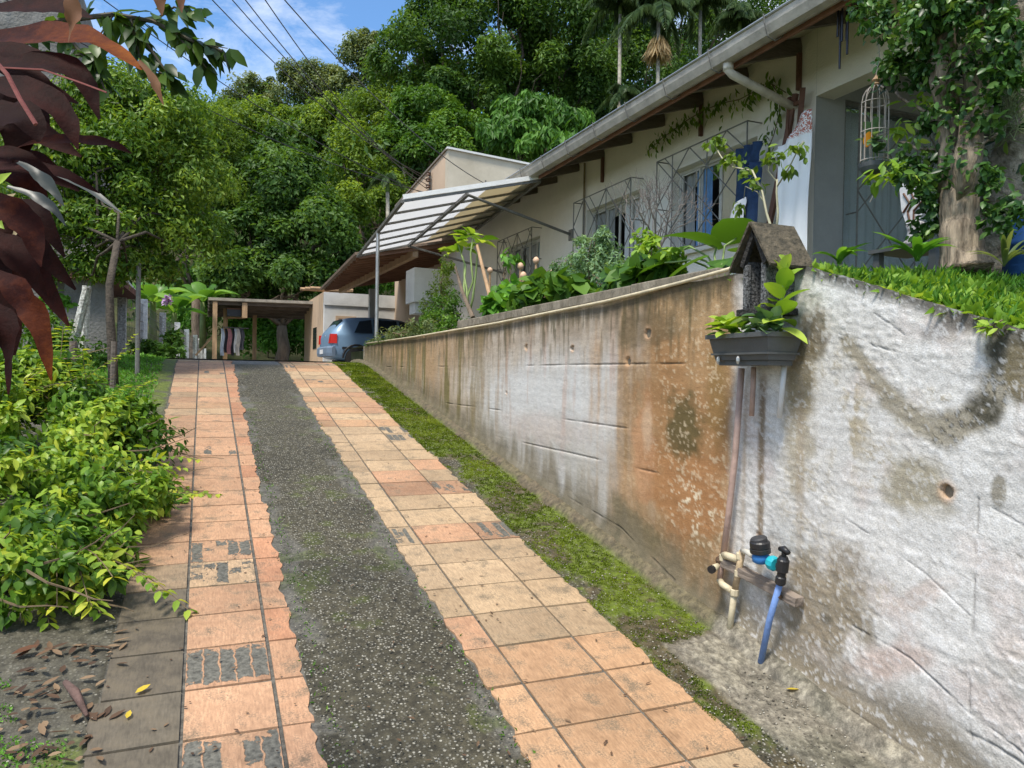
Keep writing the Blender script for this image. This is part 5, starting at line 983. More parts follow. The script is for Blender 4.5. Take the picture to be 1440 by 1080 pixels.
# white ornament on a stand, blue bin
q = XP(1288, 350, 3.7); st_ = thing('plant_stand', 'dark metal tray stand on the porch edge carrying a white ornament', 'stand', q)
MB().box((q[0]-.12, q[1]-.22, q[2]-.01), (q[0]+.2, q[1]+.22, q[2]+.012)).build('tray', FB, st_)
for s in (-.18, .18): MB().box((q[0]-.1, q[1]+s-.02, 2.0), (q[0]-.06, q[1]+s+.02, q[2]-.01)).build('leg', FB, st_)
orn = thing('ornament', 'white figure shaped ornament with dark painted lines on the porch stand', 'ornament', q+[0, 0, .02])
z0 = q[2]+.013
MB().lathe((q[0], q[1], z0), [(.07, 0), (.075, .02), (.05, .04), (.045, .09), (.055, .12), (.035, .14)], 14).build('base', plain('ornament_paint', (.55, .55, .56), .5, .6, 40, col2=(.10, .07, .06)), orn, smooth=True)
MB().prism(None, [Vector((q[0]-.02, q[1]+y, z0+z)) for y, z in [(-.02, .12), (.05, .13), (.085, .22), (.10, .34), (.06, .40), (.0, .37), (-.02, .30), (-.06, .28), (-.08, .22)]], [Vector((q[0]+.02, q[1]+y, z0+z)) for y, z in [(-.02, .12), (.05, .13), (.085, .22), (.10, .34), (.06, .40), (.0, .37), (-.02, .30), (-.06, .28), (-.08, .22)]]).build('figure', plain('ornament_white', (.58, .58, .60), .5, .1), orn)
for pts in ([(.02, .13), (.04, .2), (.0, .26), (.03, .33)], [(.07, .2), (.03, .25), (.07, .31)], [(-.05, .24), (0, .2), (.0, .14)]): MB().tube([(q[0]-.024, q[1]+y, z0+z) for y, z in pts], .006, 5).build('painted_line', WOODR, orn)
q = XP(1440, 385, 3.4); bn = thing('blue_bin', 'dark blue plastic barrel standing behind the leaning trunk', 'bin', (q[0], q[1]-.05, 2.0)); MB().lathe((q[0], q[1]-.08, 2.0), [(.14, 0), (.16, .03), (.165, .15), (.17, .155), (.165, .17), (.16, .26), (.15, .28)], 20).build('barrel', plain('bin_blue', (.02, .07, .22), .4, .15), bn, smooth=True)

# egg topped stakes
for k, (px, py, x, lab) in enumerate([(689, 381, 3.0, 'behind the leaning bamboo stake, leftmost of the five'), (732, 375, 3.0, 'the taller of the close pair before the small window'), (736, 388, 2.9, 'the shorter of the close pair before the small window'), (754, 367, 3.1, 'tallest, against the right curtain of the small window'), (778, 384, 3.0, 'rightmost, beside the feathery bush')]):
    q = XP(px, py, x); s_ = thing('garden_stake', 'stake topped with an eggshell, '+lab, 'garden stake', (q[0], q[1], 1.97), 'eggshell topped stakes in the planting bed')
    MB().tube([(q[0], q[1], 1.9), (q[0], q[1], q[2])], .012, 6).build('stick', WOODL, s_)
    MB().lathe(q, [(.008, -.03), (.026, -.018), (.034, 0), (.030, .02), (.018, .036), (.004, .043)], 12).build('eggshell', plain('eggshell', (.62, .40, .26), .6, .1), s_, smooth=True)
t = thing('bamboo_stake', 'tan bamboo pole leaning among the collard stems', 'stake', XP(692, 432, 2.7)); MB().tube([XP(671, 345, 2.7), XP(682, 390, 2.7), XP(694, 436, 2.7)], [.016, .02, .024], 8).build('pole', WOODL, t)
t = thing('dark_stake', 'dark weathered stick leaning left in the planting bed', 'stake', XP(664, 443, 2.6)); MB().tube([XP(640, 375, 2.6), XP(650, 410, 2.6), XP(665, 447, 2.6)], [.012, .02, .026], 7).build('stick', BARK, t)
# wires
CABL = ['overhead cable second from the left of the close bundle in the sky', 'leftmost cable of the close bundle coming from the top edge', 'third cable of the bundle crossing the blue sky', 'rightmost cable of the close bundle in the sky', 'lone overhead cable furthest right, crossing before the tree tops', 'lower overhead cable passing behind the overhanging leaves', 'upper of the two cables emerging from the overhanging leaves']
for k, (pa_, pb_) in enumerate([(((352, 0), 12), ((604, 250), 19)), (((340, -40), 12), ((604, 256), 19)), (((385, -5), 12), ((604, 262), 19)), (((408, -5), 12), ((604, 268), 19)), (((454, 0), 11), ((702, 268), 17.6)), (((140, 20), 12), ((604, 272), 19)), (((180, -30), 12), ((604, 275), 19))]):
    a = DP(*pa_[0], pa_[1]); b = DP(*pb_[0], pb_[1]); a = a+(a-b)*.6; pts = [a*(1-t)+b*t-np.array([0, 0, 1.1*4*t*(1-t)*.6]) for t in np.linspace(0, 1, 24)]
    t = thing('overhead_cable', CABL[k], 'cable', b, 'overhead cables to the cream building'); MB().tube(pts, .009, 5).build('cable', BLKP, t)

# ============================================================ LEFT SIDE
GSTU = plain('grey_stucco', (0.26, 0.25, 0.235), 0.95, 0.3, 2.5, 0.9, 25, col2=(0.13, 0.125, 0.115))
nb = thing('neighbour_building', 'tall rough grey rendered building at the far left behind the shrubs', 'building', (-4, 14, 1.5))
xr = YP(100, 200, 13)[0]; MB().box((-9, 13, 1.2), (xr, 19, 7.6)).build('wall', GSTU, nb)
xr2 = YP(152, 400, 12.4)[0]; MB().box((xr+.02, 12.4, 1.2), (xr2, 12.9, 3.72)).build('wing_wall', GSTU, nb)
BRT = plain('brown_tile', (0.17, 0.075, 0.05), 0.85, 0.4, 8, 0.4)
q0, q1 = YP(168, 388, 12.3), YP(208, 420, 15.5)
MB().prism(None, [Vector((q0[0]-1.2, 12.2, q0[2]+.05)), Vector((q0[0], 12.2, q0[2])), Vector((q0[0], 12.2, q0[2]-.1)), Vector((q0[0]-1.2, 12.2, q0[2]-.05))], [Vector((q1[0]-1.2, 15.2, q0[2]+.05)), Vector((q1[0]-.1, 15.2, q0[2]-.0)), Vector((q1[0]-.1, 15.2, q0[2]-.1)), Vector((q1[0]-1.2, 15.2, q0[2]-.05))]).build('eave', BRT, nb)
MB().box((q0[0]-.04, 12.2, q0[2]-.02), (q0[0]+.02, 16.0, q0[2]+.06)).build('bargeboard', WHITE, nb)
PW = plain('whitewashed_concrete', (0.80, 0.80, 0.77), 0.8, 0.3, 12, 0.4)
PW2 = plain('peeling_white_post', (0.78, 0.78, 0.74), 0.8, 0.2, 30, 0.4, col2=(0.14, 0.13, 0.11))
fp = [(172, 405, 15.0), (202.5, 421, 17.4), (229, 440, 19.8), (249.5, 453.5, 22.2), (262.5, 463, 24.6), (274.6, 471, 27.0), (282, 476, 29.4), (287.5, 480, 31.8)]
fence = thing('wire_fence', 'wire mesh fence on white concrete posts along the left boundary', 'fence', YP(172, 480, 15)-[0, 0, .2])
prev = None
for k, (px, py, y) in enumerate(fp):
    q = YP(px, py, y); MB().box((q[0]-.07, y-.07, 1.35), (q[0]+.07, y+.07, q[2])).build('post', PW2 if k in (0, 2) else PW, fence, bevel=.01)
    if prev is not None:
        for j in range(5):
            z_ = .12+.18*j; MB().tube([(prev[0], prev[1], prev[2]-z_), (q[0], q[1], q[2]-z_)], .006, 4).build('wire', IRON, fence)
        m = MB()
        for j in range(14):
            for s in (0, 1):
                a = prev*(1-j/14)+q*(j/14); b = prev*(1-(j+1)/14)+q*((j+1)/14); z0_, z1_ = (.12, 1.1) if s else (1.1, .12); m.tube([a-[0, 0, z0_], b-[0, 0, z1_]], .003, 3, False)
        m.build('mesh', IRON, fence)
    prev = q
for px, y, lab in ((108, 11.0, 'leaning whitewashed concrete post propped against the grey building'), (122, 11.6, 'upright mottled white pipe beside the leaning post')):
    a = YP(px+ (15 if px == 108 else 0), 405 if px == 108 else 402, y); b = YP(px-6 if px == 108 else 117, 490, y); t = thing('concrete_post', lab, 'post', b); MB().tube([b-[0, 0, .3], b, a], .055, 8).build('post', PW2, t)
for (px, top, bot, y, w_, lab, m_) in [(160.5, 480, 540, 8.4, .028, 'short dark wooden fence post at the edge of the path', WOODD), (195, 370, 528, 9.3, .025, 'thin dark metal pole standing in the verge', IRON), (103, 480, 560, 7.4, .03, 'weathered brown stake left of the citrus trunk', WOODD)]:
    a = YP(px, top, y); b = YP(px-2, bot, y); t = thing('verge_post', lab, 'post', b); MB().tube([b-[0, 0, .25], b, a], w_, 7).build('post', m_, t)
# clothes rail in the shed
cl_m = [plain('cl_%d' % i, c, .9, .15, 8) for i, c in enumerate([(.5, .55, .62), (.03, .03, .035), (.45, .2, .2), (.025, .025, .03), (.55, .55, .55), (.06, .06, .07), (.35, .33, .3)])]
for m_, n_ in zip(cl_m, ['cloth_paleblue', 'cloth_black', 'cloth_pink', 'cloth_dark', 'cloth_white', 'cloth_charcoal', 'cloth_sand']): m_.name = n_
labs = ['pale blue hanging cloth leftmost on the shed rail', 'black garment second on the shed rail', 'pink patterned garment hanging on the shed rail', 'dark narrow garment beside the pink one in the shed', 'white garment hanging in the middle of the shed rail', 'charcoal jacket hanging right of the white garment', 'grey beige cloth hanging at the right of the shed rail']
rail = thing('clothes_rail', 'thin clothes rail hanging between the shed posts', 'rail', YP(330, 465, 26.6)); MB().tube([YP(314, 460, 26.6), YP(350, 462, 26.6)], .015, 6).build('bar', IRON, rail)
for k, (px, w_, b_) in enumerate([(313, 5, 500), (318, 4, 496), (323, 6, 498), (328, 4, 500), (332, 5, 496), (340, 7, 492), (335, 5, 500)]):
    a = YP(px-w_/2, 462, 26.6-.04*k); b = YP(px+w_/2, b_, 26.6-.04*k); t = thing('garment', labs[k], 'garment', (a[0], a[1], b[2]))
    zt5, zb5 = a[2], b[2]; n_ = 8; vs = []
    for j in range(7):
        for i in range(n_+1): vs.append((a[0]+(b[0]-a[0])*i/n_*(0.7+.3*min(1, j/2))+.02*sin(j), a[1]+.03*sin(i*2.1+j), zt5+(zb5-zt5)*j/6))
    MB().add(vs, [(j*(n_+1)+i, j*(n_+1)+i+1, (j+1)*(n_+1)+i+1, (j+1)*(n_+1)+i) for j in range(6) for i in range(n_)]).build('cloth', cl_m[k], t, smooth=True)
bx_ = YP(329, 440, 26.6); t = thing('storage_crate', 'dark crate stored on the shelf under the shed roof', 'crate', bx_); m = MB(); m.box((bx_[0]-.22, 26.4, bx_[2]-.12), (bx_[0]+.22, 26.8, bx_[2]+.1)); m.build('crate', BLKP, t); MB().box((bx_[0]-.24, 26.38, bx_[2]+.1), (bx_[0]+.24, 26.82, bx_[2]+.14)).build('lid', WOODR, t)
# timber pile behind the shed
tpil = thing('timber_pile', 'pale stacked planks lying on the ground behind the shed', 'planks', YP(380, 497, 30))
for k in range(7):
    a = YP(352+random.uniform(-8, 8), 492+k*.9, 30+.15*k); MB().beam((a[0], a[1], 1.68+.05*(6-k)*.5), (a[0]+1.6+random.random(), a[1]+.3, 1.72+.05*(6-k)*.4), .12, .035).build('plank', WOODL, tpil)

# ============================================================ VEGETATION, TERRACE
def leafy(name, label, blobs, n, size, mat, cat='plant', aspect=.5, mode=1, stems=6, base=None, clump=.35, hang=.2, stemr=.006, group=None, shell=.3, smat=None):
    b = np.array(base if base is not None else [blobs[0][0], blobs[0][1], blobs[0][2]-blobs[0][5]], float); t = thing(name, label, cat, b, group); m = MB()
    for k in range(stems):
        q = blobs[k % len(blobs)]; e = np.array(q[:3])+rdir(1)[0]*np.array(q[3:6])*.8; m.tube(limb(b, e, -.05, 5, .05), list(np.linspace(stemr, stemr*.4, 5)), 5)
    m.build('stem', smat or TWIG, t)
    link('foliage', foliage_mesh('foliage', blobs, n, size, aspect, clump, None, shell, mode, hang, 0.8, 1.2), mat, t); return t
def bx3(px, py, x, rx, ry, rd=None):
    """blob at a sight line's meeting with plane x"""
    c = XP(px, py, x); D = float((c-EYE)@fw); k = D/FPX; return (c[0], c[1], c[2], rx*k, (rd or rx)*k, ry*k)
leafy('feathery_bush', 'grey green feathery herb bush in the middle of the planting bed', [bx3(832, 370, 2.9, 42, 40), bx3(800, 385, 2.85, 30, 28), bx3(870, 385, 2.8, 30, 26), bx3(840, 345, 2.9, 22, 24)], 5200, .045, G_SAGE, 'bush', .3, 0, 14)
leafy('dry_bush', 'tangled green shrub where the wall meets the far yard', [bx3(610, 455, 2.7, 24, 22), bx3(640, 460, 2.6, 22, 18), bx3(630, 430, 2.9, 20, 22)], 3000, .05, G_MID, 'bush', .35, 0, 10)
leafy('trailing_vine', 'dry looking vine climbing sticks beside the canopy brace', [bx3(622, 400, 3.0, 14, 34), bx3(605, 430, 3.0, 14, 20), bx3(630, 375, 3.0, 12, 16)], 1500, .045, G_YEL, 'vine', .35, 0, 14)
leafy('wall_end_weeds', 'low olive weeds spilling over the far end of the wall', [bx3(560, 472, 2.35, 30, 8), bx3(595, 462, 2.4, 26, 12), bx3(530, 482, 2.3, 16, 6)], 1800, .05, G_ASH, 'weeds', .3, 0, 8)
leafy('collard', 'low bright collard clump left of the egg stakes', [bx3(715, 418, 2.7, 26, 20), bx3(700, 432, 2.5, 22, 12), bx3(730, 410, 2.8, 20, 16)], 520, .11, G_BRI, 'vegetable', .7, 1, 8)
leafy('seedling', 'small tall seedling with a bright leaf tuft before the small window', [bx3(715, 363, 2.9, 13, 6)], 26, .10, G_BRI, 'plant', .5, 1, 3, base=XP(712, 412, 2.85))
leafy('squash_vine', 'spreading squash leaves left of the feathery bush along the coping', [bx3(765, 408, 2.6, 30, 12), bx3(800, 408, 2.5, 24, 12), bx3(745, 420, 2.45, 22, 8)], 420, .13, G_MID, 'vegetable', .9, 1, 6)
leafy('squash_vine', 'spreading squash leaves right of the feathery bush along the coping', [bx3(900, 385, 2.5, 26, 8), bx3(870, 395, 2.45, 20, 8), bx3(925, 378, 2.55, 18, 8)], 300, .12, G_MID, 'vegetable', .8, 1, 6)
leafy('lime_seedling', 'yellow green young shrub growing among the bare twigs', [bx3(915, 358, 2.7, 22, 24), bx3(945, 365, 2.6, 20, 16), bx3(905, 335, 2.8, 12, 12)], 340, .055, G_LIME, 'shrub', .6, 1, 8, base=XP(912, 395, 2.6))
# tall collard with heart of big leaves on several bare stalks
t = thing('tall_collard', 'tall collard with bright green leaf crown on bare stalks in front of the canopy', 'vegetable', XP(660, 440, 2.7)); bs = XP(660, 440, 2.7); GST = plain('green_stem', (0.22, 0.30, 0.10), .6, .2)
for px, py in ((645, 345), (665, 335), (650, 360), (672, 345)): MB().tube(limb(bs, XP(px, py, 2.75), -.03, 6, .03), [.014, .013, .012, .011, .010, .008], 6).build('stalk', GST, t, smooth=True)
P = []; Dv = []
for px, py, k in ((645, 340, 9), (660, 332, 9), (640, 352, 7), (675, 340, 5), (655, 350, 6)):
    for i in range(k): P.append(XP(px, py, 2.75)+rdir(1)[0]*.03); a = random.uniform(0, 2*pi); Dv.append((cos(a)*.9, sin(a), random.uniform(-.25, .6)))
P = np.array(P); Dv = np.array(Dv); V, F, T = leaves(P, Dv, nrmz(rdir(len(P))*.4+[0, 0, 1]), .16+.06*RNG.random(len(P)), .12, RNG.random(len(P)), 1, .25); link('crown', npmesh('crown', V, F, T), G_LIME, t, smooth=True)
# bare twiggy shrub
t = thing('bare_shrub', 'leafless grey twiggy shrub in front of the two larger windows', 'shrub', XP(910, 395, 3.0)); m = MB(); GT = plain('grey_twig', (.20, .17, .15), .85, .3)
def branch(m, a, d, ln, r, depth):
    b = a+d*ln; m.tube([a, (a+b)/2+RNG.normal(size=3)*ln*.05, b], [r, r*.85, r*.7], 4, False)
    if depth: 
        for k in range(random.choice((2, 3))): branch(m, b, nrmz(np.array([d+RNG.normal(size=3)*.42+[0, 0, .12]]))[0], ln*random.uniform(.6, .85), r*.65, depth-1)
bs = XP(915, 395, 3.0)
for k in range(7): branch(m, bs, nrmz(np.array([[random.uniform(-.3, .3), random.uniform(-.5, .6), 1.0]]))[0], .26, .007, 4)
m.build('twig', GT, t)
# giant rounded leaves
t = thing('elephant_ear', 'large dark glossy heart leaves beside the shrine', 'plant', XP(1010, 385, 2.6)); bs = XP(1010, 385, 2.6)
for px, py, x, dy, dz, ln, tn in [(960, 352, 2.8, .6, -.1, .34, .5), (1000, 345, 2.7, .1, .15, .36, .4), (1035, 335, 2.9, -.2, .3, .26, .5), (1030, 362, 2.6, -.4, -.1, .26, .35), (985, 365, 2.5, .5, -.2, .26, .6), (1050, 350, 2.8, -.5, .1, .22, .7), (935, 370, 2.5, .7, -.1, .22, .5), (1015, 372, 2.45, .1, -.3, .2, .6)]:
    c = XP(px, py, x); MB().tube(limb(bs, c, -.1, 5, .02), .006, 5).build('petiole', GST, t, smooth=True)
    mb = MB(); d = np.array([-.35, dy, dz]); d = d/np.linalg.norm(d); cen = [c+d*ln*u_-np.array([0, 0, .3*ln*u_*u_]) for u_ in np.linspace(-.15, 1, 9)]; wd = [ln*.5*k for k in (.35, .75, .95, 1, .9, .72, .48, .22, .01)]
    mb.strip(cen, wd, (-.35, 0, 1), .12); me = bpy.data.meshes.new('leaf'); me.from_pydata(mb.v, [], mb.f); me.update(); at = me.attributes.new('tint', 'FLOAT', 'FACE'); at.data.foreach_set('value', [tn]*len(me.polygons)); link('leaf', me, G_MID, t, smooth=True)
# sapling with forked pale stem
t = thing('sapling', 'young sapling with pale curved forked stem in front of the towel', 'sapling', XP(1090, 340, 2.5)); m = MB(); S_ = lambda a, b: XP(a, b, 2.5)
for pts, r in (([(1091, 342), (1086, 325), (1078, 300), (1072, 270), (1058, 240)], .008), ([(1091, 335), (1094, 300), (1092, 270), (1093, 252)], .007), ([(1093, 262), (1110, 235), (1120, 215), (1130, 198)], .004), ([(1058, 240), (1030, 235), (1015, 222), (1005, 205)], .005), ([(1092, 255), (1080, 240), (1086, 215)], .004), ([(1075, 285), (1065, 270), (1048, 262), (1046, 280)], .003)): m.tube([S_(*p) for p in pts], list(np.linspace(r, r*.6, len(pts))), 6)
m.build('stem', plain('pale_stem', (.38, .36, .24), .7, .2), t, smooth=True)
bls = [bx3(*a[:2], 2.5, *a[2:]) for a in ((1004, 205, 14, 14), (1030, 228, 16, 12), (1086, 225, 14, 18), (1056, 245, 12, 10), (1122, 215, 12, 14), (1110, 240, 8, 8), (1065, 262, 10, 8), (1040, 295, 8, 10))]
link('foliage', foliage_mesh('foliage', bls, 260, .042, .5, .5, None, .2, 1, .5), G_YEL, t, smooth=True)
# vine on the house wall
t = thing('wall_vine', 'thin leafy vine trained along the house wall above the window grille', 'vine', XP(1060, 130, 4.76)); m = MB()
vp = [(1105, 130), (1085, 118), (1062, 128), (1040, 140), (1015, 145), (990, 155), (968, 168), (948, 182), (930, 195), (912, 212)]; vpts = [XP(a, b, 4.74) for a, b in vp]; m.tube(vpts, .005, 5); vp2 = [(1085, 118), (1097, 135), (1096, 160), (1088, 190), (1082, 205)]; v2 = [XP(a, b, 4.74) for a, b in vp2]; m.tube(v2, .005, 5); m.build('stem', TWIG, t)
P = []
for seq, c in ((vpts, 20), (v2, 13)):
    for a, b in zip(seq[:-1], seq[1:]):
        for k in range(c): u_ = random.random(); P.append(a*(1-u_)+b*u_+np.array([-.02-.04*random.random(), RNG.normal()*.05, RNG.normal()*.06-.01]))
P = np.array(P); n = len(P); V, F, T = leaves(P, nrmz(rdir(n)*.5+[0, 0, -.8]), nrmz(rdir(n)*.5+[-1, 0, .3]), .075*(.5+RNG.random(n)), .035, RNG.random(n)*.75, 1); link('foliage', npmesh('foliage', V, F, T), G_YEL, t, smooth=True)

# grass and ground cover on top of the near wall
def turf(name, label, n, cond_pts, ln, mat, wd=.25, mode=0, up_k=.8, cat='grass'):
    x, y, z = cond_pts(n); P = np.stack([x, y, z], 1); m = len(P); V, F, T = leaves(P, nrmz(rdir(m)*.8+[0, 0, up_k]), nrmz(rdir(m)+[0, 0, .5]), ln*(.5+RNG.random(m)), ln*wd*(.6+.8*RNG.random(m)), np.clip(fbm(x*4, y*4, 60)*1.2-.3+.5*RNG.random(m), 0, 1), mode, .35); return link(name, npmesh(name, V, F, T), mat, kind='stuff', label=label, cat=cat)
def tpts(n):
    y = -0.6+3.6*RNG.random(n); x = 2.22+1.7*RNG.random(n)**1.5; z = tz(x, y); return x, y, z
turf('grass', 'bright green grass and ground cover on top of the near wall', 26000, tpts, .055, G_BRI, .16, 0, .9)
turf('grass', 'broad leaved green ground cover at the edge of the near wall', 7000, lambda n: (lambda y, x: (x, y, tz(x, y)+.02))(0.2+2.3*RNG.random(n), 2.19+.55*RNG.random(n)**1.3), .04, G_LIME, .55, 1, .5, 'ground cover')
turf('grass', 'sparse weeds along the planting bed', 6000, lambda n: (lambda y, x: (x, y, tz(x, y)))(2.6+9*RNG.random(n), 2.32+1.6*RNG.random(n)), .07, G_MID, .25)
# arching blades and small plants by the trunk
def tuft(name, label, base, n, ln, mat, w_=.018, cat='plant', spread=.6, group=None):
    t = thing(name, label, cat, base, group); base = np.array(base, float); mb = MB(); tn = []
    for k in range(n):
        a = random.uniform(0, 2*pi); d = np.array([cos(a)*spread, sin(a)*spread, 1]); l_ = ln*random.uniform(.6, 1.2); s = random.uniform(.3, .9)
        cen = [base+d*l_*u_*np.array([1, 1, 1])-np.array([0, 0, l_*s*u_*u_*.8])+np.array([cos(a), sin(a), 0])*l_*.25*u_*u_ for u_ in np.linspace(0, 1, 7)]; mb.strip(cen, [w_*k_ for k_ in (.4, .8, 1, 1, .8, .5, .02)], (-cos(a)*.3, -sin(a)*.3, 1), .4); tn += [random.random()]*24
    me = bpy.data.meshes.new('blade'); me.from_pydata(mb.v, [], mb.f); me.update(); at = me.attributes.new('tint', 'FLOAT', 'FACE'); at.data.foreach_set('value', tn); link('blade', me, mat, t, smooth=True); return t
tuft('grass_tuft', 'broad arching leaf tuft left of the thick trunk on the wall top', XP(1290, 368, 2.6), 16, .17, G_BRI)
tuft('grass_tuft', 'small strap leaf tuft behind the shrine on the wall top', XP(1180, 372, 2.4), 12, .12, G_BRI)
tuft('grass_tuft', 'tall thin grass clump between trunk and blue bin', XP(1412, 375, 2.6), 14, .16, G_ASH, .008)
# trailing weed over the lip
t = thing('trailing_weed', 'thin weed trailing over the lip of the near wall', 'weed', XP(1405, 455, 2.15)); MB().tube([XP(1410, 450, 2.16), XP(1395, 458, 2.14), XP(1378, 462, 2.13)], .003, 5).build('stem', TWIG, t)
n = 22; P = np.array([XP(1378+35*random.random(), 455+9*random.random(), 2.14) for _ in range(n)]); V, F, T = leaves(P, nrmz(rdir(n)+[0, .6, 0]), nrmz(rdir(n)*.5+[-.6, 0, .8]), .035, .018, RNG.random(n), 1); link('foliage', npmesh('foliage', V, F, T), G_LIME, t)

# ---- tree on the terrace: stout cut trunk with climbers, and the leaning one
BARK2 = plain('ridged_bark', (0.40, 0.32, 0.23), 0.95, 0.4, 34, 1.0, 60, stretch=(1, 1, .14), col2=(0.06, 0.045, 0.03), det=8)
def climb(pts, n, off, size, mat, par, nm='climber', aspect=.6):
    P = [];
    for k in range(n):
        i = random.randrange(len(pts)-1); u_ = random.random(); P.append(pts[i]*(1-u_)+pts[i+1]*u_+rdir(1)[0]*off*random.uniform(.5, 1.5))
    P = np.array(P); m_ = len(P); V, F, T = leaves(P, nrmz(rdir(m_)*.8+[0, 0, -.4]), nrmz(rdir(m_)*.7+[-.5, -.5, .7]), size*(.5+RNG.random(m_)), size*aspect, RNG.random(m_), 1); return link(nm, npmesh(nm, V, F, T), mat, par, kind='stuff')
tx = 3.05
rtp = [XP(*p, tx) for p in ((1355, 385), (1352, 340), (1349, 300), (1347, 268), (1345, 235))]
tr = thing('garden_tree', 'old garden tree with stout ridged trunk wrapped in green climbers on the terrace', 'tree', rtp[0])
def knob(pts, rad, nm, mat, par, n=14, amp=.12):
    m = MB(); m.tube(pts, rad, n); 
    for i, v in enumerate(m.v):
        j = i % n; r_ = 1+amp*sin(j*2*pi/n*5+i//n*.7)*.6+amp*random.uniform(-.5, .5)
        c = np.array(pts[min(i//n, len(pts)-1)], float); m.v[i] = tuple(c+(np.array(v)-c)*r_)
    return m.build(nm, mat, par, smooth=True)
def densify(p, k=4):
    o = []
    for a, b in zip(p[:-1], p[1:]): o += [a*(1-i/k)+b*(i/k)+RNG.normal(size=3)*.004 for i in range(k)]
    return o+[p[-1]]
sp_ = densify([np.array(p) for p in rtp[:4]]); knob(sp_, list(np.interp(np.linspace(0, 1, len(sp_)), [0, .1, .5, .85, 1], [.112, .088, .080, .076, .068])), 'trunk', BARK2, tr)
limbs_ = [([(1345, 270), (1338, 220), (1333, 160), (1325, 110), (1330, 60), (1335, 0), (1340, -80)], .058), ([(1352, 275), (1362, 220), (1372, 160), (1368, 90), (1385, 20), (1400, -60)], .06), ([(1333, 160), (1315, 100), (1305, 60), (1285, 20)], .025), ([(1362, 215), (1340, 208), (1300, 212), (1265, 200)], .010), ([(1350, 215), (1375, 210), (1395, 195), (1402, 188)], .008), ([(1340, 190), (1310, 165), (1290, 150), (1260, 130)], .009)]
allp = []
for pts, r in limbs_:
    q = densify([XP(*p, tx+.05*random.uniform(-1, 1)) for p in pts], 3); allp += [np.array(v) for v in q]; knob(q, list(np.linspace(r, r*.6, len(q))), 'limb', BARK2, tr, 9, .15)
G_CLIMB = leafmat('leaf_climber', [(.012, .04, .010), (.03, .085, .018), (.07, .16, .03), (.17, .28, .06)], .25, .35)
cb = [bx3(*a[:2], a[4] if len(a) > 4 else 3.0, *a[2:4]) for a in ((1305, 95, 22, 30), (1350, 30, 60, 34), (1290, 40, 55, 40), (1235, 20, 35, 25), (1400, 60, 35, 50), (1392, 150, 16, 36), (1300, 250, 40, 28), (1280, 225, 30, 20), (1308, 285, 20, 20), (1395, 250, 18, 24), (1398, 305, 16, 22), (1270, 95, 32, 30), (1365, 0, 60, 30), (1415, 100, 25, 40), (1425, 300, 20, 30), (1300, 320, 20, 16), (1300, 170, 18, 18))]
link('climber', foliage_mesh('climber', cb, 5400, .036, .6, .35, 22, .3, 1, .35, .8, 1.2), G_CLIMB, tr)
climb([XP(*p, 2.98) for p in ((1345, 60), (1350, 150), (1352, 250))], 330, .07, .038, G_CLIMB, tr)
bb = [bx3(1275, 185, 3.15, 22, 14), bx3(1290, 150, 3.1, 20, 14), bx3(1265, 250, 2.9, 24, 20), bx3(1235, 255, 2.95, 18, 14)]
link('bright_foliage', foliage_mesh('bright_foliage', bb, 110, .06, .42, .5, None, .2, 1, .2), G_LIME, tr)
lt = [XP(*p, 3.3) for p in ((1385, 395), (1395, 340), (1415, 280), (1428, 220), (1440, 160), (1448, 90), (1452, 0), (1450, -80))]
tr2 = thing('leaning_tree', 'mottled pale trunk leaning right at the edge of the picture with air plants', 'tree', lt[0]); q = densify([np.array(v) for v in lt], 3)
knob(q, list(np.linspace(.11, .07, len(q))), 'trunk', plain('lichen_bark', (.38, .34, .27), .95, .5, 16, 1.0, 40, col2=(.07, .055, .035), det=8), tr2, 14, .18)
climb([np.array(v) for v in q[4:16]], 420, .11, .05, G_CLIMB, tr2)
mb = MB(); tn = []
for k in range(60):
    c = XP(1432+random.uniform(-22, 8), random.uniform(35, 120), 3.15); pts = [c+np.array([0, random.uniform(-.02, .02)*j, -.05*j])+RNG.normal(size=3)*.006 for j in range(6)]; mb.tube(pts, .0022, 3, False)
mb.build('air_plant', plain('air_plant', (.22, .27, .13), .8, .3), tr2)

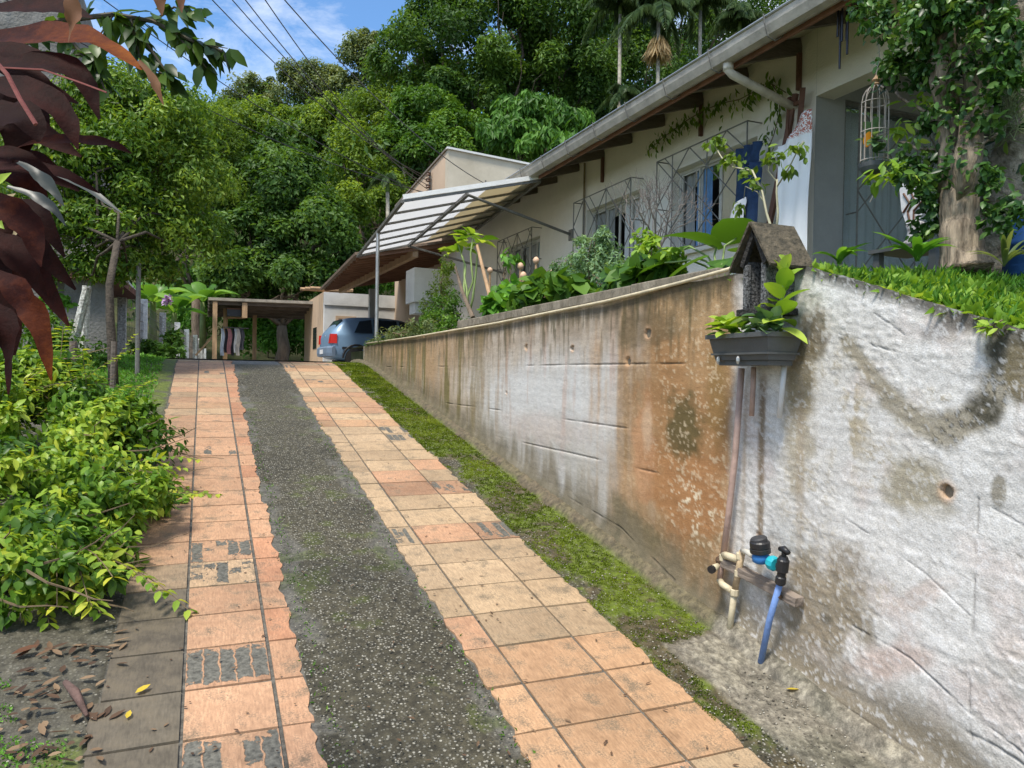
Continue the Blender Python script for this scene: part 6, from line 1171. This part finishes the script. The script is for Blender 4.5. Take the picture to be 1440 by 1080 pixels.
# ============================================================ VEGETATION, LEFT FOREGROUND
MAR = leafmat('cordyline_leaf', [(0.016, 0.006, 0.005), (0.034, 0.010, 0.008), (0.10, 0.028, 0.012), (0.20, 0.062, 0.010)], .22, .6, .08, (2.6, 1.2, .5), 1.3)
cor = thing('cordyline', 'dark maroon cordyline with long drooping leaves at the left edge', 'plant', (-1.05, 1.0, 0.2))
MB().tube([(-1.05, .95, .1), (-1.0, 1.0, 1.0), (-.98, 1.05, 1.5), (-.98, 1.05, 2.3)], [.03, .028, .025, .02], 8).build('stem', BARK, cor, smooth=True)
def cblade(pts, D, w_px, tn, flip=0, D2=None, mat=None):
    k = len(pts); cen0 = [DP(p[0], p[1], D+((D2 or D)-D)*i/(k-1)) for i, p in enumerate(pts)]
    # resample smoothly
    t = np.linspace(0, 1, 15); arr = np.array(cen0); ts = np.linspace(0, 1, k); cen = np.stack([np.interp(t, ts, arr[:, j]) for j in range(3)], 1)
    for _ in range(2): cen[1:-1] = (cen[:-2]+2*cen[1:-1]+cen[2:])/4
    hw = w_px/2*D/FPX*.74; wd = [hw*max(.03, min(1, (.35+1.6*u_)))*(1 if u_ < .55 else max(.03, (1-u_)/.45)**.75) for u_ in t]
    nrm = -fw*0.75+np.array([0, 0, .6])+rt*(.35*flip); mb = MB(); wd = [v*(1+.07*sin(i*1.9+len(pts))) for i, v in enumerate(wd)]; mb.strip([tuple(c) for c in cen], wd, [tuple(nrm+rt*.5*sin(i*.5+w_px)+RNG.normal(size=3)*.06) for i in range(15)], .16)
    me = bpy.data.meshes.new('leaf'); me.from_pydata(mb.v, [], mb.f); me.update(); at = me.attributes.new('tint', 'FLOAT', 'FACE'); tv = [tn if not isinstance(tn, tuple) else tn[0]+(tn[1]-tn[0])*(i//4)/13 for i in range(56)]; at.data.foreach_set('value', tv); return link('leaf', me, mat or MAR, cor, smooth=True)
GB = leafmat('leaf_greyish', [(.03, .04, .04), (.07, .085, .08)], .2, .4, .5, (1, 1, 1)); DRY = leafmat('leaf_dry', [(.10, .04, .025), (.22, .11, .06)], .4, .7)
cblade([(-60, 60), (20, 50), (90, 48), (150, 62), (200, 98)], 1.30, 78, (.2, 1.0), .3, 1.25)
cblade([(-50, 20), (30, 8), (90, 12), (130, 25)], 1.4, 60, .1, 0)
cblade([(98, -30), (101, 5), (104, 30), (96, 60)], 1.22, 30, .8, 0, mat=DRY)
cblade([(215, -40), (222, -10), (228, 22)], 1.5, 28, .6, 0, mat=DRY); cblade([(250, -40), (252, -10), (256, 18)], 1.5, 22, .6, 0, mat=DRY)
cblade([(-60, 100), (10, 90), (80, 85), (120, 110), (140, 168)], 1.25, 66, .05, .2)
cblade([(-60, 130), (0, 115), (60, 135), (95, 165), (110, 210)], 1.2, 66, .12, -.2)
cblade([(-60, 180), (-10, 160), (40, 165), (55, 200)], 1.15, 90, .0, 0); cblade([(-60, 120), (-20, 140), (30, 180), (20, 230)], 1.35, 90, .0, 0)
cblade([(0, 215), (60, 195), (120, 197), (160, 202), (185, 216)], 1.35, 30, .3, .2)
cblade([(-30, 238), (40, 232), (95, 245), (140, 272)], 1.35, 30, .2, .4); cblade([(30, 235), (80, 240), (120, 262), (172, 300)], 1.45, 22, .8, 0, mat=GB)
cblade([(25, 228), (50, 240), (72, 262), (90, 290)], 1.3, 26, .6, 0, mat=GB); cblade([(10, 262), (50, 275), (75, 292), (93, 318)], 1.3, 20, .15, 0, mat=GB)
cblade([(-40, 270), (10, 290), (45, 325), (58, 375)], 1.2, 60, .35, .2); cblade([(-40, 330), (0, 340), (40, 370), (66, 420)], 1.25, 62, .15, 0); cblade([(-40, 250), (0, 300), (25, 350), (30, 430)], 1.3, 66, .1, 0)
cblade([(-30, 380), (20, 400), (55, 450), (72, 535)], 1.15, 52, (.2, .75), .2); cblade([(-40, 420), (-5, 440), (15, 480), (12, 555)], 1.1, 56, .1, 0); cblade([(-40, 300), (-10, 380), (15, 430), (20, 500)], 1.25, 70, .05, 0)
for k in range(9): cblade([(-60, 60+38*k), (0, 50+40*k+random.uniform(-15, 15)), (55, 70+40*k+random.uniform(-15, 25)), (95+random.uniform(-30, 20), 110+40*k+random.uniform(-10, 30))], 1.48+.03*(k % 3), 62, random.uniform(0, .25), random.uniform(-.4, .4))
cblade([(195, 85), (212, 105), (222, 125), (230, 148)], 1.25, 18, .9, 0, mat=DRY); cblade([(-30, 225), (0, 212), (40, 222), (78, 250)], 1.2, 34, .05, 0)
MB().tube([DP(-30, 60, 1.1), DP(10, 105, 1.1), DP(28, 140, 1.1), DP(50, 175, 1.1)], .0035, 5).build('flower_stalk', plain('stalk_red', (.22, .06, .05), .7), cor)
MB().tube([DP(0, 95, 1.12), DP(60, 98, 1.12), DP(110, 115, 1.12), DP(150, 130, 1.12)], .0016, 4).build('flower_stalk', MATS['stalk_red'], cor)
t = thing('cream_shoot', 'small lime shoot with withered cream leaves at the left edge', 'plant', DP(-20, 330, 1.3)); MB().tube([DP(-30, 340, 1.3), DP(5, 310, 1.3), DP(15, 290, 1.3)], .003, 5).build('stem', TWIG, t)
def loose(pts, D, w_px, mat, par, tn=.5):
    cen = [DP(*p, D) for p in pts]; k = len(cen); mb = MB(); mb.strip([tuple(c) for c in cen], [w_px/2*D/FPX*v for v in np.sin(np.linspace(.15, pi-.05, k))], [tuple(-fw+np.array([0, 0, .4]))]*k, .25); me = bpy.data.meshes.new('leaf'); me.from_pydata(mb.v, [], mb.f); me.update(); at = me.attributes.new('tint', 'FLOAT', 'FACE'); at.data.foreach_set('value', [tn]*len(me.polygons)); return link('leaf', me, mat, par, smooth=True)
CRL = leafmat('leaf_cream', [(.55, .45, .28)]*2, .4, .6)
for pts, w_, m_, tn in (([(-5, 262), (5, 250), (16, 243)], 14, G_LIME, .9), ([(-5, 290), (10, 280), (22, 272)], 14, CRL, .5), ([(18, 295), (28, 310), (22, 328), (15, 338)], 8, CRL, .5), ([(-8, 300), (5, 296), (16, 306)], 16, G_LIME, 1), ([(-8, 318), (0, 315), (6, 322)], 12, G_LIME, .8)): loose(pts, 1.28, w_, m_, t, tn)

# overhanging leafy branch in the upper left
ob2 = thing('overhanging_branch', 'leafy citrus branch reaching into the blue sky at upper left', 'branch', (-1.9, 2.2, .5))
m = MB(); tw_ = [([(-120, 160), (0, 60), (80, 30), (160, 20), (215, 30), (265, 55), (312, 72)], .011), ([(160, 20), (205, 60), (230, 95), (250, 115)], .006), ([(185, 25), (190, 60), (200, 90), (232, 105)], .005), ([(215, 30), (245, 10), (290, 25)], .005), ([(80, 30), (110, 70), (135, 100), (150, 130)], .006), ([(0, 60), (30, 70), (80, 80), (130, 75)], .005), ([(235, 40), (270, 70), (290, 95)], .004), ([(265, 55), (285, 62), (320, 68)], .003), ([(160, 20), (140, 50), (132, 85)], .004)]
P = []; Dd = []; T_ = []
for pts, r in tw_:
    q = [DP(*p, 2.6) for p in pts]; m.tube(q, list(np.linspace(r, r*.5, len(q))), 6)
    for a, b in zip(q[:-1], q[1:]):
        L_ = np.linalg.norm(b-a); dr = (b-a)/L_
        for k in range(int(L_/.013)+1):
            u_ = random.random(); P.append(a*(1-u_)+b*u_+rdir(1)[0]*.012); Dd.append(dr*.5+rdir(1)[0]*.7+np.array([0, 0, -.45])); T_.append(random.random())
m.build('twig', plain('dark_twig', (.07, .06, .04), .8), ob2)
P = np.array(P); keep = np.array([(p-EYE)@rt/((p-EYE)@fw)*FPX+720 > -60 for p in P]); P = P[keep]; Dd = nrmz(np.array(Dd)[keep]); T_ = np.array(T_)[keep]; n = len(P)
V, F, T = leaves(P, Dd, nrmz(rdir(n)*.6-fw*.5+[0, 0, .5]), .075*(.7+.7*RNG.random(n)), .038*(.8+.5*RNG.random(n)), T_, 1, .2, .12)
link('foliage', npmesh('foliage', V, F, T), leafmat('leaf_branch', [(.018, .045, .010), (.04, .09, .015), (.10, .17, .03)], .45, .35), ob2, smooth=True)

# heap of cut branches
heap = [blob(60, 600, 4.9, 105, 75), blob(150, 640, 4.7, 90, 75), blob(40, 700, 3.7, 95, 85), blob(135, 715, 3.8, 80, 70), blob(195, 690, 4.1, 50, 42), blob(60, 770, 3.3, 80, 55), blob(140, 780, 3.4, 42, 45), blob(225, 715, 4.4, 35, 20), blob(20, 560, 5.2, 60, 45), blob(30, 800, 3.0, 95, 50), blob(115, 810, 3.1, 55, 34), blob(80, 530, 5.4, 55, 30), blob(20, 520, 5.3, 40, 24), blob(170, 590, 5.0, 45, 34), blob(-60, 680, 4.4, 80, 110)]
hb_ = thing('branch_heap', 'big heap of freshly cut leafy branches piled beside the driveway', 'branch pile', (-1.1, 4.2, .6))
m = MB()
for k in range(90):
    b = random.choice(heap); c = np.array(b[:3]); a = c+rdir(1)[0]*np.array(b[3:6])*.9; e = a+nrmz(np.array([[random.uniform(.1, 1), random.uniform(-.8, .5), random.uniform(-.25, .3)]]))[0]*random.uniform(.2, .42); m.tube(limb(a, e, .05, 5, .03), list(np.linspace(.006, .002, 5)), 4, False)
m.build('twig', TWIG, hb_, kind='stuff')
P, O, T_ = crown_pts(heap, 24000, .36, 26, .4, 1.2); n = len(P); Dd = nrmz(rdir(n)*.7+np.array([.35, -.3, -.35])); V, F, T = leaves(P, Dd, nrmz(rdir(n)*.55+O*.4+np.array([0, 0, .9])), .062*(.5+.9*RNG.random(n)), .034*(.6+.6*RNG.random(n)), np.clip(T_*.9, 0, 1)**1.35, 1, .2, .12)
gz = hy(np.clip(V[:, 1], 0, 12)); V[:, 2] = np.maximum(V[:, 2], gz+.012+.01*RNG.random(len(V))); link('foliage', npmesh('foliage', V, F, T), G_PILE, hb_)
# sprays reaching out over the tiles: rows of paired leaves
P = []; Dd = []; m = MB()
for k in range(46):
    if k < 16: a = DP(random.uniform(150, 230), random.uniform(640, 740), 4.5); d = np.array([random.uniform(.6, 1), random.uniform(-.4, .1), random.uniform(-.12, .25)])
    elif k < 30: a = DP(random.uniform(10, 190), random.uniform(500, 600), 5.0); d = np.array([random.uniform(-.1, .7), random.uniform(-.4, .2), random.uniform(.3, .9)])
    else: a = DP(random.uniform(0, 170), random.uniform(740, 820), 3.2); d = np.array([random.uniform(.1, .6), random.uniform(-1, -.4), random.uniform(-.3, .1)])
    d = nrmz(d[None])[0]; L_ = random.uniform(.22, .42); pts = [a+d*L_*u_-np.array([0, 0, .25*L_*u_*u_]) for u_ in np.linspace(0, 1, 8)]
    pts = [np.array([p[0], p[1], max(p[2], float(hy(max(p[1], 0)))+.02)]) for p in pts]; m.tube(pts, .002, 4, False)
    sd_ = nrmz(np.cross(d, [0, 0, 1])[None])[0]
    for i in range(1, 8):
        for s in (-1, 1): P.append(pts[i]); Dd.append(d*.5+sd_*s*.8+np.array([0, 0, -.25]))
P = np.array(P); n = len(P); V, F, T = leaves(P, np.array(Dd), nrmz(rdir(n)*.3+np.array([0, 0, 1.])), .058*(.7+.5*RNG.random(n)), .032, .35+.65*RNG.random(n), 1, .2); link('spray', npmesh('spray', V, F, T), G_PILE, hb_, kind='stuff'); m.build('twig', TWIG, hb_, kind='stuff')

# citrus-like tree on the left
tb_ = [blob(205, 200, 9.0, 85, 75), blob(150, 260, 8.6, 80, 80), blob(245, 270, 9.2, 70, 80), blob(190, 330, 8.8, 90, 60), blob(120, 190, 8.6, 60, 70), blob(260, 340, 9.4, 50, 50), blob(110, 330, 8.3, 60, 50), blob(175, 150, 9, 60, 40), blob(60, 250, 8.3, 70, 90), blob(120, 385, 8.4, 50, 22), blob(168, 375, 8.5, 60, 26), blob(150, 330, 8.3, 60, 40), blob(215, 385, 9.0, 50, 22)]
tree('citrus_tree', 'dense round headed fruit tree with glossy leaves at left', YP(157, 545, 8.6), tb_, 26000, (.085), G_CIT, .05, BARKD, .42, clump=.34, ncl=30, shell=.45, limbs=5, mode=0, hang=.35, trunkpath=[YP(160, 548, 8.6), YP(158, 500, 8.6), YP(155, 450, 8.6), YP(154, 400, 8.65), YP(165, 340, 8.8)])
# verge plants
leafy('verge_shrub', 'low dark green shrub under the fence posts', [blob(225, 494, 12, 30, 9), blob(205, 488, 12, 20, 9), blob(242, 480, 13, 12, 16)], 1500, .09, G_MID, 'shrub', .5, 0, 8)
leafy('verge_shrub', 'leafy undergrowth between the citrus trunk and thin pole', [blob(180, 512, 10, 22, 14), blob(150, 525, 9, 30, 16), blob(205, 508, 11, 22, 10)], 2200, .06, G_BRI, 'shrub', .5, 0, 8)
leafy('verge_shrub', 'dim undergrowth below the grey building', [blob(90, 500, 9.5, 50, 30), blob(60, 470, 9.5, 40, 30), blob(120, 520, 8.5, 40, 26)], 2600, .07, G_MID, 'shrub', .5, 0, 8)
leafy('rose_bush', 'small flowering bush with a pink bloom by the grey wall', [blob(75, 425, 8.5, 20, 14)], 260, .07, G_BRI, 'bush', .6, 1, 6)
turf('ground_cover', 'low green ground cover on the verge left of the driveway', 26000, lambda n: (lambda y, x: (x, y, hy(y)+.005+.05*sst(-.9, -2, x)))(7.6+5*RNG.random(n)**1.1, -.45-2.2*RNG.random(n)**.8), .035, G_BRI, .5, 0, .6, 'ground cover')
def blp(n):
    y = 1.4+1.6*RNG.random(n*4); x = -.36-1.5*RNG.random(n*4)**.8; k = fbm(x*4, y*4, 71) > .5; return x[k][:n], y[k][:n], hy(y[k][:n])+.004
turf('ground_cover', 'tiny green creeping weeds in the mossy corner at lower left', 13000, blp, .012, G_BRI, .7, 0, .5, 'ground cover')
turf('joint_weeds', 'small weeds growing along the broken tile edges', 900, lambda n: (lambda y, k: (np.where(k < .5, .40, .94)+.02*RNG.normal(size=n), y, hy(y)+.003))(1.3+6*RNG.random(n)**2, RNG.random(n)), .014, G_MID, .5, 0, .8, 'weeds')
# dry litter: flakes and curled leaves lying on the slab
def litter(n, x0, x1, y0, y1, ln, mat, name, label):
    x, y = scatter(n, x0, x1, y0, y1); P = np.stack([x, y, hy(y)+.011], 1); a = RNG.random(n)*6.28; V, F, T = leaves(P, np.stack([np.cos(a), np.sin(a), .05+.1*RNG.random(n)], 1), nrmz(rdir(n)*.25+[0, 0, 1]), ln*(.4+RNG.random(n)), ln*.45, RNG.random(n), 1, -.1); return link(name, npmesh(name, V, F, T), mat, kind='stuff', label=label, cat='litter')
def grit(n, x0, x1, y0, y1, r, label, name='gravel'):
    x, y = scatter(n, x0, x1, y0, y1); m_ = len(x); c = np.stack([x, y, hy(y)+.012], 1); O8 = np.array([[1, 0, 0], [0, 1, 0], [-1, 0, 0], [0, -1, 0], [0, 0, .6], [0, 0, -.6]], float)
    V = (c[:, None, :]+O8[None]*(r*(.4+RNG.random((m_, 1, 1)))*(.7+.6*RNG.random((m_, 6, 1))))).reshape(-1, 3); T8 = np.array([[0, 1, 4], [1, 2, 4], [2, 3, 4], [3, 0, 4], [1, 0, 5], [2, 1, 5], [3, 2, 5], [0, 3, 5]])
    F = (np.arange(m_)[:, None, None]*6+T8[None]).reshape(-1, 3); return link(name, npmesh(name, V, F, np.repeat(RNG.random(m_), 8)), leafmat('grit_'+name, [(.06, .05, .04), (.20, .18, .14), (.42, .39, .32)], .0, .9), kind='stuff', label=label, cat='gravel')
grit(2600, 1.68, 2.10, 1.2, 9, .0045, 'small pale grit lying on moss and concrete by the wall foot'); grit(3000, .36, .96, 1.2, 5.5, .004, 'loose pale pebbles standing out of the worn middle strip')
grit(500, -1.9, -.3, 1.3, 6, .005, 'scattered grit on the dark slab left of the tiles')
G_LIT = leafmat('leaf_litter', [(.05, .03, .02), (.12, .07, .04), (.25, .17, .10)], .1, .8)
litter(420, -.3, 1.7, 1.5, 10.5, .022, G_LIT, 'leaf_litter', 'dark flakes and bits of dry leaf scattered over the tiles')
litter(260, -.62, -.26, 1.5, 3.2, .05, G_LIT, 'leaf_litter', 'brown leaf litter gathered along the left tile edge')
litter(140, -2.2, -.3, 1.5, 7.5, .05, G_LIT, 'leaf_litter', 'scattered dead leaves on the dark slab at left')
def flat_leaf(px, py, ln, ang, mat, label, name='fallen_leaf'):
    p = GP(px, py)+[0, 0, .018]; a = R(ang); V, F, T = leaves(np.array([p]), np.array([[cos(a), sin(a), .08]]), np.array([[.1, -.1, 1.]]), ln, ln*.5, np.array([.5]), 1, -.15); return link(name, npmesh(name, V, F, T), mat, label=label, cat='leaf')
YL = leafmat('leaf_yellow', [(.62, .46, .05)]*2, .3)
flat_leaf(190, 982, .055, 35, YL, 'single yellow fallen leaf on the dark left tiles'); flat_leaf(178, 1018, .04, 80, YL, 'smaller yellow brown leaf below the yellow one'); flat_leaf(1105, 975, .05, -60, YL, 'yellow leaf on the concrete apron near the wall foot'); flat_leaf(15, 927, .09, 10, DRY, 'large dry brown leaf at the left edge of the slab')
t = thing('dead_branch', 'curled dead brown leaf stalk lying in the litter at lower left', 'debris', GP(110, 990)); MB().tube([GP(92, 972)+[0, 0, .03], GP(105, 990)+[0, 0, .04], GP(122, 1015)+[0, 0, .02]], [.01, .016, .006], 7).build('stalk', plain('dead_stalk', (.14, .085, .07), .9, .4, 30, .5), t, smooth=True)

# ============================================================ FOREST
def ft(label, blobs, n, size, mat, rtr=.2, bark=None, **k):
    c = np.mean([b[:3] for b in blobs], axis=0); gz = float(terrain(c[0], c[1]))-.2
    return tree(k.pop('name', 'forest_tree'), label, (c[0], c[1], min(gz, c[2]-1)), blobs, n, size, mat, rtr, bark, group='trees on the hillside behind the houses', **k)
ft('dark green dense tree in the middle behind the sheds', [blob(400, 270, 31, 60, 50), blob(350, 340, 30, 60, 55), blob(440, 345, 30, 60, 60), blob(400, 400, 29, 90, 40), blob(385, 220, 32, 40, 30), blob(480, 390, 30, 40, 40), blob(330, 395, 29, 45, 40)], 30000, .26, G_DARK, .3)
ft('yellow green feathery tree left of the dark middle tree', [blob(270, 190, 30, 60, 45), blob(310, 230, 31, 40, 45), blob(230, 220, 29, 50, 50), blob(300, 290, 30, 40, 50)], 15000, .2, G_YEL, .25, aspect=.35)
ft('huge dark broadleaf tree filling the top centre', [blob(620, 60, 42, 70, 65), blob(700, 30, 42, 80, 60), blob(780, 60, 42, 75, 70), blob(640, 140, 41, 60, 50), blob(730, 120, 41, 70, 50), blob(570, 90, 42, 40, 45), blob(820, 130, 42, 55, 60), blob(600, -40, 43, 60, 50), blob(720, -60, 43, 100, 60), blob(850, 10, 44, 50, 70)], 44000, .32, G_DARK, .35, BARKD, aspect=.45)
ft('mid green leafy tree below the huge dark tree', [blob(600, 170, 38, 45, 40), blob(650, 190, 37, 45, 30), blob(570, 200, 38, 30, 40), blob(620, 215, 36, 50, 30)], 12000, .26, G_MID, .22)
ft('bright umbrella leaved tree above the cream building', [blob(745, 165, 33, 50, 25), blob(720, 195, 32, 45, 28), blob(790, 175, 33, 40, 22), blob(770, 205, 31, 50, 20)], 4200, .5, leafmat('leaf_umbrella', [(.03, .09, .012), (.075, .19, .024), (.15, .31, .05)], .35), .15, aspect=.34, hang=.9, clump=.3)
ft('slender pale trunked tree on the skyline, rightmost of three', [blob(505, 85, 52, 30, 32), blob(485, 120, 52, 22, 18), blob(530, 110, 52, 26, 26), blob(515, 55, 52, 16, 14)], 4200, .30, G_ASH, .12, PALEBARK, limbs=4, shell=.2)
ft('slender pale trunked tree on the skyline, middle of three', [blob(430, 105, 54, 40, 14), blob(440, 130, 54, 50, 16), blob(400, 115, 54, 24, 12), blob(470, 110, 54, 22, 14)], 4600, .28, G_ASH, .13, PALEBARK, limbs=5, shell=.2)
ft('slender pale trunked tree on the skyline, leftmost of three', [blob(360, 125, 55, 34, 14), blob(340, 145, 55, 34, 14), blob(375, 150, 55, 34, 12)], 3600, .28, G_ASH, .13, PALEBARK, limbs=5, shell=.2)
ft('olive tangled tree under the skyline trees', [blob(350, 185, 46, 50, 34), blob(420, 190, 46, 50, 34), blob(470, 180, 45, 40, 40), blob(310, 170, 47, 30, 24)], 12000, .28, G_YEL, .2)
ft('shadowy tree draped in creepers right of the dark middle tree', [blob(500, 240, 38, 40, 60), blob(535, 290, 36, 34, 55), blob(520, 180, 42, 40, 45), blob(560, 150, 42, 30, 45), blob(490, 320, 33, 30, 50)], 13000, .24, G_YEL, .25)
ft('dark tree standing behind the canopy and cream building', [blob(560, 250, 40, 50, 50), blob(600, 230, 42, 60, 40), blob(680, 240, 42, 80, 50), blob(760, 250, 42, 80, 50)], 11000, .3, G_DARK, .25)
ft('deep green tree behind the palms at the top right', [blob(900, 130, 45, 60, 70), blob(700, 10, 50, 110, 80), blob(850, 0, 50, 110, 90), blob(980, 0, 50, 100, 80), blob(960, 60, 46, 70, 60), blob(870, 190, 44, 50, 50), blob(1040, 20, 46, 80, 60), blob(960, -40, 46, 90, 60), blob(840, 200, 43, 30, 60)], 26000, .3, G_DARK, .3)
ft('bright leafed bush growing behind the open shed', [blob(385, 455, 33, 40, 26), blob(430, 465, 33, 34, 26), blob(350, 460, 33, 26, 28), blob(400, 485, 32, 50, 14)], 5200, .26, G_BRI, .1, name='forest_shrub', cat='shrub', mode=0)
ft('fine leaved green shrub left of the open shed', [blob(290, 400, 32, 46, 20), blob(275, 450, 32, 30, 34), blob(255, 420, 33, 28, 30), blob(330, 410, 31, 40, 12)], 5200, .28, G_BRI, .1, name='forest_shrub', cat='shrub', aspect=.3, hang=.6)
ft('bright green tree seen through the carport gap', [blob(520, 400, 34, 60, 24), blob(470, 400, 35, 40, 30)], 3400, .26, G_BRI, .1)
# a far wood that reads as one mass closes the slope
P = []; 
xs_ = RNG.uniform(-45, 60, 900); ys_ = RNG.uniform(36, 74, 900); zs_ = terrain(xs_, ys_)
bl_ = [(x, y, z+random.uniform(1.0, 8.5), random.uniform(1.8, 3.4), random.uniform(1.8, 3.4), random.uniform(1.6, 3.4)) for x, y, z in zip(xs_, ys_, zs_)]
cc = np.array([b[:3] for b in bl_]); rr_ = np.array([b[3:6] for b in bl_]); idx = RNG.integers(0, 900, 190000); d = rdir(190000); d[:, 2] = np.abs(d[:, 2])*.9-.2; P = cc[idx]+d*rr_[idx]*(.75+.3*RNG.random(190000))[:, None]
nn = nrmz(d+rdir(190000)*.6+[0, 0, .4]); V, F, T = leaves(P, nrmz(np.cross(nn, rdir(190000))+[0, 0, -.3]), nn, .40*(.5+RNG.random(190000)), .2, np.clip(.25*RNG.random(900)[idx]+.6*RNG.random(190000), 0, 1)); link('far_wood', npmesh('far_wood', V, F, T), G_DARK, kind='stuff', label='dense green forest covering the hillside', cat='forest')
# palms
def palm(name, label, px, py, D, ht_, fr=15, fl=1.9, dry=False, mat=None, gp_='palms on the hillside'):
    top = DP(px, py, D); base = top-np.array([0, 0, ht_]); t = thing(name, label, 'palm', base, gp_)
    MB().tube([base, base*.5+top*.5+[.05, 0, 0], top], [.11, .09, .08], 8).build('trunk', PALEBARK, t, smooth=True); MB().tube([top, top+[0, 0, .7]], [.1, .06], 8).build('crownshaft', plain('crownshaft', (.14, .22, .07), .5), t, smooth=True)
    for k in range(fr):
        a = 2*pi*k/fr+random.uniform(-.2, .2); el = random.uniform(.15, 1.2); L_ = fl*random.uniform(.85, 1.15); h = np.array([cos(a), sin(a), 0]); o = top+[0, 0, .65]
        rach = [o+h*L_*u_*cos(el)*(1.0)+np.array([0, 0, L_*(sin(el)*u_-(.75+.35*cos(el))*u_*u_)]) for u_ in np.linspace(0, 1, 12)]; m = MB(); m.tube(rach, list(np.linspace(.018, .004, 12)), 4, False)
        side = np.array([-sin(a), cos(a), 0]); P = []; Dd = []; Ls = []
        for i in range(1, 12):
            for q_ in (0, .33, .66):
                p = rach[i-1]*(1-q_)+rach[i]*q_; u_ = (i+q_)/12
                for s in (-1, 1): P.append(p); Dd.append(side*s+h*.45+np.array([0, 0, -.75])); Ls.append(.62*fl/1.9*sin(pi*min(1, u_*.9+.12)))
        P = np.array(P); n = len(P); V, F, T = leaves(P, np.array(Dd), nrmz(rdir(n)*.3+[0, 0, 1.]), np.array(Ls), .045*fl/1.9, RNG.random(n)*.7+.1, 0, .35); nv = len(m.v); fv_ = [tuple(f) for f in (F+nv)]; m.v += [tuple(v) for v in V]
        tri = [f for f in m.f]; me = bpy.data.meshes.new('frond'); me.from_pydata(m.v, [], tri+fv_); me.update(); at = me.attributes.new('tint', 'FLOAT', 'FACE'); at.data.foreach_set('value', [.5]*len(tri)+list(map(float, T))); link('frond', me, mat or G_PALM, t)
    if dry:
        n = 420; a = RNG.random(n)*6.28; P = np.stack([np.cos(a), np.sin(a), 0*a], 1)*.16+top-np.array([0, 0, .9])+RNG.normal(size=(n, 3))*[.06, .06, .12]; V, F, T = leaves(P, np.stack([np.cos(a)*.45, np.sin(a)*.45, -1+0*a], 1), rdir(n), .95*(.6+.5*RNG.random(n)), .05, RNG.random(n)); link('dry_skirt', npmesh('dry_skirt', V, F, T), leafmat('dry_skirt', [(.40, .28, .14), (.62, .48, .27)], .3, .8), t)
    return t
G_PALM = leafmat('leaf_palm', [(.03, .06, .022), (.07, .12, .045), (.15, .22, .09)], .35, .35)
palm('palm_tree', 'slender palm with a pale dry skirt above the gutter', 926, 30, 33, 9, 15, 2.6, True)
palm('palm_tree', 'palm behind the dry skirted one, to its left', 872, 20, 36, 10, 13, 2.5)
palm('palm_tree', 'palm crown right of the dry skirted one', 985, 15, 37, 10, 14, 2.7)
palm('palm_tree', 'palm crown nearest the gutter at the top', 1040, 45, 34, 8, 14, 2.3)
palm('palm_tree', 'low palm half hidden just above the gutter', 880, 150, 35, 5, 12, 1.7)
palm('palm_tree', 'small grey green palm left of the cream building', 568, 235, 36, 5, 13, 1.5)
palm('palm_tree', 'very small palm above the canopy in the shade', 545, 270, 33, 4, 12, 1.1)
# bananas behind the fence
G_BAN = leafmat('leaf_banana', [(.05, .14, .02), (.12, .27, .04), (.22, .40, .07)], .45, .35)
for px, py, D, lab in ((245, 440, 24, 'banana plant with broad leaves behind the white fence posts'), (285, 425, 26, 'banana plant nearest the open shed'), (215, 425, 22, 'banana plant just right of the grey building eave')):
    b = DP(px, 490, D); top = DP(px, py, D); t = thing('banana_plant', lab, 'banana plant', b, 'banana plants behind the fence'); MB().tube([b, top], [.12, .08], 8).build('trunk', G_BAN and plain('banana_stem', (.16, .20, .07), .6, .3), t, smooth=True)
    for k in range(10):
        a = 2*pi*k/10+random.uniform(-.3, .3); el = random.uniform(.6, 1.3); L_ = random.uniform(1.4, 2.2); h = np.array([cos(a), sin(a), 0]); cen = [top+h*L_*u_*cos(el)+np.array([0, 0, L_*(sin(el)*u_-.6*u_*u_)]) for u_ in np.linspace(0, 1, 10)]
        mb = MB(); mb.strip([tuple(c) for c in cen], [.26*v for v in (.05, .15, .8, 1, 1, 1, .95, .8, .5, .05)], (-h[0]*.5, -h[1]*.5, 1.), -.35); me = bpy.data.meshes.new('leaf'); me.from_pydata(mb.v, [], mb.f); me.update(); at = me.attributes.new('tint', 'FLOAT', 'FACE'); at.data.foreach_set('value', [random.random()]*len(me.polygons)); link('leaf', me, G_BAN, t, smooth=True)
leafy('flower_clump', 'purple flower head among the banana leaves', [blob(236, 421, 20, 4, 7)], 60, .12, leafmat('petal_purple', [(.30, .18, .42), (.5, .35, .6)], .3), 'flower', .6, 0, 2)
